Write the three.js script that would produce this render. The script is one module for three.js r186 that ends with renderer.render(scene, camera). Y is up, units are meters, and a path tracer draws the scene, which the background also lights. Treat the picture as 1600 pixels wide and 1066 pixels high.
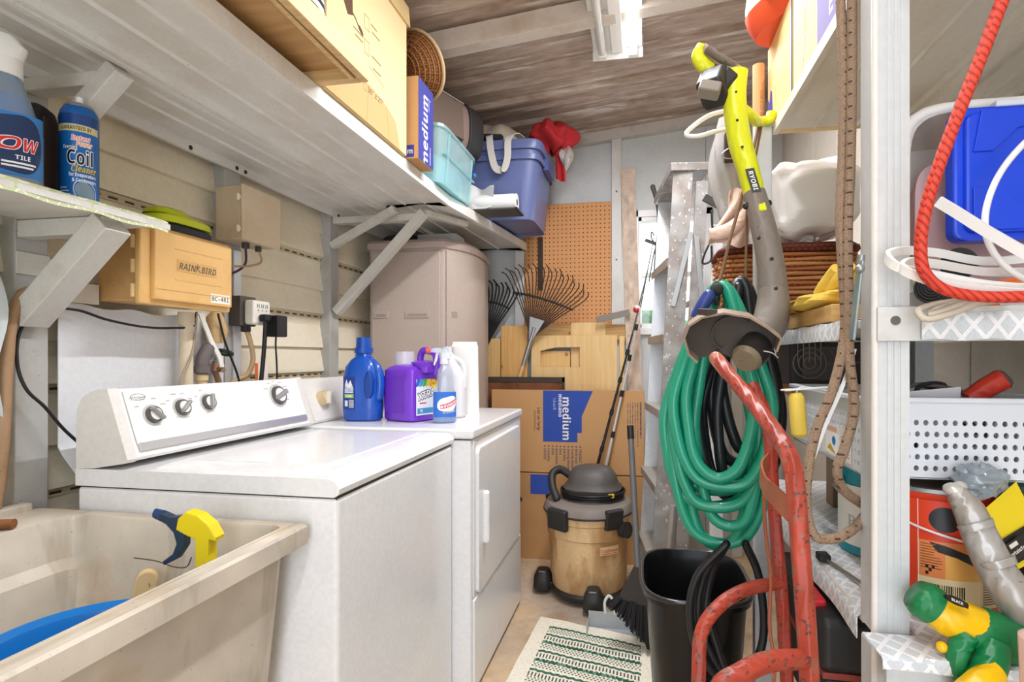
import * as THREE from 'three';
import { RoundedBoxGeometry } from 'three/addons/geometries/RoundedBoxGeometry.js';
import { mergeGeometries, mergeVertices, toCreasedNormals } from 'three/addons/utils/BufferGeometryUtils.js';
import { RectAreaLightUniformsLib } from 'three/addons/lights/RectAreaLightUniformsLib.js';

// ---------- camera, sky, lights, exposure ----------
const scene = new THREE.Scene();
const renderer = new THREE.WebGLRenderer({ antialias: true });
renderer.toneMapping = THREE.LinearToneMapping;
renderer.toneMappingExposure = 1.0;
renderer.shadowMap.enabled = true;
const fullW = 1710, fullH = 1710 * 1066 / 1600;
const camera = new THREE.PerspectiveCamera(2 * Math.atan(fullH / 2 / 850) * 180 / Math.PI, 1600 / 1066, 0.05, 60);
camera.position.set(0, 1.133, 0);
camera.rotation.y = Math.atan(148 / 850);
camera.setViewOffset(fullW, fullH, 0, fullH / 2 - 557, 1600, 1066);
scene.background = new THREE.Color(0.86, 0.93, 1.0);
scene.backgroundIntensity = 3.2;
RectAreaLightUniformsLib.init();
function areaLight(name, w, h, color, intensity, pos, target) {
  const l = new THREE.RectAreaLight(color, intensity, w, h);
  l.name = name; l.position.set(...pos); l.lookAt(...target); scene.add(l); return l;
}
// daylight entering by the open doorway behind the camera, and by the small window in the end wall
areaLight('doorway_daylight', 0.92, 2.02, 0xe6efff, 2.5, [0.02, 1.03, 1.28], [0.02, 1.03, -2]);
areaLight('window_daylight', 0.3, 0.62, 0xf0f6ff, 5, [0.12, 1.66, -3.235], [0.12, 1.5, 0]);
// the two ceiling fittings: the one in view and its twin over the doorway end
const TUBE = 96, TUBE_COLOR = 0xfafaff;

// ---------- helpers ----------
let sd = 12345;
const rnd = () => { sd = (sd * 1664525 + 1013904223) >>> 0; return sd / 4294967296; };
const rr = (a, b) => a + (b - a) * rnd();
const v3 = (p) => (p.isVector3 ? p.clone() : new THREE.Vector3(...p));
const lerp = (a, b, t) => a + (b - a) * t;
const mixp = (p, q, t) => [lerp(p[0], q[0], t), lerp(p[1], q[1], t), lerp(p[2], q[2], t)];
const clamp = (x, a = 0, b = 1) => Math.min(b, Math.max(a, x));
function boxUV(g) {
  if (g.index) g = g.toNonIndexed();
  if (!g.attributes.normal) g.computeVertexNormals();
  const p = g.attributes.position, uv = new Float32Array(p.count * 2), a = new THREE.Vector3(), b = new THREE.Vector3(), c = new THREE.Vector3();
  for (let i = 0; i < p.count; i += 3) {
    a.fromBufferAttribute(p, i); b.fromBufferAttribute(p, i + 1); c.fromBufferAttribute(p, i + 2);
    const n = b.clone().sub(a).cross(c.clone().sub(a)), X = Math.abs(n.x), Y = Math.abs(n.y), Z = Math.abs(n.z);
    [a, b, c].forEach((q, k) => {
      const o = (i + k) * 2;
      if (X >= Y && X >= Z) { uv[o] = q.z; uv[o + 1] = q.y; } else if (Y >= Z) { uv[o] = q.x; uv[o + 1] = q.z; } else { uv[o] = q.x; uv[o + 1] = q.y; }
    });
  }
  g.setAttribute('uv', new THREE.BufferAttribute(uv, 2));
  return g;
}
const strip = (g) => { for (const k of Object.keys(g.attributes)) if (!['position', 'normal', 'uv'].includes(k)) g.deleteAttribute(k); return g; };
function mesh(parent, name, geo, mat, keep) {
  let list = (Array.isArray(geo) ? geo : [geo]).map((g) => strip(keep ? (g.index && Array.isArray(geo) ? g.toNonIndexed() : g) : boxUV(g)));
  const m = new THREE.Mesh(list.length > 1 ? mergeGeometries(list) : list[0], mat);
  m.name = name; m.castShadow = m.receiveShadow = true; parent.add(m); return m;
}
const taken = {};
const numbered = (n) => { const k = taken[n] = (taken[n] ?? -1) + 1; return k ? n + '_' + String(k).padStart(3, '0') : n; };
function thing(name, label, category, group) {
  const o = new THREE.Group(); o.name = numbered(name); o.userData = { label, category };
  if (group) o.userData.group = group;
  scene.add(o); return o;
}
function struct(name, label) { const o = new THREE.Group(); o.name = name; o.userData = { kind: 'structure', label, category: name.replace(/_.*/, '') }; scene.add(o); return o; }
// put a group built in room coordinates onto its own base point
function base(o) {
  const b = new THREE.Box3().setFromObject(o), c = b.getCenter(new THREE.Vector3()); c.y = b.min.y;
  o.children.forEach((k) => k.position.sub(c)); o.position.add(c); return o;
}
const box = (x0, y0, z0, x1, y1, z1, r = 0.002) => {
  const w = Math.abs(x1 - x0), h = Math.abs(y1 - y0), d = Math.abs(z1 - z0);
  r = Math.min(r, w * 0.45, h * 0.45, d * 0.45);
  const g = r > 0.0004 ? new RoundedBoxGeometry(w, h, d, r > 0.008 ? 3 : 1, r) : new THREE.BoxGeometry(w, h, d);
  return g.translate((x0 + x1) / 2, (y0 + y1) / 2, (z0 + z1) / 2);
};
const cbox = (w, h, d, r = 0.002) => box(-w / 2, 0, -d / 2, w / 2, h, d / 2, r);
const tr = (g, p = [0, 0, 0], rot = [0, 0, 0], s) => {
  if (s) g.scale(...(Array.isArray(s) ? s : [s, s, s]));
  return g.applyMatrix4(new THREE.Matrix4().makeRotationFromEuler(new THREE.Euler(...rot, 'YXZ'))).translate(...p);
};
const frame = (p, q, up = [0, 1, 0]) => {   // basis: z from p to q, y near up
  const z = v3(q).sub(v3(p)).normalize(); let u = v3(up); if (Math.abs(u.dot(z)) > 0.98) u = new THREE.Vector3(1, 0, 0);
  const x = u.clone().cross(z).normalize(), y = z.clone().cross(x);
  return new THREE.Matrix4().makeBasis(x, y, z);
};
const bar = (p, q, w, h, up, r = 0.0015) => {
  const L = v3(p).distanceTo(v3(q)), m = mixp(p, q, 0.5), g = box(-w / 2, -h / 2, -L / 2, w / 2, h / 2, L / 2, r);
  return g.applyMatrix4(frame(p, q, up)).translate(...m);
};
const cyl = (p, q, r0, r1 = r0, seg = 20) => {
  const L = v3(p).distanceTo(v3(q)), m = mixp(p, q, 0.5), g = new THREE.CylinderGeometry(r1, r0, L, seg).rotateX(Math.PI / 2);
  return g.applyMatrix4(frame(p, q)).translate(...m);
};
const sph = (p, r, s = [1, 1, 1], seg = 16) => new THREE.SphereGeometry(r, seg, Math.max(8, seg >> 1)).scale(...s).translate(...p);
function tube(pts, r, o = {}) {
  const c = new THREE.CatmullRomCurve3(pts.map(v3), !!o.closed, o.kind || 'centripetal', o.tension ?? 0.5);
  const g = [new THREE.TubeGeometry(c, o.seg || Math.max(8, pts.length * 7), r, o.rad || 8, !!o.closed)];
  if (!o.closed && !o.open) for (const t of [0, 1]) { const e = c.getPoint(t); g.push(new THREE.SphereGeometry(r * 0.999, o.rad || 8, 6).translate(e.x, e.y, e.z)); }
  return g.length > 1 ? mergeGeometries(g.map((k) => strip(k.toNonIndexed()))) : g[0];
}
// a flat ribbon swept along points, w wide along the given side direction, t thick
function ribbon(pts, w, t, side, seg = 40) {
  const c = new THREE.CatmullRomCurve3(pts.map(v3), false, 'centripetal'), rings = [];
  for (let i = 0; i <= seg; i++) {
    const p = c.getPoint(i / seg), T = c.getTangent(i / seg), s0 = v3(typeof side === 'function' ? side(i / seg) : side);
    const n = T.clone().cross(s0).normalize(), s = n.clone().cross(T).normalize();
    rings.push([[-1, -1], [1, -1], [1, 1], [-1, 1]].map(([a, b]) => p.clone().addScaledVector(s, a * w / 2).addScaledVector(n, b * t / 2).toArray()));
  }
  return loft(rings, { crease: 0.6 });
}
// skin through rings of points (all the same count); caps closed
function loft(rings, o = {}) {
  const n = rings[0].length, pos = [], idx = [], uv = [];
  rings.forEach((R, j) => R.forEach((p, i) => { pos.push(...p); uv.push(i / n, j / (rings.length - 1)); }));
  for (let j = 0; j < rings.length - 1; j++) for (let i = 0; i < n; i++) {
    const a = j * n + i, b = j * n + (i + 1) % n, c = a + n, d = b + n;
    idx.push(a, b, d, a, d, c);
  }
  const cap = (R, flip) => {
    const k = pos.length / 3, m = [0, 0, 0]; R.forEach((p) => p.forEach((v, q) => { m[q] += v / n; })); pos.push(...m); uv.push(0.5, 0.5);
    R.forEach((p) => { pos.push(...p); uv.push(0.5, 0.5); });
    for (let i = 0; i < n; i++) { const a = k + 1 + i, b = k + 1 + (i + 1) % n; flip ? idx.push(k, b, a) : idx.push(k, a, b); }
  };
  if (!o.open) { cap(rings[0], true); cap(rings[rings.length - 1], false); }
  let g = new THREE.BufferGeometry();
  g.setAttribute('position', new THREE.Float32BufferAttribute(pos, 3)); g.setAttribute('uv', new THREE.Float32BufferAttribute(uv, 2)); g.setIndex(idx);
  g = toCreasedNormals(g, o.crease ?? 0.7);
  return g;
}
// rounded-rectangle (superellipse) ring in the plane y = const
const ring = (cx, y, cz, rx, rz, e = 4, n = 28) => Array.from({ length: n }, (_, i) => {
  const a = i / n * Math.PI * 2, c = Math.cos(a), s = Math.sin(a);
  return [cx + rx * Math.sign(c) * Math.abs(c) ** (2 / e), y, cz - rz * Math.sign(s) * Math.abs(s) ** (2 / e)];
});
const stack = (rows, e = 4, n = 28, o) => loft(rows.map(([y, rx, rz, cx = 0, cz = 0, ee]) => ring(cx, y, cz, rx, rz, ee ?? e, n)), o);
const lathe = (prof, seg = 28) => toCreasedNormals(new THREE.LatheGeometry(prof.map(([r, y]) => new THREE.Vector2(r, y)), seg), 0.6);
function ext(pts, depth, bev = 0, holes, curveSegs = 6) {
  const s = pts instanceof THREE.Shape ? pts : new THREE.Shape(pts.map(([x, y]) => new THREE.Vector2(x, y)));
  (holes || []).forEach((h) => s.holes.push(h instanceof THREE.Path ? h : new THREE.Path(h.map(([x, y]) => new THREE.Vector2(x, y)))));
  return new THREE.ExtrudeGeometry(s, { depth, bevelEnabled: bev > 0, bevelSize: bev, bevelThickness: bev, bevelSegments: 2, bevelOffset: -bev, curveSegments: curveSegs });
}
const prof = (pts, z0, z1) => ext(pts, Math.abs(z1 - z0)).translate(0, 0, Math.min(z0, z1));   // (x, y) outline drawn out along z
const hex = (b, t, o) => loft([b, t], { crease: 0.3, ...o });                                   // two quads
// surface f(u, v) -> point with thickness t
function sheet(f, nu, nv, t = 0.002, crease = 0.9) {
  const P = (i, j) => v3(f(i / nu, j / nv)), e = 1e-3, pos = [[], []];
  for (let j = 0; j <= nv; j++) for (let i = 0; i <= nu; i++) {
    const u = i / nu, v = j / nv, du = v3(f(Math.min(1, u + e), v)).sub(v3(f(Math.max(0, u - e), v))), dv = v3(f(u, Math.min(1, v + e))).sub(v3(f(u, Math.max(0, v - e))));
    const n = du.cross(dv).normalize().multiplyScalar(t / 2), p = P(i, j);
    pos[0].push(p.clone().add(n)); pos[1].push(p.clone().sub(n));
  }
  const all = [...pos[0], ...pos[1]].flatMap((p) => p.toArray()), K = (nu + 1) * (nv + 1), idx = [], at = (i, j) => j * (nu + 1) + i;
  for (let j = 0; j < nv; j++) for (let i = 0; i < nu; i++) {
    const a = at(i, j), b = at(i + 1, j), c = at(i + 1, j + 1), d = at(i, j + 1);
    idx.push(a, b, c, a, c, d, a + K, c + K, b + K, a + K, d + K, c + K);
  }
  const side = (a, b) => idx.push(a, a + K, b + K, a, b + K, b);
  for (let i = 0; i < nu; i++) { side(at(i, 0), at(i + 1, 0)); side(at(i + 1, nv), at(i, nv)); }
  for (let j = 0; j < nv; j++) { side(at(0, j + 1), at(0, j)); side(at(nu, j), at(nu, j + 1)); }
  const g = new THREE.BufferGeometry(); g.setAttribute('position', new THREE.Float32BufferAttribute(all, 3)); g.setIndex(idx);
  return toCreasedNormals(g, crease);
}
// ---- noise and textures ----
const hash = (x, y, s) => { let h = Math.imul(x, 374761393) ^ Math.imul(y, 668265263) ^ Math.imul(s, 1442695041); h = Math.imul(h ^ (h >>> 13), 1274126177); return ((h ^ (h >>> 16)) >>> 0) / 4294967296; };
const vn = (x, y, px, py, s) => {
  const i = Math.floor(x), j = Math.floor(y), f = x - i, g = y - j, a = f * f * (3 - 2 * f), b = g * g * (3 - 2 * g), m = (k, p) => ((k % p) + p) % p;
  const q = (u, v) => hash(m(u, px), m(v, py), s);
  return lerp(lerp(q(i, j), q(i + 1, j), a), lerp(q(i, j + 1), q(i + 1, j + 1), a), b);
};
const fbm = (u, v, fx, fy, s, oct = 4) => { let t = 0, a = 0.5, n = 0; for (let o = 0; o < oct; o++) { t += a * vn(u * fx, v * fy, fx, fy, s + o); n += a; a *= 0.5; fx *= 2; fy *= 2; } return t / n; };
function tex(w, h, size, fn, linear) {   // size: metres covered, [x, y]
  const d = new Uint8Array(w * h * 4);
  for (let y = 0; y < h; y++) for (let x = 0; x < w; x++) {
    const c = fn(x / w, y / h), o = (y * w + x) * 4;
    d[o] = clamp(c[0], 0, 255); d[o + 1] = clamp(c[1], 0, 255); d[o + 2] = clamp(c[2], 0, 255); d[o + 3] = 255;
  }
  const t = new THREE.DataTexture(d, w, h); t.wrapS = t.wrapT = THREE.RepeatWrapping; t.magFilter = THREE.LinearFilter; t.minFilter = THREE.LinearMipmapLinearFilter; t.generateMipmaps = true;
  if (!linear) t.colorSpace = THREE.SRGBColorSpace;
  t.repeat.set(1 / size[0], 1 / size[1]); t.needsUpdate = true; return t;
}
// faint soiling and flecks that multiply a paint colour
const soil = (seed, amount, flecks, size = 0.7, tint = [0.8, 0.72, 0.6]) => tex(512, 512, [size, size], (u, v) => {
  const m = clamp((fbm(u, v, 5, 5, seed, 5) - 0.5) * 2.2) * amount, k = flecks > 0.2 && vn(u * 150, v * 150, 150, 150, seed + 9) > 0.965 - flecks * 0.03 && fbm(u, v, 6, 6, seed + 20, 3) > 0.6 - flecks * 0.04 ? 1 : 0;
  const g = 1 - 0.03 * vn(u * 128, v * 128, 128, 128, seed + 3);
  return [0, 1, 2].map((i) => 255 * g * lerp(1, tint[i], m) * (k ? 0.62 + 0.2 * tint[i] : 1));
});
const board = (a, b, seed, size = [1.2, 0.24], knots = 0) => tex(768, 256, size, (u, v) => {
  const w = fbm(u, v, 3, 5, seed, 3) * 0.5, g = fbm(u, v + w * 0.14, 4, 60, seed + 4, 3), r = 0.5 + 0.5 * Math.sin((v * 9 + w * 7) * 6.283), k = clamp(0.62 * g + 0.25 * r + 0.25 * fbm(u, v, 3, 4, seed + 9, 2) - 0.05);
  let d = 0; for (let i = 0; i < knots; i++) { const x = hash(i, 3, seed), y = hash(i, 8, seed), q = Math.hypot((u - x) * 5, v - y) * 1.0; d = Math.max(d, clamp(1 - q / 0.06)); }
  return [0, 1, 2].map((i) => lerp(lerp(a[i], b[i], k), [112, 62, 28][i], d * 0.8));
});
const mats = {};
function M(color, rough = 0.5, o = {}) {
  const { metal = 0, ...rest } = o, phys = ['clearcoat', 'transmission', 'sheen', 'thickness', 'ior', 'attenuationColor', 'specularIntensity'].some((k) => k in rest);
  return new (phys ? THREE.MeshPhysicalMaterial : THREE.MeshStandardMaterial)({ color, roughness: rough, metalness: metal, ...rest });
}
// print on a flat label: draw(ctx, w, h)
function print(w, h, draw, rough = 0.5, o = {}) {
  const c = document.createElement('canvas'); c.width = w; c.height = h; const x = c.getContext('2d'); draw(x, w, h);
  const t = new THREE.CanvasTexture(c); t.colorSpace = THREE.SRGBColorSpace; t.anisotropy = 8;
  return M(0xffffff, rough, { map: t, ...o });
}
// flat printed patch: centre, right vector and up vector (half sizes), a hair thick
function patch(p, R, U, t = 0.0006) {
  const r = v3(R), u = v3(U), n = r.clone().cross(u).normalize().multiplyScalar(t), c = v3(p).add(n);
  const P = [[-1, -1], [1, -1], [1, 1], [-1, 1]].map(([a, b]) => c.clone().addScaledVector(r, a).addScaledVector(u, b));
  const Bk = P.map((q) => q.clone().sub(n));
  const g = new THREE.BufferGeometry();
  g.setAttribute('position', new THREE.Float32BufferAttribute([...P, ...Bk].flatMap((q) => q.toArray()), 3));
  g.setAttribute('uv', new THREE.Float32BufferAttribute([0, 0, 1, 0, 1, 1, 0, 1, 0, 0, 1, 0, 1, 1, 0, 1], 2));
  g.setIndex([0, 1, 2, 0, 2, 3, 0, 4, 5, 0, 5, 1, 1, 5, 6, 1, 6, 2, 2, 6, 7, 2, 7, 3, 3, 7, 4, 3, 4, 0]);
  return toCreasedNormals(g, 0.3);
}
// printed patch wrapped on a surface f(u, v) (u to the right, v up)
function wrap(f, nu = 14, nv = 6) {
  const pos = [], uv = [], idx = [];
  for (let j = 0; j <= nv; j++) for (let i = 0; i <= nu; i++) { pos.push(...f(i / nu, j / nv)); uv.push(i / nu, j / nv); }
  for (let j = 0; j < nv; j++) for (let i = 0; i < nu; i++) { const a = j * (nu + 1) + i, b = a + 1, c = a + nu + 2, d = a + nu + 1; idx.push(a, b, c, a, c, d); }
  const g = new THREE.BufferGeometry(); g.setAttribute('position', new THREE.Float32BufferAttribute(pos, 3)); g.setAttribute('uv', new THREE.Float32BufferAttribute(uv, 2)); g.setIndex(idx); g.computeVertexNormals(); return g;
}
const text = (x, s, px, py, font, fill, o = {}) => { x.save(); x.translate(px, py); if (o.rot) x.rotate(o.rot); if (o.sx) x.scale(o.sx, 1); if (o.skew) x.transform(1, 0, o.skew, 1, 0, 0); x.font = font; x.textAlign = o.align || 'center'; x.textBaseline = 'middle'; if (o.stroke) { x.lineWidth = o.lw || 4; x.lineJoin = 'round'; x.strokeStyle = o.stroke; x.strokeText(s, 0, 0); } x.fillStyle = fill; x.fillText(s, 0, 0); x.restore(); };

// ---------- shared materials ----------
const soilA = soil(3, 0.35, 0.4), soilB = soil(11, 0.7, 0.7, 0.6, [0.74, 0.66, 0.55]), soilC = soil(31, 0.16, 0, 0.9, [0.88, 0.85, 0.8]);
const aluWhite = M(0xe9e7e0, 0.42, { map: soilA }), aluPost = M(0xd5d8d8, 0.36, { map: soilC, metal: 0.15 }), studGrey = M(0xb9b8b3, 0.5, { map: soilB });
const enamel = M(0xf4f4f4, 0.18, { map: soilC });
const black = M(0x151515, 0.45), blackRubber = M(0x1a1918, 0.7), darkGrey = M(0x3a3836, 0.55), steel = M(0xb8b8b8, 0.28, { metal: 1 }), zinc = M(0xa9abab, 0.42, { metal: 0.9 });
const whitePl = M(0xf1f0ec, 0.35), creamPl = M(0xe6dcc2, 0.45);
const card = tex(512, 512, [0.5, 0.5], (u, v) => { const f = 0.5 + 0.5 * Math.sin(v * 6.283 * 64), m = fbm(u, v, 5, 5, 51, 5), k = vn(u * 200, v * 200, 200, 200, 52); const q = 0.93 + 0.09 * m + 0.015 * f + 0.03 * k; return [255 * q, 253 * q, 248 * q].map((c) => c * 0.95); });
const cardboard = M(0xc99a66, 0.8, { map: card }), cardPale = M(0xe3c791, 0.75, { map: card });

// ================= the room =================
const roofY = (x) => 2.502 + 0.1016 * x;
{
  const conc = tex(1024, 1024, [1.6, 1.6], (u, v) => {
    const m = fbm(u, v, 6, 6, 71, 6), s = fbm(u, v, 3, 3, 77, 4), k = fbm(u, v, 60, 60, 79, 2), d = clamp((fbm(u, v, 9, 9, 83, 4) - 0.6) * 5);
    const q = 0.72 + 0.34 * m + 0.1 * (k - 0.5); return [0, 1, 2].map((i) => lerp(lerp([214, 186, 150][i], [196, 178, 158][i], clamp((s - 0.4) * 4)) * q * 1.06, [150, 106, 70][i], d * 0.5));
  });
  const fl = struct('floor', 'tan stained concrete floor');
  mesh(fl, 'slab', box(-1.6, -0.12, -3.4, 1.4, 0, 1.5, 0), M(0xffffff, 0.75, { map: conc, bumpMap: conc, bumpScale: 0.002 }));
  // roof sheets: weathered pans that run across the room, each its own piece
  const roofT = (seed) => tex(768, 256, [1.5, 0.32], (u, v) => {
    const a = fbm(u, v, 3, 18, seed, 4), b = fbm(u, v, 4, 3, seed + 5, 5), c = fbm(u, v, 30, 22, seed + 9, 4), w = clamp((fbm(u, v, 8, 14, seed + 30, 4) - 0.62) * 6), k = clamp(0.3 * a + 0.62 * b + 0.5 * c - 0.22);
    return [0, 1, 2].map((i) => lerp(lerp([138, 116, 100][i], [224, 206, 190][i], k), [240, 236, 230][i], w * 0.6));
  });
  const rm = [roofT(101), roofT(137), roofT(171)].map((t) => M(0xffffff, 0.62, { map: t, bumpMap: t, bumpScale: 0.002 }));
  const ce = struct('ceiling', 'weathered brown metal roof sheets');
  const a = Math.atan(0.1016);
  for (let z = -3.5, i = 0; z < 1.5; z += 0.262, i++) {
    const y0 = roofY(-1.6), y1 = roofY(1.4), q = (x, y, dz) => [x, y, dz];
    const pts = [[0.004, 0.03], [0.004, -0.02], [0.024, -0.02], [0.03, 0.006], [0.12, 0.004], [0.136, 0.0], [0.15, 0.004], [0.238, 0.006], [0.259, 0.006], [0.259, 0.03]];
    const g = loft([pts.map(([dz, dy]) => [-1.6, y0 + dy, z + dz]), pts.map(([dz, dy]) => [1.4, y1 + dy, z + dz])], { crease: 0.3 });
    mesh(ce, 'roof_sheet', g, rm[i % 3]);
  }
  mesh(ce, 'roof_deck', loft([[[-1.6, roofY(-1.6) + 0.03, -3.5], [-1.6, roofY(-1.6) + 0.03, 1.6], [-1.6, roofY(-1.6) + 0.1, 1.6], [-1.6, roofY(-1.6) + 0.1, -3.5]], [[1.4, roofY(1.4) + 0.03, -3.5], [1.4, roofY(1.4) + 0.03, 1.6], [1.4, roofY(1.4) + 0.1, 1.6], [1.4, roofY(1.4) + 0.1, -3.5]]], { crease: 0.3 }), rm[0]);
  const bm = struct('trim_1', 'pale roof beam crossing the ceiling');
  mesh(bm, 'beam', bar([-1.4, roofY(-1.4) - 0.05, -2.06], [1.2, roofY(1.2) - 0.05, -2.06], 0.06, 0.08, [0, 1, 0]), M(0xd9cdc0, 0.5, { map: soilB }));
}
const siding = M(0xf6ecd4, 0.5, { map: soil(41, 0.3, 0, 0.9, [0.85, 0.8, 0.7]) }), backPaint = M(0xd4d7d6, 0.55, { map: soil(43, 0.3, 0.25, 0.9, [0.8, 0.8, 0.78]) });
{
  const wl = struct('wall_left', 'beige metal lap siding on grey studs');
  mesh(wl, 'backing', box(-1.56, -0.05, -3.4, -1.42, 2.5, 1.5, 0), siding);
  const vent = print(1024, 16, (x, w, h) => { x.fillStyle = '#cdbf9c'; x.fillRect(0, 0, w, h); x.fillStyle = '#40382a'; for (let i = 0; i < 64; i++) x.fillRect(i * 16 + 3, 5, 9, 6); }, 0.6);
  // double-lap courses: 0.251 m each, folded at mid height, with a slotted strip at the foot
  for (let y = 1.571 - 7 * 0.2515, i = 0; y < 2.35; y += 0.2515, i++) {
    const P = [[-1.43, y], [-1.386, y], [-1.386, y + 0.012], [-1.402, y + 0.098], [-1.404, y + 0.102], [-1.388, y + 0.104], [-1.404, y + 0.2], [-1.404, y + 0.21], [-1.4, y + 0.2515], [-1.43, y + 0.2515]];
    mesh(wl, 'siding_board', prof(P, -3.36, 1.45), siding);
    mesh(wl, 'vent_strip', patch([-1.3995, y - 0.013, -1.7], [0, 0, -1.55], [0, 0.0085, 0], 0.001), vent, true);
  }
  // grey channel studs
  for (const [z0, z1] of [[-0.975, -1.045], [-1.585, -1.66], [-2.2, -2.27], [-2.86, -2.93], [0.1, 0.17]]) {
    const P = [[-1.405, z0], [-1.355, z0], [-1.355, z1], [-1.405, z1]].map(([x, z]) => [x, -z]);
    mesh(wl, 'stud', box(-1.41, 0, z0, -1.355, 2.34, z1, 0.004), studGrey);
  }
  mesh(wl, 'top_rail', box(-1.41, 2.25, 1.4, -1.35, 2.33, -3.3), studGrey);
}
{
  const wb = struct('wall_back', 'pale grey panelled end wall');
  const top = (x) => roofY(x) + 0.04;
  // sheet panels around the window opening (x -0.02..0.36, y 1.30..1.95)
  const seg = (n, x0, y0, x1, y1, m = backPaint) => mesh(wb, n, hex([[x0, y0, -3.25], [x0, y0, -3.37], [x1, y0, -3.37], [x1, y0, -3.25]], [[x0, y1 ?? top(x0), -3.25], [x0, y1 ?? top(x0), -3.37], [x1, y1 ?? top(x1), -3.37], [x1, y1 ?? top(x1), -3.25]]), m);
  seg('panel', -1.6, -0.05, -0.752); seg('panel', -0.75, -0.05, -0.151); seg('panel', -0.149, -0.05, 0.362, 1.298); seg('panel', -0.149, 1.298, -0.022, 1.952); seg('panel', -0.149, 1.954, 0.362); seg('panel', 0.364, -0.05, 1.4);
  seg('core', -1.6, -0.05, -0.03, 2.3).position.z = -0.004; 
  mesh(wb, 'stud', box(-0.176, 0, -3.252, -0.118, roofY(-0.15), -3.212, 0.003), M(0xdddcd7, 0.45, { map: soilA }));
  mesh(wb, 'stud', box(-0.758, 0, -3.252, -0.7, roofY(-0.7), -3.212, 0.003), M(0xdddcd7, 0.45, { map: soilA }));
  mesh(wb, 'stud', box(0.5, 0, -3.252, 0.56, roofY(0.5), -3.212, 0.003), M(0xdddcd7, 0.45, { map: soilA }));
  mesh(wb, 'header', bar([-1.4, roofY(-1.4) - 0.05, -3.225], [1.3, roofY(1.3) - 0.05, -3.225], 0.05, 0.06, [0, 1, 0]), M(0xcfc8be, 0.55, { map: soilB }));
  const screw = M(0x55504a, 0.5, { metal: 0.6 });
  for (const [x, y] of [[-0.147, 2.43], [-0.147, 2.1], [-0.147, 1.7], [-0.72, 1.5]]) mesh(wb, 'screw', cyl([x, y, -3.213], [x, y, -3.209], 0.005, 0.005, 10), screw);
}
{
  const w = struct('window_1', 'small bright sash window in the end wall');
  const fm = M(0xeceeee, 0.4);
  mesh(w, 'window_frame', [box(-0.02, 1.3, -3.3, 0, 1.95, -3.24), box(0.34, 1.3, -3.3, 0.36, 1.95, -3.24), box(-0.02, 1.3, -3.3, 0.36, 1.325, -3.24), box(-0.02, 1.925, -3.3, 0.36, 1.95, -3.24), box(-0.02, 1.6, -3.29, 0.36, 1.625, -3.25)], fm);
  const gl = M(0xffffff, 0.05, { transmission: 1, thickness: 0, ior: 1.45 });
  mesh(w, 'pane', box(0, 1.325, -3.285, 0.34, 1.6, -3.281, 0), gl);
  mesh(w, 'pane', box(0, 1.625, -3.285, 0.34, 1.925, -3.281, 0), gl);
  mesh(w, 'casing', [box(-0.06, 1.26, -3.252, -0.02, 1.99, -3.232), box(0.36, 1.26, -3.252, 0.4, 1.99, -3.232), box(-0.06, 1.95, -3.252, 0.4, 1.99, -3.232), box(-0.07, 1.26, -3.252, 0.41, 1.3, -3.222)], fm);
}
{
  const wr = struct('wall_right', 'beige vertical metal wall panels');
  const pm = M(0xd6cdbd, 0.5, { map: soil(47, 0.4, 0.3, 0.8) });
  mesh(wr, 'backing', box(0.8, -0.05, -3.4, 0.95, 2.7, 1.5, 0), pm);
  for (let z = -3.3; z < 1.4; z += 0.305) mesh(wr, 'panel', box(0.78, 0, z + 0.003, 0.81, roofY(0.78), z + 0.302, 0.004), pm);
  const wf = struct('wall_front', 'pale wall with the open doorway behind the camera');
  mesh(wf, 'panel', [box(-1.56, -0.05, 1.3, -0.46, 2.45, 1.42, 0), box(0.5, -0.05, 1.3, 1.34, 2.6, 1.42, 0), box(-0.46, 2.06, 1.3, 0.5, 2.55, 1.42, 0)], backPaint);
  const d = struct('door_1', 'white door frame of the open doorway');
  mesh(d, 'door_frame', [box(-0.5, 0, 1.27, -0.455, 2.1, 1.43), box(0.495, 0, 1.27, 0.54, 2.1, 1.43), box(-0.5, 2.05, 1.27, 0.54, 2.1, 1.43)], whitePl);
}
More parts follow.
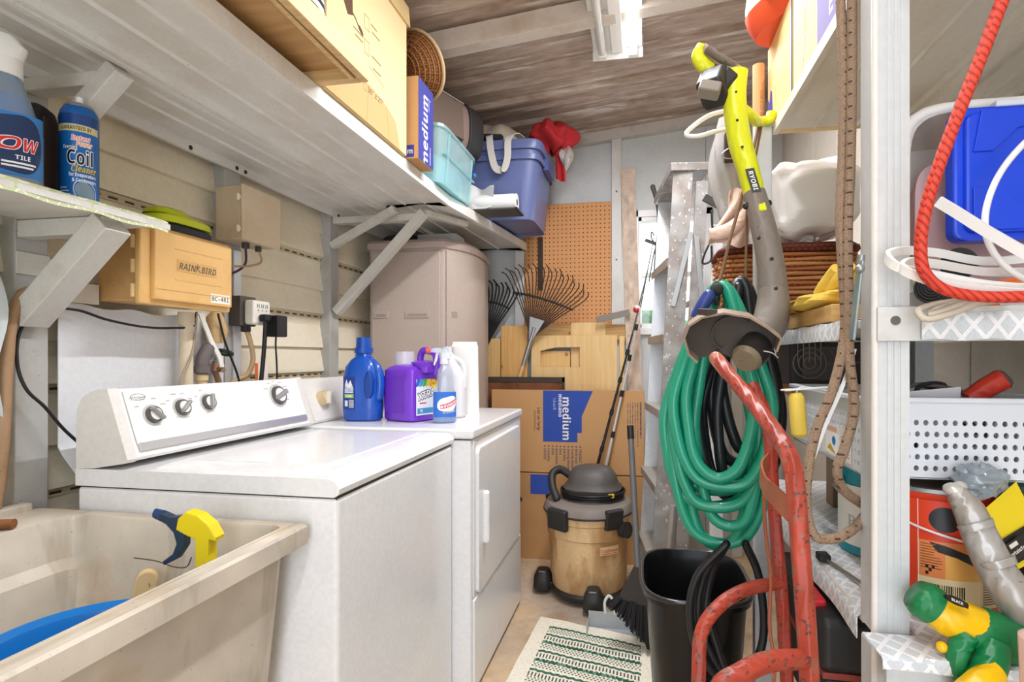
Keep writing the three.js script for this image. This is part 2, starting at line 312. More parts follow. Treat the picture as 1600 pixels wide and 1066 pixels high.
// ---- ceiling light fittings ----
function fitting(z0, z1, label, deadTube) {
  const o = thing('ceiling_light', label, 'light', 'fluorescent ceiling fittings'), x = -0.1, y = roofY(-0.1) - 0.005;
  const w = M(0xf4f2ec, 0.4);
  mesh(o, 'housing', [prof([[x - 0.1, y - 0.055], [x - 0.045, y - 0.03], [x - 0.03, y], [x + 0.03, y], [x + 0.045, y - 0.03], [x + 0.1, y - 0.055], [x + 0.1, y - 0.06], [x - 0.1, y - 0.06]].map(([a, b]) => [a, b - 0.004]), z0, z1)], w);
  mesh(o, 'ballast_cover', prof([[x - 0.03, y - 0.06], [x - 0.022, y - 0.085], [x + 0.022, y - 0.085], [x + 0.03, y - 0.06]], z0 + 0.01, z1 - 0.01), w);
  mesh(o, 'end_plate', box(x - 0.105, y - 0.105, z0 - 0.006, x + 0.105, y - 0.005, z0, 0.002), w);
  mesh(o, 'end_plate', box(x - 0.105, y - 0.105, z1, x + 0.105, y - 0.005, z1 + 0.006, 0.002), w);
  const lit = M(0xffffff, 0.5, { emissive: TUBE_COLOR, emissiveIntensity: 6 }), off = M(0xd9d6cf, 0.25);
  for (const s of [-1, 1]) {
    const t = mesh(o, 'tube', cyl([x + s * 0.064, y - 0.083, z0 + 0.02], [x + s * 0.064, y - 0.083, z1 - 0.02], 0.0165, 0.0165, 20), s < 0 && deadTube ? off : lit);
    for (const z of [z0 + 0.01, z1 - 0.01]) mesh(t, 'lamp_holder', box(x + s * 0.064 - 0.018, y - 0.104, z - 0.01, x + s * 0.064 + 0.018, y - 0.06, z + 0.01), whitePl);
  }
  base(o);
  areaLight('tube_light', deadTube ? 0.05 : 0.16, Math.abs(z1 - z0) - 0.04, TUBE_COLOR, deadTube ? TUBE * 1.7 : TUBE * 0.24, [x + (deadTube ? 0.064 : 0), y - 0.106, (z0 + z1) / 2], [x + (deadTube ? 0.064 : 0), 0, (z0 + z1) / 2]);
}
fitting(-2.3, -1.08, 'white fluorescent ceiling fitting with one glowing tube above the aisle', true);
fitting(-0.5, 0.72, 'white fluorescent ceiling fitting over the doorway end', false);

// ================= left side: shelves =================
const braceM = M(0xd8d5cc, 0.5, { map: soilB });
{
  const o = thing('wall_shelf', 'long white ribbed metal shelf bracketed along the siding, piled with cartons and bins', 'shelf');
  const pan = (f, z0, f1, z1) => {   // front pan: front edge f at z0, f1 at z1
    const P = (F) => [[F, 1.768], [F, 1.812], [F - 0.006, 1.812], [-1.1, 1.8], [-1.1, 1.768], [-1.088, 1.768], [-1.086, 1.784], [-1.006, 1.786], [-1.0, 1.78], [-0.994, 1.786], [lerp(-1, F, 0.42), 1.786], [lerp(-1, F, 0.45), 1.78], [lerp(-1, F, 0.48), 1.786], [F - 0.034, 1.786], [F - 0.03, 1.776], [F - 0.016, 1.776], [F - 0.014, 1.768]];
    return loft([P(f).map(([x, y]) => [x, y, z0]), P(f1).map(([x, y]) => [x, y, z1])], { crease: 0.3 });
  };
  mesh(o, 'front_pan', pan(-0.8, 0.5, -0.8, -2.195), aluWhite);
  mesh(o, 'front_pan', pan(-0.8, -2.198, -0.68, -3.2), aluWhite);
  const rp = [[-1.102, 1.762], [-1.102, 1.8], [-1.352, 1.8], [-1.352, 1.752], [-1.34, 1.752], [-1.338, 1.782], [-1.262, 1.784], [-1.256, 1.778], [-1.25, 1.784], [-1.19, 1.784], [-1.184, 1.778], [-1.178, 1.784], [-1.122, 1.784], [-1.116, 1.762]];
  mesh(o, 'rear_pan', prof(rp, 0.5, -2.195), aluWhite);
  mesh(o, 'rear_pan', prof(rp, -2.198, -3.2), aluWhite);
  // brackets: arm under the shelf and a diagonal brace down to the stud
  for (const [z, y, x1] of [[-1.01, 1.56, -1.12], [-2.235, 1.33, -0.93]]) {
    mesh(o, 'bracket_arm', box(-1.354, 1.722, z - 0.02, x1 - 0.02, 1.752, z + 0.02, 0.003), braceM);
    mesh(o, 'brace', bar([-1.345, y, z], [x1, 1.758, z], 0.045, 0.036, [0, 1, 0], 0.003), braceM);
  }
  mesh(o, 'brace', bar([-1.345, 1.62, -2.2], [-1.03, 1.758, -2.16], 0.03, 0.03, [0, 1, 0], 0.003), braceM);
  mesh(o, 'bracket_arm', bar([-0.93, 1.757, -2.235], [-0.83, 1.765, -2.5], 0.03, 0.025, [0, 1, 0], 0.003), braceM);
  const bolt = M(0x3a352f, 0.5, { metal: 0.7 });
  for (const [x, y, z] of [[-1.351, 1.765, -1.62], [-1.351, 1.765, -1.66], [-1.351, 1.763, -2.24], [-1.351, 1.763, -2.28], [-1.351, 1.762, -1.43]]) mesh(o, 'bolt', sph([x + 0.012, y, z], 0.007, [0.6, 1, 1], 10), bolt);
  base(o);
}
{
  const o = thing('small_shelf', 'short white shelf with green paper liner over the laundry tub', 'shelf');
  mesh(o, 'board', box(-1.353, 1.434, -1.095, -1.095, 1.447, -0.2, 0.003), M(0xdcd9d0, 0.5, { map: soilB }));
  const liner = print(512, 512, (x, w, h) => { x.fillStyle = '#d5dfb0'; x.fillRect(0, 0, w, h); x.strokeStyle = '#f4f5e2'; x.lineWidth = 5; for (let i = 0; i < 60; i++) { const a = (i % 8) * 66 + 20, b = Math.floor(i / 8) * 66 + 20; x.beginPath(); for (let t = 0; t < 14; t++) x.lineTo(a + Math.cos(t * 0.7) * t * 2.4, b + Math.sin(t * 0.7) * t * 2.4); x.stroke(); } x.fillStyle = 'rgba(120,150,90,.25)'; for (let i = 0; i < 90; i++) x.fillRect(hash(i, 1, 5) * w, hash(i, 2, 5) * h, 18, 4); }, 0.7);
  liner.map.wrapS = liner.map.wrapT = THREE.RepeatWrapping; liner.map.repeat.set(3.4, 3.4);
  mesh(o, 'paper_liner', sheet((u, v) => { const z = lerp(-1.1, -0.2, u), s = v * 0.29, w = 0.002 * Math.sin(u * 40); return s < 0.262 ? [-1.352 + s, 1.4495 + 0.0008 * Math.sin(u * 23), z] : [-1.0905 + w, 1.4495 - (s - 0.262) + w, z]; }, 40, 24, 0.0012), liner);
  mesh(o, 'edge_strip', box(-1.097, 1.428, -1.105, -1.088, 1.442, -0.2), M(0xe9e8e3, 0.5, { map: soilB }));
  mesh(o, 'brace', bar([-1.345, 1.215, -0.995], [-1.125, 1.42, -0.995], 0.06, 0.05, [0, 1, 0], 0.003), braceM);
  mesh(o, 'bracket_arm', box(-1.354, 1.395, -1.012, -1.13, 1.433, -0.977, 0.003), braceM);
  mesh(o, 'bracket_plate', box(-1.356, 1.315, -1.045, -1.35, 1.365, -0.975, 0.002), braceM);
  base(o);
}
// ================= wall fittings =================
{
  const o = thing('splash_panel', 'white sheet panel fixed to the siding behind the washing machine', 'panel');
  const P = sheet((u, v) => { const z = lerp(-1.06, -1.57, u); return [-1.349 + 0.004 * Math.sin(u * 9) * v + (v < 0.14 ? 0.05 * (1 - v / 0.14) : 0), lerp(0.86, 1.258 - 0.01 * u + 0.004 * Math.sin(u * 21), v), z]; }, 24, 20, 0.003);
  mesh(o, 'sheet', P, M(0xe3e4e6, 0.35, { map: soilC }));
  mesh(o, 'top_rail', box(-1.353, 1.262, -1.05, -1.338, 1.312, -1.15, 0.002), M(0xded7c8, 0.5, { map: soilB }));
  base(o);
}
const tanBox = M(0xe6b974, 0.5, { map: soil(61, 0.35, 0.2, 0.4, [0.85, 0.75, 0.6]) });
{
  const o = thing('irrigation_controller', 'tan plastic irrigation controller box with hinged lid on the wall', 'control box');
  const b = M(0xd0a366, 0.55, { map: soilB });
  mesh(o, 'case', box(-1.352, 1.272, -1.155, -1.222, 1.452, -1.42, 0.006), b);
  const lid = mesh(o, 'lid', [box(-1.222, 1.262, -1.135, -1.205, 1.462, -1.432, 0.006), box(-1.207, 1.276, -1.165, -1.193, 1.452, -1.424, 0.004)], tanBox);
  mesh(lid, 'ridge', [box(-1.194, 1.303, -1.17, -1.1915, 1.306, -1.42, 0), box(-1.194, 1.332, -1.225, -1.1918, 1.334, -1.385, 0), box(-1.194, 1.412, -1.225, -1.1918, 1.414, -1.385, 0)], tanBox);
  for (const y of [1.295, 1.355, 1.415]) mesh(lid, 'hinge', cyl([-1.226, y - 0.016, -1.137], [-1.226, y + 0.016, -1.137], 0.006, 0.006, 10), M(0xe8c88c, 0.5));
  mesh(lid, 'nameplate', patch([-1.1925, 1.371, -1.297], [0, 0, -0.066], [0, 0.0155, 0]), print(512, 112, (x, w, h) => { x.fillStyle = '#d6a661'; x.fillRect(0, 0, w, h); text(x, 'RAIN', 118, 60, 'italic bold 88px sans-serif', '#55503f'); text(x, 'BIRD', 398, 60, 'italic bold 88px sans-serif', '#55503f'); x.strokeStyle = '#55503f'; x.lineWidth = 11; x.beginPath(); x.moveTo(256, 12); x.lineTo(250, 52); x.lineTo(228, 92); x.moveTo(250, 50); x.lineTo(290, 92); x.moveTo(226, 34); x.lineTo(250, 54); x.lineTo(282, 30); x.stroke(); }), true);
  mesh(lid, 'model_sticker', patch([-1.1925, 1.297, -1.378], [0, 0, -0.036], [0, 0.013, 0]), print(256, 112, (x, w, h) => { x.fillStyle = '#efeade'; x.fillRect(0, 0, w, h); text(x, 'BC-48I', 128, 60, 'bold 68px monospace', '#2a241a', { sx: 0.95 }); }), true);
  base(o);
}
{
  const o = thing('laser_level', 'lime and black measuring tool lying on the tan controller box', 'tool');
  const S = (k, y0, y1, m, n) => mesh(o, n, stack([[y0, 0.055 * k, 0.095 * k], [lerp(y0, y1, 0.7), 0.054 * k, 0.093 * k], [y1, 0.046 * k, 0.08 * k]], 3.2), m);
  S(1, 0, 0.026, M(0x23282c, 0.5), 'black_base'); S(0.98, 0.026, 0.05, M(0xc9d414, 0.35), 'lime_shell');
  mesh(o, 'lime_cap', stack([[0.05, 0.04, 0.055, 0, 0.03], [0.062, 0.038, 0.05, 0, 0.03], [0.068, 0.03, 0.04, 0, 0.03]], 3), M(0xb9c60f, 0.35));
  o.position.set(-1.273, 1.4635, -1.31);
}
{
  const o = thing('junction_box', 'beige electrical junction box with two clips mounted high on the stud', 'junction box');
  const m = M(0xc9b596, 0.5, { map: soilA });
  mesh(o, 'case', box(-1.353, 1.508, -1.54, -1.262, 1.682, -1.718, 0.006), m);
  mesh(o, 'cover', box(-1.262, 1.505, -1.537, -1.247, 1.685, -1.721, 0.008), M(0xd2bf9f, 0.5, { map: soilA }));
  for (const y of [1.54, 1.64]) mesh(o, 'clip', [box(-1.268, y - 0.008, -1.537, -1.256, y + 0.008, -1.53), cyl([-1.262, y - 0.011, -1.532], [-1.262, y + 0.011, -1.532], 0.004, 0.004, 8)], M(0xe4d8bd, 0.4));
  mesh(o, 'knockout', cyl([-1.31, 1.545, -1.541], [-1.31, 1.545, -1.537], 0.017, 0.017, 20), m);
  mesh(o, 'gland', cyl([-1.29, 1.49, -1.6], [-1.29, 1.51, -1.6], 0.012, 0.012, 12), darkGrey); mesh(o, 'gland', cyl([-1.29, 1.49, -1.66], [-1.29, 1.51, -1.66], 0.01, 0.01, 12), darkGrey);
  mesh(o, 'wire', tube([[-1.29, 1.495, -1.66], [-1.285, 1.46, -1.67], [-1.29, 1.435, -1.62], [-1.32, 1.42, -1.52], [-1.33, 1.4, -1.44]], 0.004, { rad: 6 }), M(0xb49a6c, 0.6));
  mesh(o, 'wire', tube([[-1.29, 1.495, -1.6], [-1.3, 1.44, -1.61], [-1.31, 1.4, -1.56], [-1.33, 1.36, -1.45]], 0.004, { rad: 6 }), M(0x4a3548, 0.6));
  base(o);
}
{
  const o = thing('cable_channel', 'white metal cable strip running up the stud below the junction box', 'cable strip');
  mesh(o, 'strip', box(-1.355, 1.02, -1.615, -1.346, 1.49, -1.65, 0.002), M(0xd8dce0, 0.4, { metal: 0.2 })); base(o);
}
{
  const o = thing('wall_outlet', 'dark wall socket with white multi-outlet tap below the junction box', 'outlet');
  mesh(o, 'back_box', box(-1.354, 1.235, -1.6, -1.31, 1.335, -1.675, 0.003), M(0x4b4640, 0.6));
  const t = mesh(o, 'tap', box(-1.31, 1.24, -1.615, -1.272, 1.322, -1.7, 0.008), M(0xe9e4d8, 0.4));
  for (let i = 0; i < 3; i++) mesh(t, 'socket_slots', [box(-1.2725, 1.297, -1.632 - i * 0.02, -1.2712, 1.309, -1.634 - i * 0.02, 0), box(-1.2725, 1.297, -1.64 - i * 0.02, -1.2712, 1.309, -1.642 - i * 0.02, 0), box(-1.2725, 1.286, -1.635 - i * 0.02, -1.2712, 1.29, -1.639 - i * 0.02, 0)], darkGrey);
  base(o);
  const p = thing('power_plug', 'black power plug with thick cord in the white outlet tap', 'plug');
  mesh(p, 'plug', box(-1.27, 1.25, -1.635, -1.24, 1.275, -1.665, 0.006), black);
  mesh(p, 'cord', tube([[-1.255, 1.252, -1.65], [-1.256, 1.22, -1.65], [-1.26, 1.12, -1.645], [-1.265, 1.04, -1.64], [-1.272, 0.95, -1.635]], 0.007), black);
  base(p);
  const a = thing('power_adapter', 'black power adapter block with thin cord hanging from the outlet tap', 'adapter');
  mesh(a, 'block', box(-1.27, 1.2, -1.67, -1.222, 1.274, -1.722, 0.005), black);
  mesh(a, 'cord', tube([[-1.245, 1.2, -1.69], [-1.246, 1.17, -1.69], [-1.248, 1.11, -1.698], [-1.252, 1.06, -1.705], [-1.258, 0.97, -1.71]], 0.003, { rad: 6 }), black);
  base(a);
}
{
  const o = thing('conduit_cable', 'thick tan cable looping from under the outlet box', 'cable');
  mesh(o, 'cable', tube([[-1.325, 1.234, -1.64], [-1.318, 1.2, -1.65], [-1.312, 1.12, -1.662], [-1.318, 1.07, -1.64], [-1.34, 1.045, -1.6], [-1.345, 0.98, -1.585]], 0.008), M(0xc7a77c, 0.6));
  mesh(o, 'clamp', box(-1.334, 1.215, -1.628, -1.312, 1.236, -1.655, 0.004), darkGrey); base(o);
}
{
  const pvc = M(0xdccdb0, 0.5, { map: soilB });
  const o = thing('standpipe', 'cream plastic drain pipe standing against the white sheet', 'pipe');
  mesh(o, 'pipe', cyl([-1.312, 0.9, -1.385], [-1.312, 1.262, -1.385], 0.018, 0.018, 20), pvc);
  mesh(o, 'collar', cyl([-1.312, 1.225, -1.385], [-1.312, 1.262, -1.385], 0.0215, 0.0215, 20), pvc); base(o);
  const p = thing('supply_pipe', 'corroded supply pipe with grey elbow beneath the controller box', 'pipe');
  mesh(p, 'elbow', [tube([[-1.315, 1.155, -1.455], [-1.318, 1.125, -1.44], [-1.32, 1.09, -1.438]], 0.019), cyl([-1.32, 1.083, -1.438], [-1.32, 1.103, -1.438], 0.023, 0.023, 18)], M(0x6c6360, 0.6));
  mesh(p, 'hose_end', [cyl([-1.32, 0.95, -1.438], [-1.32, 1.09, -1.438], 0.014, 0.014, 16), cyl([-1.32, 1.03, -1.438], [-1.32, 1.045, -1.438], 0.0175, 0.0175, 16), cyl([-1.32, 1.06, -1.438], [-1.32, 1.075, -1.438], 0.0175, 0.0175, 16)], M(0xd6bf92, 0.6));
  mesh(p, 'strap', ribbon([[-1.318, 1.262, -1.43], [-1.312, 1.21, -1.45], [-1.306, 1.17, -1.465], [-1.3, 1.13, -1.485], [-1.296, 1.1, -1.49]], 0.016, 0.004, [0, 0, 1]), M(0xe4e0d6, 0.5));
  mesh(p, 'foam', stack([[0, 0.02, 0.03], [0.04, 0.026, 0.032, 0.004], [0.08, 0.022, 0.026, -0.004], [0.1, 0.01, 0.012]], 2.2).translate(-1.325, 1.175, -1.5), M(0xc9a877, 0.85, { map: soilB }));
  p.children.forEach((k) => k.geometry.translate(0.012, 0, 0)); base(p);
  const q = thing('water_valve', 'small green and copper water valve by the stud', 'valve');
  const cu = M(0xa98468, 0.5, { metal: 0.5, map: soilB });
  mesh(q, 'body', [cyl([-1.325, 1.04, -1.555], [-1.325, 1.072, -1.56], 0.014, 0.012, 14), cyl([-1.315, 1.05, -1.556], [-1.292, 1.045, -1.55], 0.008, 0.008, 10), tube([[-1.325, 1.04, -1.555], [-1.325, 1.0, -1.57], [-1.328, 0.94, -1.575]], 0.009)], cu);
  mesh(q, 'bonnet', cyl([-1.325, 1.07, -1.56], [-1.315, 1.088, -1.562], 0.011, 0.008, 12), M(0x86b7a4, 0.6));
  mesh(q, 'hand_wheel', new THREE.TorusGeometry(0.02, 0.006, 8, 18).rotateX(1.2).translate(-1.31, 1.1, -1.578), M(0x2d3a33, 0.6));
  q.children.forEach((k) => k.geometry.translate(0, 0.045, 0.045)); base(q);
  const r = thing('thin_wire', 'thin beige wire dropping beside the cream drain pipe', 'wire');
  mesh(r, 'wire', tube([[-1.3, 1.262, -1.41], [-1.296, 1.2, -1.4], [-1.292, 1.13, -1.38], [-1.29, 1.07, -1.345], [-1.288, 0.97, -1.335]], 0.0035, { rad: 6 }), M(0xa3937c, 0.6)); base(r);
  const s = thing('black_cable', 'thin black cable sagging across the white sheet and round the stud', 'cable');
  mesh(s, 'cable', tube([[-1.3, 1.262, -1.41], [-1.3, 1.225, -1.4], [-1.31, 1.213, -1.33], [-1.315, 1.212, -1.25], [-1.318, 1.225, -1.15], [-1.322, 1.243, -1.08], [-1.333, 1.24, -1.03], [-1.34, 1.2, -0.98], [-1.335, 1.12, -0.965], [-1.33, 1.06, -0.98], [-1.322, 1.02, -1.01], [-1.315, 0.96, -1.05], [-1.31, 0.91, -1.1], [-1.305, 0.895, -1.14]], 0.0035, { rad: 6, seg: 140 }), black); base(s);
  const t = thing('thin_lead', 'thin black lead slanting down from the controller box to the washer', 'cable');
  mesh(t, 'cable', tube([[-1.28, 1.262, -1.47], [-1.282, 1.18, -1.5], [-1.29, 1.08, -1.56], [-1.3, 1.0, -1.6], [-1.31, 0.94, -1.63]], 0.0035, { rad: 6 }), black); base(t);
  const h = thing('drain_hose', 'brown corrugated drain hose bent past the bracket at the picture edge', 'hose');
  mesh(h, 'hose', tube([[-1.35, 1.285, -1.02], [-1.343, 1.27, -0.985], [-1.335, 1.22, -0.955], [-1.335, 1.12, -0.945], [-1.335, 1.0, -0.94], [-1.335, 0.86, -0.93], [-1.335, 0.8, -0.92]], 0.0125, { rad: 10, seg: 60 }), M(0xa98765, 0.55, { map: soilB })); base(h);
  const f = thing('flyer', 'small white and orange paper tag standing behind the washer console', 'paper');
  mesh(f, 'card', bar([-1.29, 0.95, -1.68], [-1.3, 1.105, -1.69], 0.06, 0.002, [1, 0, 0]), M(0xeee4de, 0.7)); mesh(f, 'orange_edge', bar([-1.285, 0.95, -1.645], [-1.293, 1.11, -1.655], 0.014, 0.003, [1, 0, 0]), M(0xe8772c, 0.6)); base(f);
}
// hanging plastic sheet by the near stud
{
  const o = thing('plastic_bag', 'pale translucent plastic bag hanging by the stud at the picture edge', 'bag');
  mesh(o, 'film', sheet((u, v) => [-1.33 + 0.02 * Math.sin(u * 9 + v * 4) * (0.4 + v), lerp(1.42, 0.86, v), lerp(-0.925, -0.8, u) + 0.01 * Math.sin(v * 14)], 16, 24, 0.001), M(0xe6eeee, 0.35, { transmission: 0.35, thickness: 0 })); base(o);
}

// ================= washer, dryer, cabinet, tub =================
const consoleRing = (P, z) => P.map(([x, y]) => [x, y, z]);
{
  const o = thing('washing_machine', 'white top-loading washing machine with rounded dial console', 'washing machine');
  const x0 = -1.25, x1 = -0.613, z0 = -1.022, z1 = -1.705;
  mesh(o, 'body', [box(x0, 0.03, z1, x1, 0.8415, z0, 0.01), box(x0 + 0.02, 0, z1 + 0.02, x1 - 0.03, 0.04, z0 - 0.02, 0)], enamel);
  mesh(o, 'top_deck', prof([[x0, 0.844], [x1 - 0.006, 0.844], [x1 + 0.004, 0.85], [x1 + 0.006, 0.862], [x1 - 0.004, 0.876], [x1 - 0.02, 0.882], [x0, 0.882]], z0 + 0.003, z1 - 0.003), enamel);
  const lid = mesh(o, 'lid', hex([[-1.075, 0.882, z0 - 0.028], [-0.632, 0.882, z0 - 0.028], [-0.632, 0.882, z1 + 0.03], [-1.075, 0.882, z1 + 0.03]], [[-1.06, 0.891, z0 - 0.06], [-0.665, 0.891, z0 - 0.06], [-0.665, 0.891, z1 + 0.06], [-1.06, 0.891, z1 + 0.06]]), enamel);
  mesh(lid, 'lid_panel', box(-1.04, 0.888, z1 + 0.085, -0.69, 0.8935, z0 - 0.085, 0.0025), enamel);
  mesh(o, 'seam', box(x0 + 0.004, 0.836, z1 + 0.004, x1 - 0.004, 0.846, z0 - 0.004, 0), darkGrey);
  // console: side outline drawn out between two end caps
  const P = [[-1.247, 0.882], [-1.247, 1.0], [-1.243, 1.02], [-1.232, 1.04], [-1.21, 1.054], [-1.185, 1.06], [-1.165, 1.061], [-1.112, 0.905], [-1.118, 0.897], [-1.2, 0.884]];
  const C = (s) => P.map(([x, y]) => [-1.185 + (x + 1.185) * s, 0.97 + (y - 0.97) * s]);
  const con = mesh(o, 'console', prof(C(0.975), z0 - 0.02, z1 + 0.02), M(0xf3f2ee, 0.3));
  for (const [a, b] of [[z0 + 0.004, z0 - 0.02], [z1 + 0.02, z1 - 0.004]]) mesh(con, 'end_cap', prof(P, a, b), M(0xe8e5de, 0.4, { map: soilC }));
  const n = [0.9468, 0.3218, 0], along = (t) => [lerp(-1.1627, -1.1113, t), lerp(1.0575, 0.906, t)];   // t down the sloped face
  const at = (t, z, off = 0) => { const [x, y] = along(t); return [x + n[0] * off, y + n[1] * off, z]; };
  const dir = [0.3212, -0.947, 0];
  const strip = mesh(con, 'chrome_strip', bar(at(0.86, z0 - 0.03, 0.001), at(0.86, z1 + 0.03, 0.001), 0.004, 0.02, [0.32, -0.947, 0]), M(0xc9c8c6, 0.36, { metal: 0.6 }));
  const knobM = M(0x9d9b98, 0.35, { metal: 0.4 }), skirt = M(0x55524f, 0.4), capM = M(0xf0efec, 0.35);
  [[0.42, -1.108, 0.021, -0.7], [0.36, -1.193, 0.021, 0.9], [0.32, -1.279, 0.021, 0.3], [0.33, -1.563, 0.031, 1.2]].forEach(([t, z, r, turn]) => {
    mesh(con, 'dial_ring', cyl(at(t, z, -0.001), at(t, z, 0.003), r * 1.25, r * 1.22, 28), M(0xc9c7c3, 0.35));
    const k = mesh(con, 'dial', cyl(at(t, z, 0.002), at(t, z, 0.012), r, r * 0.9, 28), skirt);
    mesh(k, 'dial_cap', cyl(at(t, z, 0.01), at(t, z, 0.0135), r * 0.72, r * 0.7, 24), capM);
    const c = Math.cos(turn), s = Math.sin(turn), e = (q) => at(t, z, 0.017).map((v, i) => v + q * r * 0.95 * (dir[i] * c + [0, 0, 1][i] * s));
    mesh(k, 'grip', bar(e(-1), e(1), r * 0.42, 0.012, n, 0.003), knobM);
  });
  const face = print(2048, 512, (x, w, h) => {
    x.fillStyle = '#f3f2ee'; x.fillRect(0, 0, w, h);
    const px = (z) => (-(z) - 1.05) / 0.625 * w;
    x.strokeStyle = '#77736e'; x.lineWidth = 5; x.beginPath(); x.ellipse(px(-1.083), 70, 62, 30, 0, 0, 7); x.stroke(); x.strokeStyle = '#b5b2ad'; x.beginPath(); x.ellipse(px(-1.083), 66, 74, 22, -0.25, 0.4, 3.6); x.stroke(); text(x, 'Whirlpool', px(-1.083), 72, 'italic bold 24px serif', '#5a5652');
    const marks = (z, t, r, words, cap) => { words.forEach((s, i) => { const a = -2.7 + i * (words.length > 5 ? 0.55 : 0.75); text(x, s, px(z) + Math.cos(a) * r, t * h + Math.sin(a) * r, 'bold 17px sans-serif', '#6b6762'); }); text(x, cap, px(z) + 10, t * h + r + 12, '17px sans-serif', '#8a857e'); };
    marks(-1.108, 0.42, 128, ['LOW', 'MED', 'HIGH', 'SUPER'], 'Load Size'); marks(-1.193, 0.36, 122, ['HOT', 'WARM', 'COOL', 'COLD'], 'Temperature'); marks(-1.279, 0.32, 118, ['ON', 'OFF'], 'Extra Rinse');
    marks(-1.563, 0.33, 165, ['NORMAL', 'HEAVY', 'LIGHT', 'CASUAL', 'DELICATE', 'RINSE', 'SPIN', 'SOAK', 'OFF'], 'Cycle');
  }, 0.3);
  mesh(con, 'face_print', patch(at(0.42, -1.3625, 0.0006), [0, 0, -0.3125], [-0.3212 * 0.064, 0.947 * 0.064, 0], 0.0004), face, true);
}
{
  const o = thing('dryer', 'white front-loading clothes dryer beyond the washing machine', 'dryer');
  const x0 = -1.25, x1 = -0.552, z0 = -1.714, z1 = -2.449;
  mesh(o, 'body', box(x0, 0.012, z1, x1, 0.856, z0, 0.008), enamel);
  mesh(o, 'top', box(x0, 0.86, z1 - 0.004, x1 + 0.008, 0.893, z0 + 0.003, 0.009), enamel);
  const shape = new THREE.Shape(), w = 0.632, h = 0.492, r = 0.022;
  const RR = (s, x, y, W, H, q) => { s.moveTo(x + q, y); s.lineTo(x + W - q, y); s.absarc(x + W - q, y + q, q, -Math.PI / 2, 0); s.lineTo(x + W, y + H - q); s.absarc(x + W - q, y + H - q, q, 0, Math.PI / 2); s.lineTo(x + q, y + H); s.absarc(x + q, y + H - q, q, Math.PI / 2, Math.PI); s.lineTo(x, y + q); s.absarc(x + q, y + q, q, Math.PI, 1.5 * Math.PI); };
  RR(shape, 0, 0, w, h, r);
  const door = mesh(o, 'door', ext(shape, 0.012, 0.004).rotateY(Math.PI / 2).translate(x1 - 0.004, 0.332, -1.763), enamel);
  mesh(door, 'handle', [box(x1 + 0.008, 0.485, -1.812, x1 + 0.032, 0.668, -1.838, 0.011)], enamel);
  mesh(o, 'lower_panel', box(x1 - 0.006, 0.02, -1.735, x1 + 0.006, 0.322, z1 + 0.016, 0.004), enamel);
  mesh(o, 'side_trim', box(x1 - 0.006, 0.332, -1.735, x1 + 0.003, 0.85, -1.757, 0.003), enamel);
  const P = [[-1.25, 0.893], [-1.25, 1.03], [-1.235, 1.05], [-1.19, 1.05], [-1.135, 0.905], [-1.14, 0.895]];
  const con = mesh(o, 'console', prof(P, z0 - 0.03, z1 + 0.02), M(0xeeebe4, 0.35, { map: soilC }));
  mesh(con, 'end_cap', prof(P.map(([x, y]) => [x * 1.001 + 0.002, y + 0.003]), z0 - 0.005, z0 - 0.032), M(0xd9cfba, 0.5));
  for (const [z, y, c] of [[-1.83, 0.975, 0xd3bd92], [-2.05, 0.975, 0xdedbd5]]) { const k = mesh(con, 'dial', cyl([-1.165, y, z], [-1.135, y + 0.011, z], 0.03, 0.024, 22), M(c, 0.5)); mesh(k, 'grip', bar([-1.132, y + 0.03, z], [-1.128, y - 0.012, z + 0.01], 0.012, 0.014, [1, 0, 0]), M(0xe8e3d6, 0.5)); }
}
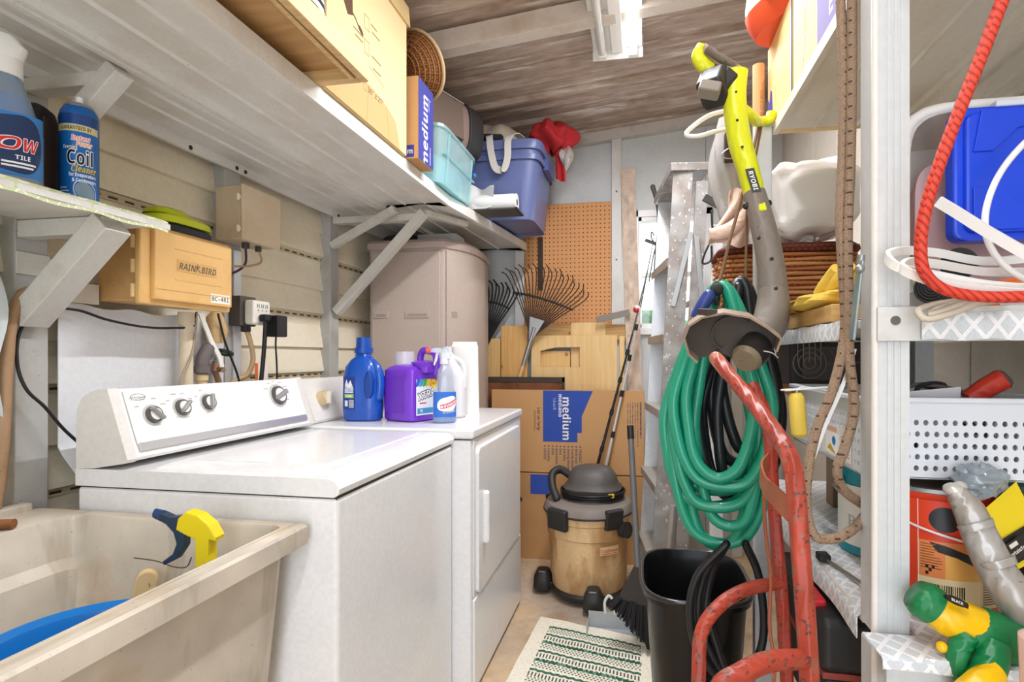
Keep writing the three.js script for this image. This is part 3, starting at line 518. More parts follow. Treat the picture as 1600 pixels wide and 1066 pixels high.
{
  const o = thing('storage_cabinet', 'tall taupe plastic storage cabinet in the corner beyond the dryer', 'cabinet');
  const m = M(0xc3b2a6, 0.5, { map: soilC });
  const out = (k) => { const p = []; for (const [x, z] of [[-1.31, -2.475], [-0.945, -2.475], [-0.93, -2.48], [-0.88, -2.56], [-0.855, -2.63], [-0.842, -2.72], [-0.85, -2.88], [-0.87, -3.02], [-1.31, -3.02]]) p.push([-1.06 + (x + 1.06) * k, -2.79 + (z + 2.79) * k]); return p; };
  const R = (k, y) => out(k).map(([x, z]) => [x, y, z]);
  mesh(o, 'body', loft([R(1, 0.02), R(1, 1.655)], { crease: 0.5 }), m);
  mesh(o, 'foot', loft([R(0.97, 0), R(0.97, 0.03)], { crease: 0.5 }), m);
  mesh(o, 'top', loft([R(1.035, 1.652), R(1.04, 1.66), R(1.04, 1.682), R(0.98, 1.698)], { crease: 0.5 }), M(0xbdaaa0, 0.5, { map: soilC }));
  const d1 = mesh(o, 'door', box(-1.298, 0.05, -2.475, -0.945, 1.64, -2.462, 0.006), m);
  const bite = M(0xa8968b, 0.55);
  for (const [x, w] of [[-1.245, 0.05], [-1.06, 0.1]]) { mesh(d1, 'grip_recess', box(x - w / 2 - 0.012, 1.318, -2.463, x + w / 2 + 0.012, 1.352, -2.457, 0.003), m); mesh(d1, 'grip_slot', box(x - w / 2, 1.326, -2.4575, x + w / 2, 1.338, -2.4555, 0.001), bite); }
  const dz = [[-0.926, -2.484], [-0.877, -2.563], [-0.852, -2.633], [-0.839, -2.722], [-0.846, -2.86]];
  const d2 = mesh(o, 'door', loft([0.05, 1.64].map((y) => [...dz.map(([x, z]) => [x + 0.006, y, z + 0.004]), ...dz.slice().reverse().map(([x, z]) => [x - 0.01, y, z - 0.006])]), { crease: 0.5 }), m);
  mesh(d2, 'grip_recess', bar([-0.908, 1.335, -2.508], [-0.889, 1.335, -2.538], 0.012, 0.03, [0, 1, 0]), bite);
  const s = thing('organizer_tray', 'small clear compartment tray on top of the taupe cabinet', 'tray');
  const cl = M(0xd6d6d2, 0.25, { transmission: 0.5, thickness: 0 });
  const tw = 0.2, td = 0.13;
  mesh(s, 'bottom', cbox(tw, 0.004, td, 0.001), cl);
  mesh(s, 'wall', [box(-tw / 2, 0, -td / 2, tw / 2, 0.04, -td / 2 + 0.003), box(-tw / 2, 0, td / 2 - 0.003, tw / 2, 0.04, td / 2), box(-tw / 2, 0, -td / 2, -tw / 2 + 0.003, 0.04, td / 2), box(tw / 2 - 0.003, 0, -td / 2, tw / 2, 0.04, td / 2)], cl);
  for (let i = 1; i < 6; i++) mesh(s, 'divider', box(-tw / 2 + i * tw / 6 - 0.001, 0.002, -td / 2, -tw / 2 + i * tw / 6 + 0.001, 0.036, td / 2, 0), cl);
  s.position.set(-1.0, 1.6985, -2.62);
  const c = thing('dark_bundle', 'dark bundled cloth pushed back on top of the taupe cabinet', 'cloth');
  mesh(c, 'bundle', stack([[0, 0.1, 0.09], [0.02, 0.115, 0.1], [0.045, 0.1, 0.08], [0.06, 0.05, 0.04]], 2.4), M(0x2e2c2b, 0.9)); c.position.set(-1.21, 1.6985, -2.65);
}
// ---- laundry tub ----
const tubTex = tex(768, 768, [0.5, 0.5], (u, v) => {
  const m = fbm(u, v, 5, 5, 201, 5), sp = vn(u * 200, v * 200, 200, 200, 205) > 0.955 && fbm(u, v, 8, 8, 206, 2) > 0.5, st = clamp((fbm(u, v, 16, 3, 209, 4) - 0.56) * 5), ru = clamp((fbm(u, v, 4, 4, 219, 5) - 0.6) * 6);
  const q = 0.86 + 0.2 * m; return [0, 1, 2].map((i) => (sp ? 0.72 : 1) * q * lerp(lerp([219, 209, 192][i], [186, 172, 150][i], st * 0.6), [196, 160, 116][i], ru * 0.35));
});
const tubM = M(0xffffff, 0.6, { map: tubTex });
{
  const o = thing('laundry_tub', 'stained cream laundry tub beside the washing machine', 'sink');
  const rect = (xa, xb, za, zb, y, r = 0.03) => { const p = [], q = [[xb - r, zb - r, 0], [xa + r, zb - r, 1], [xa + r, za + r, 2], [xb - r, za + r, 3]]; for (const [x, z, k] of q) for (let i = 0; i <= 5; i++) { const a = (k + i / 5) * Math.PI / 2; p.push([x + r * Math.cos(a), y, z + r * Math.sin(a)]); } return p.reverse(); };
  const zf = -1.006, zn = -0.36, xb = -1.33, xf = -0.664;
  const rows = [rect(-1.26, -0.728, -0.98, -0.4, 0.42, 0.04), rect(-1.3, -0.7, zf + 0.018, zn - 0.02, 0.752, 0.03), rect(xb, xf, zf, zn, 0.756, 0.012), rect(xb, xf, zf, zn, 0.79, 0.012), rect(xb + 0.004, xf - 0.004, zf + 0.004, zn - 0.004, 0.795, 0.012),
    rect(xb + 0.125, xf - 0.032, zf + 0.028, zn - 0.03, 0.795, 0.03), rect(xb + 0.128, xf - 0.036, zf + 0.032, zn - 0.034, 0.788, 0.03), rect(xb + 0.135, xf - 0.045, zf + 0.04, zn - 0.04, 0.71, 0.04), rect(xb + 0.15, xf - 0.055, zf + 0.045, zn - 0.045, 0.69, 0.045), rect(xb + 0.17, xf - 0.105, zf + 0.08, zn - 0.08, 0.455, 0.06)];
  mesh(o, 'basin', loft(rows, { crease: 0.5 }), tubM);
  mesh(o, 'backsplash', box(-1.345, 0.756, zf + 0.02, xb + 0.012, 0.812, zn, 0.006), tubM);
  mesh(o, 'rim_bead', tube([[xf - 0.03, 0.7955, zf + 0.02], [xf - 0.03, 0.7955, zn]], 0.003, { rad: 6 }), tubM);
  for (const x of [-1.2, -0.8]) for (const z of [-0.92, -0.46]) mesh(o, 'leg', cyl([x, 0, z], [x, 0.43, z], 0.018, 0.018, 14), zinc);
  mesh(o, 'drain', cyl([-1.0, 0.4525, -0.68], [-1.0, 0.458, -0.68], 0.04, 0.04, 24), steel);
  const wd = [M(0xc29a72, 0.75, { map: board([206, 170, 128], [160, 122, 86], 5) }), M(0xb98d66, 0.75)];
  [[[-1.3, 0.806, -0.83], [-1.208, 0.806, -0.868], 0.011, 'thickest cut wooden stick on the tub ledge'], [[-1.285, 0.803, -0.79], [-1.185, 0.803, -0.822], 0.0075, 'middle cut wooden stick on the tub ledge'], [[-1.25, 0.803, -0.765], [-1.165, 0.803, -0.79], 0.0075, 'short wooden stick nearest the tub basin on the ledge']].forEach(([p, q, r, l], i) => { const s = thing('wooden_stick', l, 'stick', 'sticks on the tub ledge'); mesh(s, 'stick', cyl(p, q, r, r * 0.9, 12), wd[i % 2]); base(s); });
  const k = thing('wooden_ball', 'yellow ball knob resting on the tub ledge at the picture edge', 'ball');
  mesh(k, 'ball', [sph([0, 0.02, 0], 0.02), cyl([0, 0.02, 0], [-0.05, 0.02, 0.04], 0.009, 0.009, 10)], M(0xe3c372, 0.5)); k.position.set(-1.215, 0.7955, -0.775);
}
{
  const o = thing('trigger_sprayer', 'yellow and navy trigger spray bottle standing in the laundry tub', 'spray bottle');
  const yl = M(0xf2d90f, 0.35), nv = M(0x22384f, 0.45);
  mesh(o, 'bottle', stack([[0, 0.028, 0.028], [0.01, 0.031, 0.031], [0.17, 0.031, 0.031], [0.215, 0.018, 0.018], [0.24, 0.014, 0.014]], 2), M(0xe4e9ec, 0.3, { transmission: 0.4, thickness: 0 }));
  const hd = [[-0.055, 0.352], [-0.05, 0.372], [-0.03, 0.385], [0, 0.379], [0.03, 0.361], [0.047, 0.339], [0.045, 0.332], [0.028, 0.335], [0.026, 0.24], [-0.006, 0.24], [-0.006, 0.335], [-0.03, 0.342]];
  mesh(o, 'head', ext(hd, 0.03, 0.003).translate(0, 0, -0.015), yl);
  mesh(o, 'trigger', ext([[-0.04, 0.376], [-0.075, 0.373], [-0.1, 0.381], [-0.108, 0.369], [-0.085, 0.36], [-0.066, 0.345], [-0.058, 0.325], [-0.068, 0.306], [-0.094, 0.292], [-0.09, 0.285], [-0.06, 0.296], [-0.038, 0.32], [-0.036, 0.345]], 0.02, 0.002).translate(0, 0, -0.01), nv);
  mesh(o, 'nozzle', cyl([-0.1, 0.373, 0], [-0.122, 0.378, 0], 0.011, 0.009, 14), M(0x1c3e70, 0.4));
  mesh(o, 'dip_collar', cyl([0.006, 0.222, 0], [0.006, 0.245, 0], 0.024, 0.022, 20), yl);
  for (const y of [0.349, 0.354]) mesh(o, 'grip_line', box(-0.02, y, 0.0145, 0.03, y + 0.0015, 0.016, 0), M(0xd9bd0c, 0.4));
  o.position.set(-0.797, 0.465, -0.877); o.rotation.y = 0.12; o.scale.set(0.74, 1, 0.74);
  const b = thing('blue_bowl', 'blue plastic basin standing in the laundry tub', 'basin');
  mesh(b, 'basin', lathe([[0, 0.005], [0.09, 0.005], [0.1, 0.012], [0.135, 0.205], [0.15, 0.21], [0.152, 0.219], [0.146, 0.222], [0.131, 0.214], [0.128, 0.205], [0.095, 0.016], [0, 0.014]], 40), M(0x0f74c4, 0.3)); b.position.set(-0.885, 0.4575, -0.735); b.scale.set(1, 1, 1);
  const w = thing('brush_handle', 'wooden brush with a hanging hole in its handle inside the tub', 'brush');
  const sh = new THREE.Shape(); sh.moveTo(-0.008, 0); sh.lineTo(0.008, 0); sh.bezierCurveTo(0.01, 0.1, 0.02, 0.14, 0.018, 0.2); sh.absarc(0, 0.205, 0.018, 0, Math.PI); sh.bezierCurveTo(-0.02, 0.14, -0.01, 0.1, -0.008, 0);
  const hole = new THREE.Path(); hole.absellipse(0, 0.19, 0.007, 0.011, 0, 7);
  mesh(w, 'handle', ext(sh, 0.012, 0.003, [hole], 10), M(0xe5c58f, 0.5)); mesh(w, 'bristles', box(-0.03, -0.033, -0.004, 0.03, 0.005, 0.016, 0.004), M(0xd8c7a0, 0.9));
  w.position.set(-0.985, 0.494, -0.9); w.rotation.set(0, 0.7, -0.16);
  const y = thing('bent_wire', 'thin bent rusty wire in the laundry tub', 'wire');
  mesh(y, 'wire', tube([[-1.0, 0.73, -0.93], [-0.95, 0.727, -0.93], [-0.9, 0.72, -0.925], [-0.87, 0.725, -0.92], [-0.855, 0.745, -0.915]], 0.0012, { rad: 5 }), M(0x6a5a4c, 0.6, { metal: 0.4 })); base(y);
}
// ---- bottles on the washer and dryer ----
{
  const o = thing('detergent_jug', 'dark blue laundry detergent jug with screw cap on the dryer', 'detergent', 'laundry bottles');
  const m = M(0x0b53b8, 0.28, { clearcoat: 0.4 });
  const g = stack([[0, 0.062, 0.04], [0.006, 0.07, 0.047], [0.05, 0.073, 0.05], [0.16, 0.072, 0.05], [0.2, 0.064, 0.046], [0.225, 0.045, 0.038], [0.238, 0.028, 0.028], [0.262, 0.026, 0.026]], 2.8, 36);
  const body = mesh(o, 'body', g, m);
  mesh(body, 'handle', tube([[0.03, 0.222, 0.012], [0.06, 0.19, 0.02], [0.07, 0.14, 0.022], [0.066, 0.09, 0.022]], 0.017, { rad: 10 }), m);
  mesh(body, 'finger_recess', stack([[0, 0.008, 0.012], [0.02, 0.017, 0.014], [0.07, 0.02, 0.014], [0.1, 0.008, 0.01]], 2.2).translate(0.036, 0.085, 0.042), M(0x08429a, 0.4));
  const cap = mesh(o, 'cap', [cyl([0, 0.252, 0], [0, 0.272, 0], 0.034, 0.034, 26), cyl([0, 0.272, 0], [0, 0.31, 0], 0.028, 0.026, 26)], M(0x0a4aa6, 0.35));
  mesh(o, 'label', wrap((u, v) => { const a = lerp(3.9, 4.62, u) , x = 0.0735 * Math.sign(Math.cos(a)) * Math.abs(Math.cos(a)) ** (1 / 1.4), z = 0.0508 * Math.sign(-Math.sin(a)) * Math.abs(Math.sin(a)) ** (1 / 1.4); return [x, lerp(0.045, 0.165, v), z]; }), print(256, 384, (x, w, h) => { x.fillStyle = '#17398c'; x.fillRect(0, 0, w, h); x.fillStyle = '#eef3f8'; x.beginPath(); x.moveTo(40, 90); x.lineTo(90, 30); x.lineTo(130, 90); x.lineTo(180, 40); x.lineTo(230, 130); x.lineTo(230, 190); x.lineTo(20, 190); x.fill(); text(x, 'Fresh', 128, 150, 'italic bold 72px serif', '#f6fbff', { stroke: '#12307c', lw: 8 }); x.fillStyle = '#9ccb5b'; x.fillRect(20, 205, 215, 46); text(x, '2X CLEAN', 128, 228, 'bold 32px sans-serif', '#fff'); x.fillStyle = '#dfe6ee'; x.fillRect(150, 275, 84, 90); x.fillStyle = '#333'; for (let i = 0; i < 10; i++) x.fillRect(156, 280 + i * 8.5, 72, 4); x.fillStyle = '#e6ecf4'; x.fillRect(30, 280, 90, 70); }), true);
  o.position.set(-1.03, 0.8935, -1.895); o.rotation.y = 0.15;
}
{
  const o = thing('detergent_jug', 'wide purple detergent jug with clear cap and handle on the dryer', 'detergent', 'laundry bottles');
  const m = M(0x7a36cf, 0.3, { clearcoat: 0.3 });
  // long side faces the aisle, spout end towards the washer
  const rows = [[0, 0.07, 0.062], [0.006, 0.078, 0.07], [0.06, 0.08, 0.072], [0.15, 0.08, 0.071], [0.178, 0.078, 0.068], [0.19, 0.06, 0.055], [0.198, 0.03, 0.03]];
  const body = mesh(o, 'body', stack(rows, 4.5, 40), m);
  mesh(body, 'panel_recess', box(-0.05, 0.03, 0.0685, 0.045, 0.16, 0.0725, 0.002), M(0x7030c4, 0.35));
  mesh(body, 'shoulder', stack([[0.17, 0.03, 0.045, 0.075, -0.02], [0.19, 0.036, 0.05, 0.07, -0.02], [0.205, 0.034, 0.05, 0.05, -0.02], [0.212, 0.02, 0.03, 0.04, -0.02]], 3), m);
  mesh(body, 'handle', tube([[0.03, 0.185, -0.02], [0.028, 0.225, -0.02], [0.04, 0.245, -0.02], [0.075, 0.244, -0.02], [0.1, 0.235, -0.02], [0.108, 0.2, -0.02], [0.104, 0.17, -0.02]], 0.0125, { rad: 10, seg: 50 }), m);
  const clr = M(0xf0eef4, 0.2, { transmission: 0.45, thickness: 0 });
  mesh(o, 'cap', [cyl([-0.03, 0.19, 0], [-0.03, 0.2, 0], 0.04, 0.04, 26), cyl([-0.03, 0.2, 0], [-0.03, 0.243, 0], 0.036, 0.032, 26)], clr);
  mesh(o, 'label', patch([0.0802, 0.085, 0], [0, 0, -0.05], [0, 0.062, 0]), print(384, 448, (x, w, h) => { x.fillStyle = '#eef0f6'; x.fillRect(0, 0, w, h); const g = ['#3b62c9', '#35a7d6', '#52b848', '#f2d43a', '#f08a2c', '#d8392f']; g.forEach((c, i) => { x.fillStyle = c; x.beginPath(); x.moveTo(10 + i * 62, 0); x.lineTo(72 + i * 62, 0); x.lineTo(52 + i * 62, 80); x.lineTo(-10 + i * 62, 100); x.fill(); }); text(x, 'XTRA', 190, 190, 'bold 128px sans-serif', '#ffffff', { rot: -0.22, stroke: '#1b1b26', lw: 20 }); x.fillStyle = '#d94a6a'; x.fillRect(60, 290, 120, 18); x.fillStyle = '#4a9ad0'; x.fillRect(20, 360, 340, 70); text(x, '75', 90, 396, 'bold 50px sans-serif', '#fff'); x.fillStyle = '#f4d23c'; x.beginPath(); x.arc(320, 60, 58, 0, 7); x.fill(); text(x, 'FRESH', 320, 60, 'bold 30px sans-serif', '#c77a10'); }), true);
  o.position.set(-0.862, 0.8935, -1.94); o.rotation.y = -0.42; o.scale.set(1.08, 1.06, 1.05);
}
{
  const o = thing('window_cleaner', 'clear trigger bottle half full of blue glass cleaner', 'spray bottle', 'laundry bottles');
  const clear = M(0xeef2f5, 0.12, { transmission: 0.75, thickness: 0 });
  const rows = [[0, 0.036, 0.024], [0.006, 0.042, 0.029], [0.09, 0.042, 0.029], [0.12, 0.034, 0.026], [0.15, 0.028, 0.024], [0.19, 0.026, 0.022], [0.205, 0.014, 0.014], [0.222, 0.013, 0.013]];
  mesh(o, 'bottle', stack(rows, 3, 30), clear);
  mesh(o, 'liquid', stack([[0.003, 0.035, 0.0235], [0.007, 0.0405, 0.0277], [0.07, 0.0405, 0.0277]], 3, 30), M(0x1488dd, 0.15));
  mesh(o, 'collar', cyl([0, 0.212, 0], [0, 0.232, 0], 0.017, 0.016, 20), M(0xe7e9ea, 0.35));
  mesh(o, 'spray_head', ext([[0.022, 0.228], [0.024, 0.245], [0.01, 0.268], [-0.03, 0.272], [-0.05, 0.268], [-0.05, 0.254], [-0.015, 0.25], [-0.012, 0.228]], 0.02, 0.003).translate(0, 0, -0.01), clear);
  mesh(o, 'trigger', ext([[-0.03, 0.255], [-0.02, 0.255], [-0.026, 0.225], [-0.036, 0.205], [-0.04, 0.21], [-0.035, 0.23]], 0.012, 0.002).translate(0, 0, -0.006), M(0xdfe3e6, 0.35));
  mesh(o, 'nozzle', cyl([-0.05, 0.261, 0], [-0.066, 0.26, 0], 0.011, 0.01, 14), M(0xe8603a, 0.4));
  mesh(o, 'label', wrap((u, v) => { const a = lerp(3.6, 5.9, u), e = 2 / 3; return [0.0427 * Math.sign(Math.cos(a)) * Math.abs(Math.cos(a)) ** e, lerp(0.022, 0.112, v) * 1, -0.0295 * Math.sign(Math.sin(a)) * Math.abs(Math.sin(a)) ** e]; }), print(320, 320, (x, w, h) => { x.fillStyle = '#2a6fd0'; x.fillRect(0, 0, w, h); x.fillStyle = '#f2f4fa'; x.beginPath(); x.ellipse(200, 150, 120, 90, -0.5, 0, 7); x.fill(); x.fillStyle = '#d2365a'; x.beginPath(); x.moveTo(120, 170); x.lineTo(300, 80); x.lineTo(310, 140); x.lineTo(130, 220); x.fill(); text(x, 'WINDOW', 215, 155, 'bold 44px sans-serif', '#fff', { rot: -0.42 }); text(x, 'CLEANER', 215, 250, 'bold 34px sans-serif', '#f0d24a', { rot: -0.2 }); }), true);
  o.position.set(-0.705, 0.8935, -1.88); o.rotation.y = 0.35;
}
{
  const o = thing('paper_bag', 'tall white folded carton standing at the far end of the dryer top', 'carton', 'laundry bottles');
  mesh(o, 'carton', stack([[0, 0.06, 0.05], [0.25, 0.055, 0.045], [0.262, 0.05, 0.012], [0.268, 0.05, 0.006]], 8, 24), M(0xf0efeb, 0.6)); o.position.set(-0.735, 0.8935, -2.2); o.rotation.y = 0.3; o.scale.set(1, 1.12, 1);
  const p = thing('bleach_jug', 'white plastic jug with slanted shoulder beside the glass cleaner', 'bottle', 'laundry bottles');
  mesh(p, 'body', stack([[0, 0.05, 0.045], [0.008, 0.056, 0.052], [0.16, 0.056, 0.052], [0.2, 0.045, 0.045, -0.008], [0.24, 0.026, 0.026, -0.02], [0.255, 0.02, 0.02, -0.022]], 3.2), M(0xe4e5e6, 0.35)); mesh(p, 'cap', cyl([-0.022, 0.252, 0], [-0.022, 0.278, 0], 0.021, 0.02, 20), M(0xdfe2e6, 0.35)); p.position.set(-0.742, 0.8935, -2.06);
  mesh(p, 'handle', tube([[0.0, 0.235, 0], [0.04, 0.215, 0], [0.052, 0.17, 0], [0.05, 0.12, 0]], 0.012), M(0xe4e5e6, 0.35));
}
// ---- on the small shelf ----
{
  const o = thing('cleaner_bottle', 'large clear spray bottle of blue cleaner with white cap on the small shelf', 'bottle', 'bottles on the small shelf');
  const cl = M(0xc9dcea, 0.12, { transmission: 0.7, thickness: 0 });
  mesh(o, 'bottle', stack([[0, 0.05, 0.036], [0.008, 0.058, 0.043], [0.1, 0.058, 0.043], [0.13, 0.05, 0.04], [0.17, 0.038, 0.034], [0.195, 0.03, 0.03], [0.21, 0.022, 0.022]], 3.2, 32), cl);
  mesh(o, 'liquid', stack([[0.004, 0.048, 0.035], [0.01, 0.056, 0.041], [0.1, 0.056, 0.041], [0.13, 0.048, 0.038], [0.165, 0.038, 0.033]], 3.2, 32), M(0x2e7ac4, 0.2));
  for (let i = 0; i < 6; i++) mesh(o, 'rib', lathe([[0.026 + i * 0.0016, 0.0], [0.0275 + i * 0.0016, 0.002], [0.026 + i * 0.0016, 0.004]], 28).translate(0, 0.2 - i * 0.007, 0), cl);
  mesh(o, 'cap', [cyl([0, 0.205, 0], [0, 0.238, 0], 0.03, 0.029, 30), stack([[0.238, 0.03, 0.026], [0.262, 0.034, 0.028, 0.002], [0.28, 0.026, 0.022, -0.004], [0.284, 0.015, 0.012, -0.006]], 2.6)], M(0xf0efeb, 0.4));
  mesh(o, 'label', wrap((u, v) => { const a = lerp(3.4, 5.9, u), e = 2 / 3.2; return [0.0588 * Math.sign(Math.cos(a)) * Math.abs(Math.cos(a)) ** e, lerp(0.015, 0.13, v), -0.0438 * Math.sign(Math.sin(a)) * Math.abs(Math.sin(a)) ** e]; }), print(512, 384, (x, w, h) => { x.fillStyle = '#2b7fc8'; x.fillRect(0, 0, w, h); x.fillStyle = '#14315f'; x.beginPath(); x.ellipse(330, 190, 150, 180, 0, 0, 7); x.fill(); x.fillStyle = '#d2622a'; x.beginPath(); x.ellipse(90, 220, 90, 150, 0.2, 0, 7); x.fill(); x.fillStyle = '#e9943a'; x.beginPath(); x.ellipse(80, 200, 50, 110, 0.2, 0, 7); x.fill(); text(x, 'OW', 330, 190, 'italic bold 110px sans-serif', '#e2262c', { stroke: '#fff', lw: 8 }); text(x, 'TILE', 340, 270, 'bold 40px sans-serif', '#fff'); x.fillStyle = '#fff'; x.fillRect(270, 300, 150, 12); x.fillRect(270, 322, 130, 12); }), true);
  o.position.set(-1.178, 1.4505, -0.826); o.rotation.y = 0.95;
}
{
  const o = thing('red_cap_bottle', 'dark bottle with tilted red cap behind the blue cleaner bottle', 'bottle', 'bottles on the small shelf');
  mesh(o, 'body', stack([[0, 0.03, 0.045], [0.12, 0.03, 0.045], [0.18, 0.022, 0.03], [0.2, 0.016, 0.02]], 3), M(0x4a3632, 0.4)); mesh(o, 'cap', [cyl([0, 0.2, 0], [0.01, 0.25, -0.01], 0.034, 0.03, 24), cyl([0.01, 0.25, -0.01], [0.012, 0.256, -0.012], 0.022, 0.02, 20)], M(0xcf1a1e, 0.3)); o.position.set(-1.275, 1.4505, -0.87);
  const p = thing('black_pad', 'flat black pad standing on edge next to the coil cleaner can', 'pad', 'bottles on the small shelf');
  mesh(p, 'pad', stack([[0, 0.014, 0.05], [0.17, 0.014, 0.05], [0.19, 0.011, 0.035]], 3), M(0x1d1b1b, 0.6)); mesh(p, 'edge', box(-0.016, 0.004, -0.03, 0.016, 0.17, 0.03, 0.004), M(0x3a2a26, 0.7)); p.position.set(-1.215, 1.4505, -0.925); p.rotation.y = 0.5;
  const c = thing('aerosol_can', 'blue aerosol can of foaming coil cleaner on the small shelf', 'spray can', 'bottles on the small shelf');
  const R = 0.033;
  mesh(c, 'can', lathe([[0, 0.001], [0.03, 0], [R, 0.004], [R, 0.185], [0.031, 0.195], [0.024, 0.206], [0, 0.21]], 36), M(0x1462ad, 0.3, { metal: 0.2 }));
  mesh(c, 'rim', lathe([[0.024, 0.2], [0.0265, 0.204], [0.024, 0.21], [0.014, 0.211], [0.012, 0.205]], 28), steel);
  mesh(c, 'nozzle', [cyl([0, 0.205, 0], [0, 0.228, 0], 0.0065, 0.006, 14)], whitePl);
  mesh(c, 'label', wrap((u, v) => { const a = lerp(3.35, 6.1, u); return [(R + 0.0005) * Math.cos(a), lerp(0.006, 0.183, v), -(R + 0.0005) * Math.sin(a)]; }, 24), print(640, 768, (x, w, h) => {
    x.fillStyle = '#1466b4'; x.fillRect(0, 0, w, h); x.fillStyle = '#0c3f80'; x.fillRect(0, 0, 640, 90); x.fillStyle = '#d7c98c'; x.fillRect(30, 96, 600, 62); text(x, 'GUARANTEED BY', 330, 127, 'bold 48px sans-serif', '#1a1a1a'); text(x, 'Instant', 390, 215, 'italic bold 62px sans-serif', '#f0532a', { stroke: '#fff', lw: 9 }); text(x, 'Power', 430, 265, 'italic bold 62px sans-serif', '#f0932a', { stroke: '#fff', lw: 9 }); text(x, 'foaming', 270, 300, 'bold 44px sans-serif', '#f4f8ff', { stroke: '#111', lw: 6 }); text(x, 'Coil', 390, 390, 'bold 176px sans-serif', '#0a0a0a', { stroke: '#eef4fa', lw: 16 }); text(x, 'Cleaner', 430, 490, 'italic bold 78px serif', '#f4d318', { stroke: '#173a66', lw: 6 }); text(x, 'for Evaporators', 420, 545, 'bold 44px sans-serif', '#fff'); text(x, '& Condensers', 440, 592, 'bold 44px sans-serif', '#fff'); x.strokeStyle = '#dbe8f2'; x.lineWidth = 8; x.beginPath(); x.ellipse(450, 690, 140, 100, 0.3, 0, 7); x.stroke(); x.fillStyle = '#7f98ab'; x.beginPath(); x.ellipse(450, 690, 120, 80, 0.3, 0, 7); x.fill(); x.fillStyle = '#e5eef4'; x.fillRect(120, 690, 140, 10); x.fillRect(120, 720, 160, 10); x.fillRect(120, 660, 110, 10);
  }, 0.3), true);
  c.position.set(-1.17, 1.4505, -0.962); c.rotation.y = 0.62;
}

// ================= things on the long shelf =================
const wickerTex = (a, b, seed) => tex(256, 256, [0.06, 0.06], (u, v) => { const r = Math.floor(v * 6), o = (r % 2) * 0.5, w = Math.sin((u * 4 + o) * 6.283) * 0.5 + 0.5, e = Math.abs((v * 6) % 1 - 0.5) * 2, n = fbm(u, v, 30, 30, seed, 2), k = clamp((1 - e * e) * (0.35 + 0.65 * w) * (0.75 + 0.5 * n)); return [0, 1, 2].map((i) => lerp(b[i], a[i], k)); });
const SH = 1.8135;
{
  const o = thing('wooden_tray', 'pale wooden tray lying upside down, overhanging the long shelf', 'tray');
  const wm = M(0xffffff, 0.55, { map: board([236, 205, 152], [206, 164, 106], 301, [0.9, 0.2]) }), ply = M(0xffffff, 0.6, { map: board([216, 176, 118], [186, 138, 84], 307, [0.8, 0.5]) });
  const x0 = -1.25, x1 = -0.667, z0 = -0.35, z1 = -1.255, y = SH;
  mesh(o, 'rail', box(x1 - 0.02, y, z1, x1, y + 0.05, z0, 0.003), wm); mesh(o, 'rail', box(x0, y, z1, x0 + 0.02, y + 0.05, z0, 0.003), wm);
  mesh(o, 'rail', box(x0 + 0.02, y, z1, x1 - 0.02, y + 0.05, z1 + 0.02, 0.003), wm); mesh(o, 'rail', box(x0 + 0.02, y, z0 - 0.02, x1 - 0.02, y + 0.05, z0, 0.003), wm);
  mesh(o, 'panel', box(x0 + 0.01, y + 0.03, z1 + 0.01, x1 - 0.01, y + 0.042, z0 - 0.01, 0), ply);
  mesh(o, 'stick', bar([-0.7, y + 0.004, -1.243], [-0.695, y + 0.016, -0.5], 0.012, 0.012, [0, 1, 0]), wm);
  base(o);
  const s = thing('striped_cloth', 'black and white striped cloth folded on the wooden tray', 'cloth');
  const st = print(64, 256, (x, w, h) => { for (let i = 0; i < 8; i++) { x.fillStyle = i % 2 ? '#26262a' : '#eceae4'; x.fillRect(0, i * 32, w, 32); } }, 0.9); st.map.wrapS = st.map.wrapT = THREE.RepeatWrapping; st.map.repeat.set(6, 14);
  mesh(s, 'fold', stack([[0, 0.13, 0.13], [0.04, 0.145, 0.14], [0.1, 0.14, 0.135], [0.13, 0.11, 0.11]], 5), st); s.position.set(-0.83, SH + 0.0505, -1.0);
  const k = thing('wood_plank', 'narrow dark wooden slat standing beside the tall pale carton', 'slat');
  mesh(k, 'slat', box(-0.8, SH + 0.0505, -1.213, -0.765, 2.3, -1.19), M(0x7d5238, 0.6)); base(k);
}
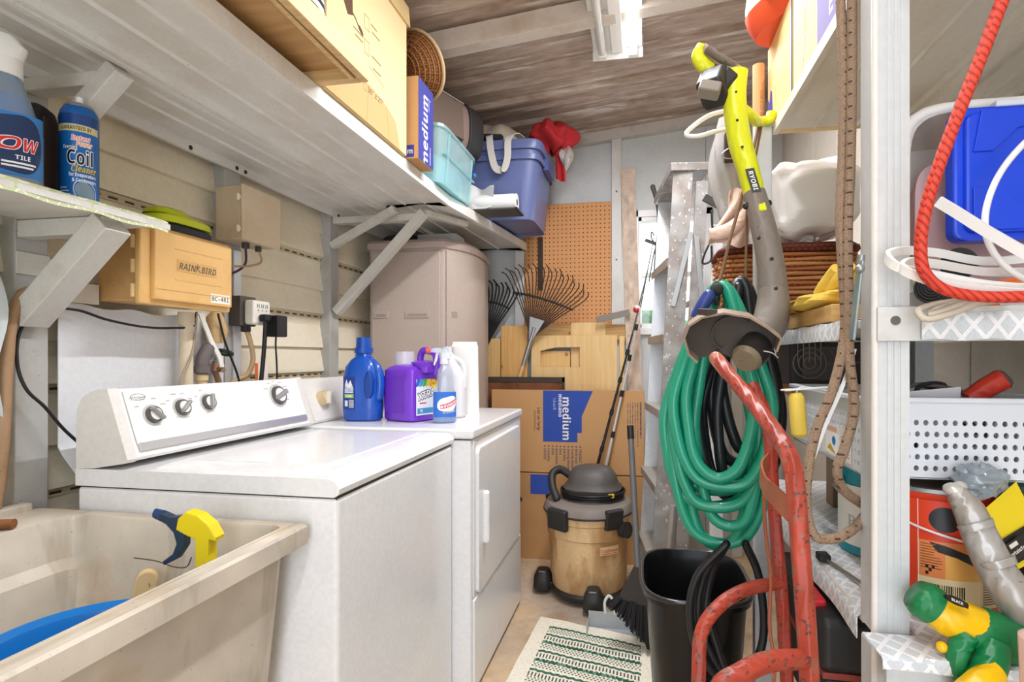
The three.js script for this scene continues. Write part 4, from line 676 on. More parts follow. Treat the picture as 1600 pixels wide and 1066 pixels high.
{
  const o = thing('cardboard_box', 'tall pale yellow carton with a torn front, reaching the roof', 'box', 'cartons on the long shelf');
  const x1 = -0.79, z0 = -1.262, z1 = -1.745, y1 = 2.325;
  mesh(o, 'carton', box(-1.3, SH, z1, x1, y1, z0, 0.004), cardPale);
  const pr = print(768, 768, (x, w, h) => {
    x.fillStyle = '#e8cf9c'; x.fillRect(0, 0, w, h); x.fillStyle = 'rgba(190,140,80,.55)'; x.beginPath(); x.moveTo(0, 768); x.lineTo(0, 640); x.bezierCurveTo(260, 560, 520, 590, 640, 650); x.lineTo(690, 768); x.fill(); x.strokeStyle = 'rgba(150,105,60,.8)'; x.lineWidth = 3; x.beginPath(); x.moveTo(330, 768); x.lineTo(350, 590); x.moveTo(560, 768); x.lineTo(530, 600); x.stroke();
    x.translate(-60, -25); x.strokeStyle = '#4a2f18'; x.lineWidth = 9; x.beginPath(); x.moveTo(60, 250); x.lineTo(110, 252); x.lineTo(150, 290); x.lineTo(190, 300); x.lineTo(240, 370); x.lineTo(290, 390); x.lineTo(330, 420); x.stroke(); x.fillStyle = '#5b3a1e'; x.beginPath(); x.moveTo(205, 300); x.lineTo(262, 290); x.lineTo(266, 390); x.lineTo(222, 410); x.lineTo(190, 372); x.fill(); x.beginPath(); x.ellipse(138, 285, 26, 15, 0.6, 0, 7); x.fill(); x.beginPath(); x.ellipse(335, 415, 26, 12, 0.4, 0, 7); x.fill();
    x.fillStyle = '#8a6a42'; for (const [a, b, c] of [[270, 430, 90], [285, 455, 70], [430, 330, 60], [440, 470, 90], [450, 520, 80], [440, 360, 80]]) x.fillRect(a, b, c, 7);
    x.strokeStyle = '#9a7a50'; x.lineWidth = 4; x.strokeRect(370, 320, 44, 60); x.strokeRect(370, 430, 44, 60); x.beginPath(); x.moveTo(360, 520); x.lineTo(560, 560); x.stroke(); text(x, 'SIZE:', 360, 575, 'bold 42px sans-serif', '#6d5433'); text(x, '36" x 21"', 480, 640, 'bold 38px sans-serif', '#6d5433'); x.strokeRect(360, 625, 28, 34);
  }, 0.75);
  mesh(o, 'print', patch([x1 + 0.0003, 2.066, (z0 + z1) / 2], [0, 0, -0.238], [0, 0.25, 0], 0.0004), pr, true);
  mesh(o, 'flap', hex([[x1 - 0.02, 2.26, z1 - 0.012], [x1 + 0.008, 2.26, z1 - 0.012], [x1 + 0.008, 2.26, z0 - 0.18], [x1 + 0.004, 2.26, z0 - 0.18]], [[x1 - 0.02, 2.33, z1 - 0.012], [x1 + 0.002, 2.33, z1 - 0.012], [x1 + 0.002, 2.33, z0], [x1 - 0.004, 2.33, z0]]), cardPale);
  base(o);
}
const movingBlue = '#3a3f97';
{
  const o = thing('cardboard_box', 'moving box with a violet side printed medium, next to the teal bin', 'box', 'cartons on the long shelf');
  const x1 = -0.757, z0 = -1.765, z1 = -1.9, y1 = 2.1;
  mesh(o, 'carton', box(-1.2, SH, z1, x1, y1, z0, 0.003), cardboard);
  mesh(o, 'print', patch([x1 + 0.0003, (SH + y1) / 2, (z0 + z1) / 2], [0, 0, -0.066], [0, (y1 - SH) / 2 - 0.003, 0], 0.0004), print(256, 560, (x, w, h) => { x.fillStyle = movingBlue; x.fillRect(0, 0, w, h); text(x, 'medium', 110, 330, 'bold 130px sans-serif', '#eceaf4', { rot: -Math.PI / 2 }); text(x, 'mediano', 200, 480, 'bold 30px sans-serif', '#d5d2e8', { rot: -Math.PI / 2 }); x.fillStyle = '#d5d2e8'; x.fillRect(150, 80, 60, 5); x.fillRect(160, 95, 5, 60); x.fillRect(180, 95, 5, 70); }), true);
  mesh(o, 'print', patch([-0.9, (SH + y1) / 2, z0 + 0.0003], [0.14, 0, 0], [0, (y1 - SH) / 2 - 0.003, 0], 0.0004), print(512, 512, (x, w, h) => { x.fillStyle = '#c99a66'; x.fillRect(0, 0, w, h); x.strokeStyle = movingBlue; x.lineWidth = 16; x.beginPath(); x.moveTo(120, 60); x.lineTo(420, 60); x.lineTo(420, 330); x.lineTo(390, 300); x.lineTo(370, 350); x.lineTo(330, 320); x.stroke(); x.fillStyle = movingBlue; x.fillRect(300, 430, 190, 76); text(x, 'medium', 395, 468, 'bold 44px sans-serif', '#efe6d8'); }, 0.8), true);
  base(o);
}
{
  const o = thing('wicker_bowl', 'round brown wicker bowl leaning over the moving box under the roof', 'basket');
  const wk = M(0xffffff, 0.7, { map: wickerTex([186, 126, 66], [92, 52, 24], 5), side: THREE.DoubleSide });
  wk.bumpMap = wk.map; wk.bumpScale = 0.004;
  const R = 0.15;
  mesh(o, 'weave', lathe([[0, 0], [0.05, 0.003], [0.09, 0.02], [0.12, 0.05], [R, 0.1], [R - 0.006, 0.1], [0.114, 0.055], [0.086, 0.026], [0.05, 0.01], [0, 0.008]], 36), wk);
  for (let i = 0; i < 20; i++) { const a = i / 20 * 6.283, c = Math.cos(a), s = Math.sin(a); mesh(o, 'stake', tube([[0.05 * c, 0.001, 0.05 * s], [0.092 * c, 0.018, 0.092 * s], [0.123 * c, 0.05, 0.123 * s], [(R + 0.002) * c, 0.1, (R + 0.002) * s]], 0.0028, { rad: 5, seg: 8, open: true }), M(0x8a5a2e, 0.7)); }
  for (const [r, y] of [[0.062, 0.004], [0.08, 0.012], [0.1, 0.027], [0.115, 0.044], [0.128, 0.063], [0.14, 0.082]]) mesh(o, 'weaver', new THREE.TorusGeometry(r + 0.002, 0.0035, 6, 40).rotateX(Math.PI / 2).translate(0, y, 0), M(0xa8713a, 0.7));
  mesh(o, 'rim', new THREE.TorusGeometry(R + 0.002, 0.008, 8, 44).rotateX(Math.PI / 2).translate(0, 0.1, 0), M(0xd9b98c, 0.7));
  o.scale.setScalar(0.8); o.position.set(-0.87, 2.2, -1.9); o.quaternion.setFromUnitVectors(new THREE.Vector3(0, 1, 0), new THREE.Vector3(0.4, 0.5, -0.78).normalize());
}
{
  const o = thing('plastic_bin', 'translucent teal plastic bin with open top on the long shelf', 'bin');
  const m = M(0xd9f4f5, 0.2, { transmission: 0.72, thickness: 0 });
  const R = (y, k) => { const xa = -1.13, xb = -0.752, za = -2.43, zb = -1.98, cx = (xa + xb) / 2, cz = (za + zb) / 2; return ring(cx, y, cz, (xb - xa) / 2 * k, (zb - za) / 2 * k, 9, 40); };
  mesh(o, 'shell', loft([R(SH + 0.004, 0.88), R(SH, 0.9), R(2.02, 0.985), R(2.02, 1.02), R(2.032, 1.02), R(2.032, 0.98), R(2.01, 0.97), R(SH + 0.008, 0.885)], { crease: 0.4 }), m);
  for (const z of [-2.06, -2.35]) mesh(o, 'rib', bar([-0.766, SH + 0.01, z], [-0.752, 2.015, z], 0.006, 0.008, [1, 0, 0]), m);
  mesh(o, 'step', box(-0.762, 1.925, -2.395, -0.753, 1.93, -2.02, 0.001), m);
  mesh(o, 'latch', box(-0.756, 1.95, -2.395, -0.744, 1.965, -2.375, 0.003), M(0x2a7fc0, 0.4));
  base(o);
  const c = thing('folded_clothes', 'pale blue folded clothes inside the teal bin', 'clothes');
  mesh(c, 'pile', stack([[0, 0.14, 0.17], [0.05, 0.152, 0.185], [0.1, 0.152, 0.18], [0.13, 0.12, 0.14]], 6), M(0xa9dbe8, 0.9)); c.position.set(-0.941, SH + 0.009, -2.205);
}
{
  const o = thing('travel_bag', 'taupe travel bag with black rounded lid perched behind the teal bin', 'bag');
  const tp = M(0x8c766d, 0.7), bk = M(0x2b2a2c, 0.6), br = M(0x6e5c50, 0.7);
  // bag lies with its lid end towards the aisle's far side
  const sec = (x, k) => { const p = []; for (let i = 0; i < 32; i++) { const a = i / 32 * 6.283, c = Math.cos(a), s = Math.sin(a); p.push([x, 0.15 * k * Math.sign(s) * Math.abs(s) ** 0.62, 0.21 * k * Math.sign(c) * Math.abs(c) ** 0.62]); } return p; };
  mesh(o, 'body', loft([sec(-0.2, 0.85), sec(-0.19, 0.97), sec(-0.05, 1), sec(0.1, 1)], { crease: 0.6 }), tp);
  mesh(o, 'lid', loft([sec(0.1, 1.015), sec(0.15, 1.03), sec(0.185, 0.98), sec(0.2, 0.86)], { crease: 0.6 }), bk);
  for (const x of [0.098, 0.035]) mesh(o, 'piping', tube(sec(x, 1.02), 0.007, { closed: true, seg: 60, rad: 6 }), bk);
  mesh(o, 'pocket', loft([[[0.05, -0.1, 0.2], [0.05, 0.09, 0.2], [-0.16, 0.09, 0.2], [-0.16, -0.1, 0.2]], [[0.04, -0.09, 0.232], [0.04, 0.08, 0.225], [-0.15, 0.08, 0.225], [-0.15, -0.09, 0.232]]], { crease: 0.5 }), br);
  mesh(o, 'zip', bar([0.045, 0.085, 0.226], [-0.155, 0.085, 0.226], 0.006, 0.006, [0, 1, 0]), M(0xb8afa6, 0.4, { metal: 0.5 }));
  mesh(o, 'handle', tube([[-0.1, 0.148, 0.03], [-0.08, 0.185, 0.03], [0.0, 0.19, 0.03], [0.03, 0.15, 0.03]], 0.009, { rad: 8 }), bk);
  o.scale.set(1.2, 0.92, 0.9); o.position.set(-0.99, 2.178, -2.345); o.rotation.set(0, 1.2, 0);
}
{
  const o = thing('storage_tote', 'large slate blue storage tote at the far end of the long shelf', 'tote');
  const m = M(0x626d9c, 0.35, { map: soilC }), cx = -0.74, cz = -2.83;
  const R = (y, kx, kz, e = 8) => ring(cx, y, cz, 0.25 * kx, 0.235 * kz, e, 44);
  mesh(o, 'shell', loft([R(SH + 0.01, 0.8, 0.8), R(SH, 0.83, 0.83), R(2.15, 0.97, 0.97), R(2.15, 1.02, 1.02), R(2.17, 1.03, 1.03), R(2.195, 1.02, 1.02), R(2.195, 0.95, 0.95), R(2.14, 0.94, 0.94), R(SH + 0.02, 0.8, 0.8)], { crease: 0.4 }), m);
  mesh(o, 'rim_lip', loft([R(2.1, 0.975, 0.975), R(2.1, 1.0, 1.0), R(2.125, 1.0, 1.0), R(2.125, 0.975, 0.975)], { crease: 0.4, open: true }), m);
  // raised panels on the two visible sides
  mesh(o, 'side_panel', hex([[-0.9, SH + 0.03, -2.632], [-0.59, SH + 0.03, -2.632], [-0.59, SH + 0.03, -2.66], [-0.9, SH + 0.03, -2.66]], [[-0.9, 2.0, -2.604], [-0.585, 2.0, -2.604], [-0.585, 2.0, -2.64], [-0.9, 2.0, -2.64]]), m);
  mesh(o, 'handle', loft([[[-0.5, 2.09, -2.75], [-0.474, 2.09, -2.75], [-0.474, 2.15, -2.75], [-0.5, 2.15, -2.75]], [[-0.5, 2.09, -2.93], [-0.474, 2.09, -2.93], [-0.474, 2.15, -2.93], [-0.5, 2.15, -2.93]]], { crease: 0.4 }), M(0x4b5890, 0.4));
  base(o);
  const s = thing('canvas_strap', 'off-white canvas strap draped over the slate blue tote', 'strap');
  mesh(s, 'strap', ribbon([[-0.8, 2.205, -2.78], [-0.76, 2.24, -2.68], [-0.74, 2.215, -2.59], [-0.725, 2.12, -2.576], [-0.7, 2.05, -2.576], [-0.665, 2.045, -2.575], [-0.645, 2.1, -2.576], [-0.64, 2.19, -2.574], [-0.62, 2.232, -2.62], [-0.6, 2.24, -2.7]], 0.034, 0.003, [1, 0.12, 0.1], 60), M(0xd9d2c8, 0.9)); base(s);
  const c = thing('canvas_bag', 'beige canvas bag with dark lining heaped on the slate blue tote', 'bag');
  const cv = M(0xb9ac9a, 0.95);
  mesh(c, 'canvas', sheet((u, v) => { const a = u * 6.283, r = 0.17 + 0.02 * Math.sin(a * 3) + 0.012 * Math.sin(a * 7), k = Math.cos(v * 1.5); return [-0.77 + r * k * Math.cos(a), 2.197 + 0.15 * Math.sin(v * 1.5) + 0.014 * Math.sin(a * 4 + v * 7) * k, -2.8 + r * k * Math.sin(a)]; }, 40, 14, 0.003), cv);
  mesh(c, 'dark_lining', tube([[-0.84, 2.22, -2.65], [-0.78, 2.228, -2.63], [-0.7, 2.225, -2.64]], 0.02), M(0x222225, 0.9)); base(c);
  const r = thing('red_fabric', 'crumpled red fabric spilling over the far side of the tote', 'cloth');
  mesh(r, 'cloth', sheet((u, v) => { const a = u * 6.283, k = Math.sin(0.15 + v * 2.8), R0 = 0.1 + 0.018 * Math.sin(a * 3 + v * 5) + 0.012 * Math.sin(a * 8 + 2) + 0.01 * Math.sin(v * 17 + a * 2); return [-0.5 + 1.15 * R0 * k * Math.cos(a), 2.29 + 0.75 * (0.1 * Math.cos(0.15 + v * 2.8)) + 0.012 * Math.sin(a * 5), -2.88 + 1.3 * R0 * k * Math.sin(a)]; }, 48, 24, 0.003), M(0xb9252c, 0.85));
  mesh(r, 'tail', sheet((u, v) => [-0.475 + 0.05 * u, 2.25 - 0.17 * v - 0.02 * u, -2.86 - 0.05 * v + 0.012 * Math.sin(u * 9)], 10, 10, 0.003), M(0xb9252c, 0.85)); base(r); r.position.y += 0.012; r.position.x += 0.02;
  const p = thing('clear_bag', 'crinkled clear plastic bag hanging beside the red fabric', 'bag');
  mesh(p, 'film', sheet((u, v) => { const a = u * 6.283; return [-0.405 + (0.04 + 0.01 * Math.sin(a * 4)) * Math.sin(v * 3) * Math.cos(a), 2.2 + 0.09 * (v - 0.5) * 1.4 + 0.01 * Math.sin(a * 3), -2.9 + (0.06 + 0.012 * Math.sin(a * 5 + v * 6)) * Math.sin(v * 3) * Math.sin(a)]; }, 32, 14, 0.001), M(0xe6e2dc, 0.2, { transmission: 0.6, thickness: 0 })); base(p);
  const l = thing('black_board', 'thin black board jutting from the shelf under the plastic roll', 'board');
  mesh(l, 'board', box(-0.95, SH, -2.44, -0.58, SH + 0.007, -2.585, 0.002), M(0x47433f, 0.5)); mesh(l, 'edge_strip', box(-0.58, SH, -2.44, -0.565, SH + 0.009, -2.585, 0.002), M(0x2b2926, 0.5)); base(l);
  const f = thing('film_roll', 'roll of white plastic film lying in front of the tote', 'roll');
  const fm = M(0xeceae6, 0.4);
  mesh(f, 'roll', [cyl([-0.83, SH + 0.05, -2.52], [-0.583, SH + 0.05, -2.515], 0.04, 0.04, 28), cyl([-0.83, SH + 0.05, -2.52], [-0.6, SH + 0.05, -2.515], 0.042, 0.041, 28)], fm);
  mesh(f, 'core', [cyl([-0.585, SH + 0.05, -2.515], [-0.5815, SH + 0.05, -2.515], 0.015, 0.015, 18)], M(0x6a5a48, 0.8));
  mesh(f, 'loose_sheet', sheet((u, v) => [-0.86 + 0.16 * u + 0.02 * v, SH + 0.012 + 0.13 * v * (1 - 0.25 * u) + 0.01 * Math.sin(u * 8), -2.478 + 0.03 * Math.sin(u * 5 + v * 3) * v - 0.012 * v], 16, 12, 0.0012), M(0xf1efec, 0.4, { transmission: 0.3, thickness: 0 })); base(f);
}

// ================= against the end wall =================
{
  const o = thing('pegboard', 'brown pegboard panel on the end wall', 'pegboard');
  const t = tex(64, 64, [0.0254, 0.0254], (u, v) => { const d = Math.hypot(u - 0.5, v - 0.5); return d < 0.13 ? [72, 40, 18] : [216, 154, 98].map((c, i) => c * (0.97 + 0.05 * hash(Math.floor(u * 64), Math.floor(v * 64), i > 9 ? 1 : 2))); });
  const bm = tex(64, 64, [0.0254, 0.0254], (u, v) => (Math.hypot(u - 0.5, v - 0.5) < 0.13 ? [0, 0, 0] : [255, 255, 255]), true);
  mesh(o, 'board', box(-0.698, 1.32, -3.222, -0.178, 2.045, -3.216, 0.001), M(0xffffff, 0.7, { map: t, bumpMap: bm, bumpScale: 0.003 })); base(o);
  const s = thing('dark_strip', 'narrow dark strip hanging down the pegboard', 'strip');
  mesh(s, 'strip', box(-0.615, 1.53, -3.213, -0.585, 1.85, -3.205, 0.002), M(0x3a2a1e, 0.7)); base(s);
  const w = [board([238, 202, 138], [222, 172, 100], 401, [1.2, 0.24], 6), board([232, 190, 120], [206, 148, 80], 411, [1.2, 0.24], 4), board([240, 210, 152], [224, 180, 116], 421, [1.2, 0.6], 3)].map((m) => { const c = m.clone(); c.rotation = Math.PI / 2; return M(0xffffff, 0.6, { map: c }); });
  const pl = (name, label, x0, y0, x1, y1, z, th, m) => { const q = thing(name, label, 'board', 'boards leaning on the end wall'); mesh(q, 'board', box(x0, y0, z - th, x1, y1, z, 0.002), m); return base(q); };
  pl('wood_board', 'knotty pine board half hidden behind the taupe cabinet', -0.95, 0, -0.835, 1.24, -3.155, 0.019, w[0]);
  pl('wood_board', 'tall pine board right of the knotty one, under the rake', -0.83, 0, -0.668, 1.315, -3.155, 0.019, w[1]);
  pl('wood_board', 'short pale board with a square top rising above the cut-out plywood', -0.412, 0, -0.208, 1.332, -3.178, 0.012, w[2]);
  pl('wood_board', 'pale ply strip at the far end of the cut-out plywood beside the mottled plank', -0.128, 0, -0.098, 1.25, -3.157, 0.012, w[2]);
  { const q = thing('lumber', 'horizontal rough timber lying across behind the boards', 'timber', 'boards leaning on the end wall'); mesh(q, 'timber', box(-0.66, 1.225, -3.214, -0.03, 1.318, -3.18, 0.003), M(0xffffff, 0.7, { map: board([214, 178, 120], [176, 132, 78], 431, [0.9, 0.2], 4) })); base(q); }
  { const q = thing('plywood_panel', 'pale plywood panel with a rectangular cut-out', 'board', 'boards leaning on the end wall');
    mesh(q, 'panel', ext([[-0.655, 0], [-0.14, 0], [-0.14, 1.255], [-0.64, 1.255]], 0.012, 0, [[[-0.588, 1.165], [-0.5, 1.185], [-0.355, 1.187], [-0.355, 1.07], [-0.588, 1.07]]]).translate(0, 0, -3.155), w[2]); base(q); }
  pl('wood_board', 'darker pine board showing through the plywood cut-out', -0.62, 0, -0.416, 1.165, -3.173, 0.008, w[0]);
  { const q = thing('framing_square', 'speckled metal rule lying along the top of the boards', 'rule'); mesh(q, 'blade', bar([-.257,1.342,-3.12], [-.068,1.383,-3.12], 0.003, 0.036, [0, 1, 0]), M(0x7f786e, 0.45, { metal: 0.4, map: soilB })); base(q); }
  { const q = thing('door_mat', 'dark framed brown mat board standing behind the flattened carton', 'mat'); mesh(q, 'mat', box(-0.93, 0, -3.05, -0.445, 1.0, -3.04, 0.002), M(0x7d4e33, 0.95, { map: soil(91, 0.7, 0.9, 0.3, [0.5, 0.4, 0.3]) }));
    const fr = M(0x3b332c, 0.7); mesh(q, 'frame', [box(-0.93, 0.985, -3.052, -0.43, 1.015, -3.036), box(-0.445, 0, -3.052, -0.43, 1.015, -3.036)], fr); base(q); }
}
{
  const o = thing('flattened_carton', 'flattened moving carton printed medium standing behind the shop vacuum', 'box');
  const z = -2.985, x0 = -0.84, x1 = 0.012, top = 0.945;
  mesh(o, 'upper_panel', box(x0, 0.485, z - 0.035, x1, top, z, 0.003), cardboard);
  mesh(o, 'lower_panel', box(x0, 0, z - 0.035, x1, 0.479, z - 0.001, 0.003), cardboard);
  mesh(o, 'fold', box(x0, 0.47, z - 0.033, x1, 0.495, z - 0.008, 0), M(0x8a6238, 0.9));
  const W = 0.85, Hh = 0.455;
  mesh(o, 'print', patch([(x0 + x1) / 2, 0.715, z + 0.0003], [W / 2, 0, 0], [0, Hh / 2, 0], 0.0004), print(1389, 744, (x, w, h) => {
    x.translate(-147, 0); w = 1536; x.fillStyle = '#c99a66'; x.fillRect(0, 0, w, h); for (let i = 0; i < 9000; i++) { x.fillStyle = i % 2 ? 'rgba(214,168,116,.35)' : 'rgba(176,128,80,.3)'; x.fillRect(hash(i, 1, 9) * w, hash(i, 2, 9) * h, 9, 2); }
    x.fillStyle = '#2f4fa8'; x.beginPath(); x.moveTo(630, 0); x.lineTo(1085, 0); x.lineTo(985, 230); x.lineTo(985, 380); x.lineTo(945, 380); x.lineTo(945, 465); x.lineTo(630, 465); x.fill();
    const R = Math.PI / 2; text(x, 'medium', 845, 252, 'bold 100px sans-serif', '#f3efe8', { rot: R }); text(x, 'mediano', 790, 135, 'bold 50px sans-serif', '#e6e2ee', { rot: R }); text(x, '1.5 cu ft', 735, 120, '30px sans-serif', '#e6e2ee', { rot: R }); text(x, 'Let us help', 590, 260, 'bold 40px sans-serif', '#4b3a3a', { rot: R }); x.fillStyle = '#7a5a44'; x.fillRect(548, 180, 5, 190); x.fillRect(560, 180, 4, 170); 
    ['OFFICE', 'Laundry', 'Kids', 'Basement', 'Den', 'Kitchen', 'Dining Room', 'Family Room', 'Bedroom', 'FRAGILE'].forEach((s, i) => { x.fillStyle = '#3c4464'; x.fillRect(640 + i * 36, 500, 14, 12); text(x, s, 647 + i * 36, 525, 'bold 30px sans-serif', '#3c4464', { rot: R, align: 'left' }); });
    for (let i = 0; i < 6; i++) { x.fillStyle = '#5a5060'; const H2 = 260 + (i * 67) % 150; for (let k = 0; k < H2; k += 13) x.fillRect(1390 + i * 22, 100 + k, 8, 4 + (hash(i, k, 3) * 9)); } x.fillStyle = '#4b4a6a'; x.fillRect(1508, 90, 6, 330);
  }, 0.8), true);
  mesh(o, 'print', patch([-0.56, 0.418, z - 0.0007], [0.055, 0, 0], [0, 0.055, 0], 0.0004), M(0x2f4fa8, 0.8), true);
  mesh(o, 'hand_hole', cyl([-0.675, 0.33, z - 0.0005], [-0.675, 0.33, z + 0.0006], 0.014, 0.014, 18), M(0x4a3320, 0.9));
  base(o);
}
// ---- rakes ----
function rake(name, label, hub, axis, half, L, n, rBand, m, o2) {
  const o = thing(name, label, 'rake', 'leaf rakes'), A = (t) => axis + lerp(-half, half, t);
  const P = (a, r, dz = 0) => [hub[0] + r * Math.sin(a), hub[1] + r * Math.cos(a), hub[2] + dz];
  for (let i = 0; i < n; i++) { const a = A(i / (n - 1)), l = L * (1 + 0.03 * Math.sin(i * 2.1)); mesh(o, 'tine', tube([P(axis + (a - axis) * 0.55, 0.01), P(axis + (a - axis) * 0.92, L * 0.4), P(a, l * 0.9), P(a - 0.02, l * 0.98, 0.012), P(a - 0.045, l, 0.03)], o2.r, { rad: 5, seg: 14 }), m); }
  mesh(o, 'spreader', tube(Array.from({ length: 7 }, (_, i) => P(A(i / 6), o2.flat ? rBand * (1 / Math.cos((A(i / 6) - axis) * 0.9)) : rBand, 0.004)), 0.007, { rad: 6 }), M(0x1c1a18, 0.5));
  mesh(o, 'hub', hex([P(axis - 1.57, 0.012, -0.008), P(axis + 1.57, 0.012, -0.008), P(axis + 1.57, 0.012, 0.01), P(axis - 1.57, 0.012, 0.01)], [P(axis - 0.35, 0.13, -0.004), P(axis + 0.35, 0.13, -0.004), P(axis + 0.35, 0.13, 0.006), P(axis - 0.35, 0.13, 0.006)]), o2.hubM || zinc);
  const e = [hub[0] - Math.sin(axis) * o2.h, hub[1] - Math.cos(axis) * o2.h, hub[2] + 0.002];
  mesh(o, 'ferrule', cyl(P(axis, -0.16), P(axis, 0.07), 0.0135, 0.0135, 14), o2.ferM || zinc);
  mesh(o, 'handle', cyl(e, P(axis, -0.1), 0.0125, 0.0125, 14), M(0xd8b27a, 0.55)); return base(o);
}
rake('leaf_rake', 'leaf rake with fanned brown metal tines and wooden handle, in front of the pegboard', [-.629,1.233,-3.073], 0.3, 0.66, 0.42, 22, 0.24, M(0x3a2a20, 0.5), { r: 0.0034, h: 1.12, flat: true });
rake('leaf_rake', 'black plastic leaf rake partly behind the taupe cabinet', [-.925,1.179,-3.132], 0.17, 0.4, 0.4, 14, 0.28, M(0x151414, 0.5), { r: 0.005, h: 1.1, hubM: black, ferM: black });
// ---- mottled plank ----
{
  const o = thing('composite_plank', 'tall mottled beige plank leaning on the wall beside the window', 'plank');
  const t = tex(256, 512, [0.25, 0.5], (u, v) => { const m = fbm(u, v, 8, 10, 501, 4), k = fbm(u, v, 40, 60, 505, 2), d = clamp((fbm(u, v, 4, 4, 507, 4) - 0.58) * 5); return [0, 1, 2].map((i) => lerp([208, 186, 166][i] * (0.82 + 0.3 * m + 0.08 * k), [120, 100, 88][i], d * 0.5)); });
  mesh(o, 'plank', hex([[-0.05, 0, -3.105], [0.033, 0, -3.105], [0.033, 0, -3.125], [-0.05, 0, -3.125]], [[-0.122, 2.22, -3.185], [-0.04, 2.22, -3.185], [-0.04, 2.22, -3.205], [-0.122, 2.22, -3.205]]), M(0xffffff, 0.7, { map: t })); base(o);
}
// ---- fishing rods ----
{
  const rod = (label, a, b, tip, m1, m2) => {
    const o = thing('fishing_rod', label, 'fishing rod', 'fishing rods'), P = (t) => mixp(a, b, t);
    mesh(o, 'handle', cyl(P(0), P(0.35), 0.013, 0.011, 12), black); mesh(o, 'blank', cyl(P(0.33), P(1), 0.009, 0.005, 10), m1);
    mesh(o, 'tip', cyl(b, tip, 0.004, 0.0018, 8), m2);
    for (const t of [0.5, 0.66, 0.8, 0.92]) mesh(o, 'wrap', cyl(P(t - 0.012), P(t + 0.012), 0.011, 0.01, 10), black);
    for (const t of [0.55, 0.75, 0.95]) { const p = P(t); mesh(o, 'guide', new THREE.TorusGeometry(0.009, 0.0015, 5, 14).translate(p[0] - 0.016, p[1] - 0.004, p[2] + 0.006), zinc); }
    return base(o);
  };
  rod('silver fishing rod with black windings leaning across the carton', [-0.3, 0.03, -2.88], [-.007,1.399,-2.98], [.067,1.798,-3.08], M(0xd8d4cc, 0.35, { metal: 0.3 }), M(0x3a3a3a, 0.5));
  rod('black fishing rod leaning close beside the silver rod', [-0.37, 0.03, -2.88], [-.05,1.252,-2.93], [.048,1.683,-3.03], M(0x1d1b1a, 0.4), M(0x3a3a3a, 0.5));
  const f = thing('fishing_float', 'small red and white float on the silver rod', 'float'); mesh(f, 'float', sph([0, 0, 0], 0.017), M(0xc83030, 0.4)); mesh(f, 'white_cap', sph([0.003, 0.01, 0], 0.0145), whitePl); f.position.set(...[-.03,1.383,-2.955]);
}
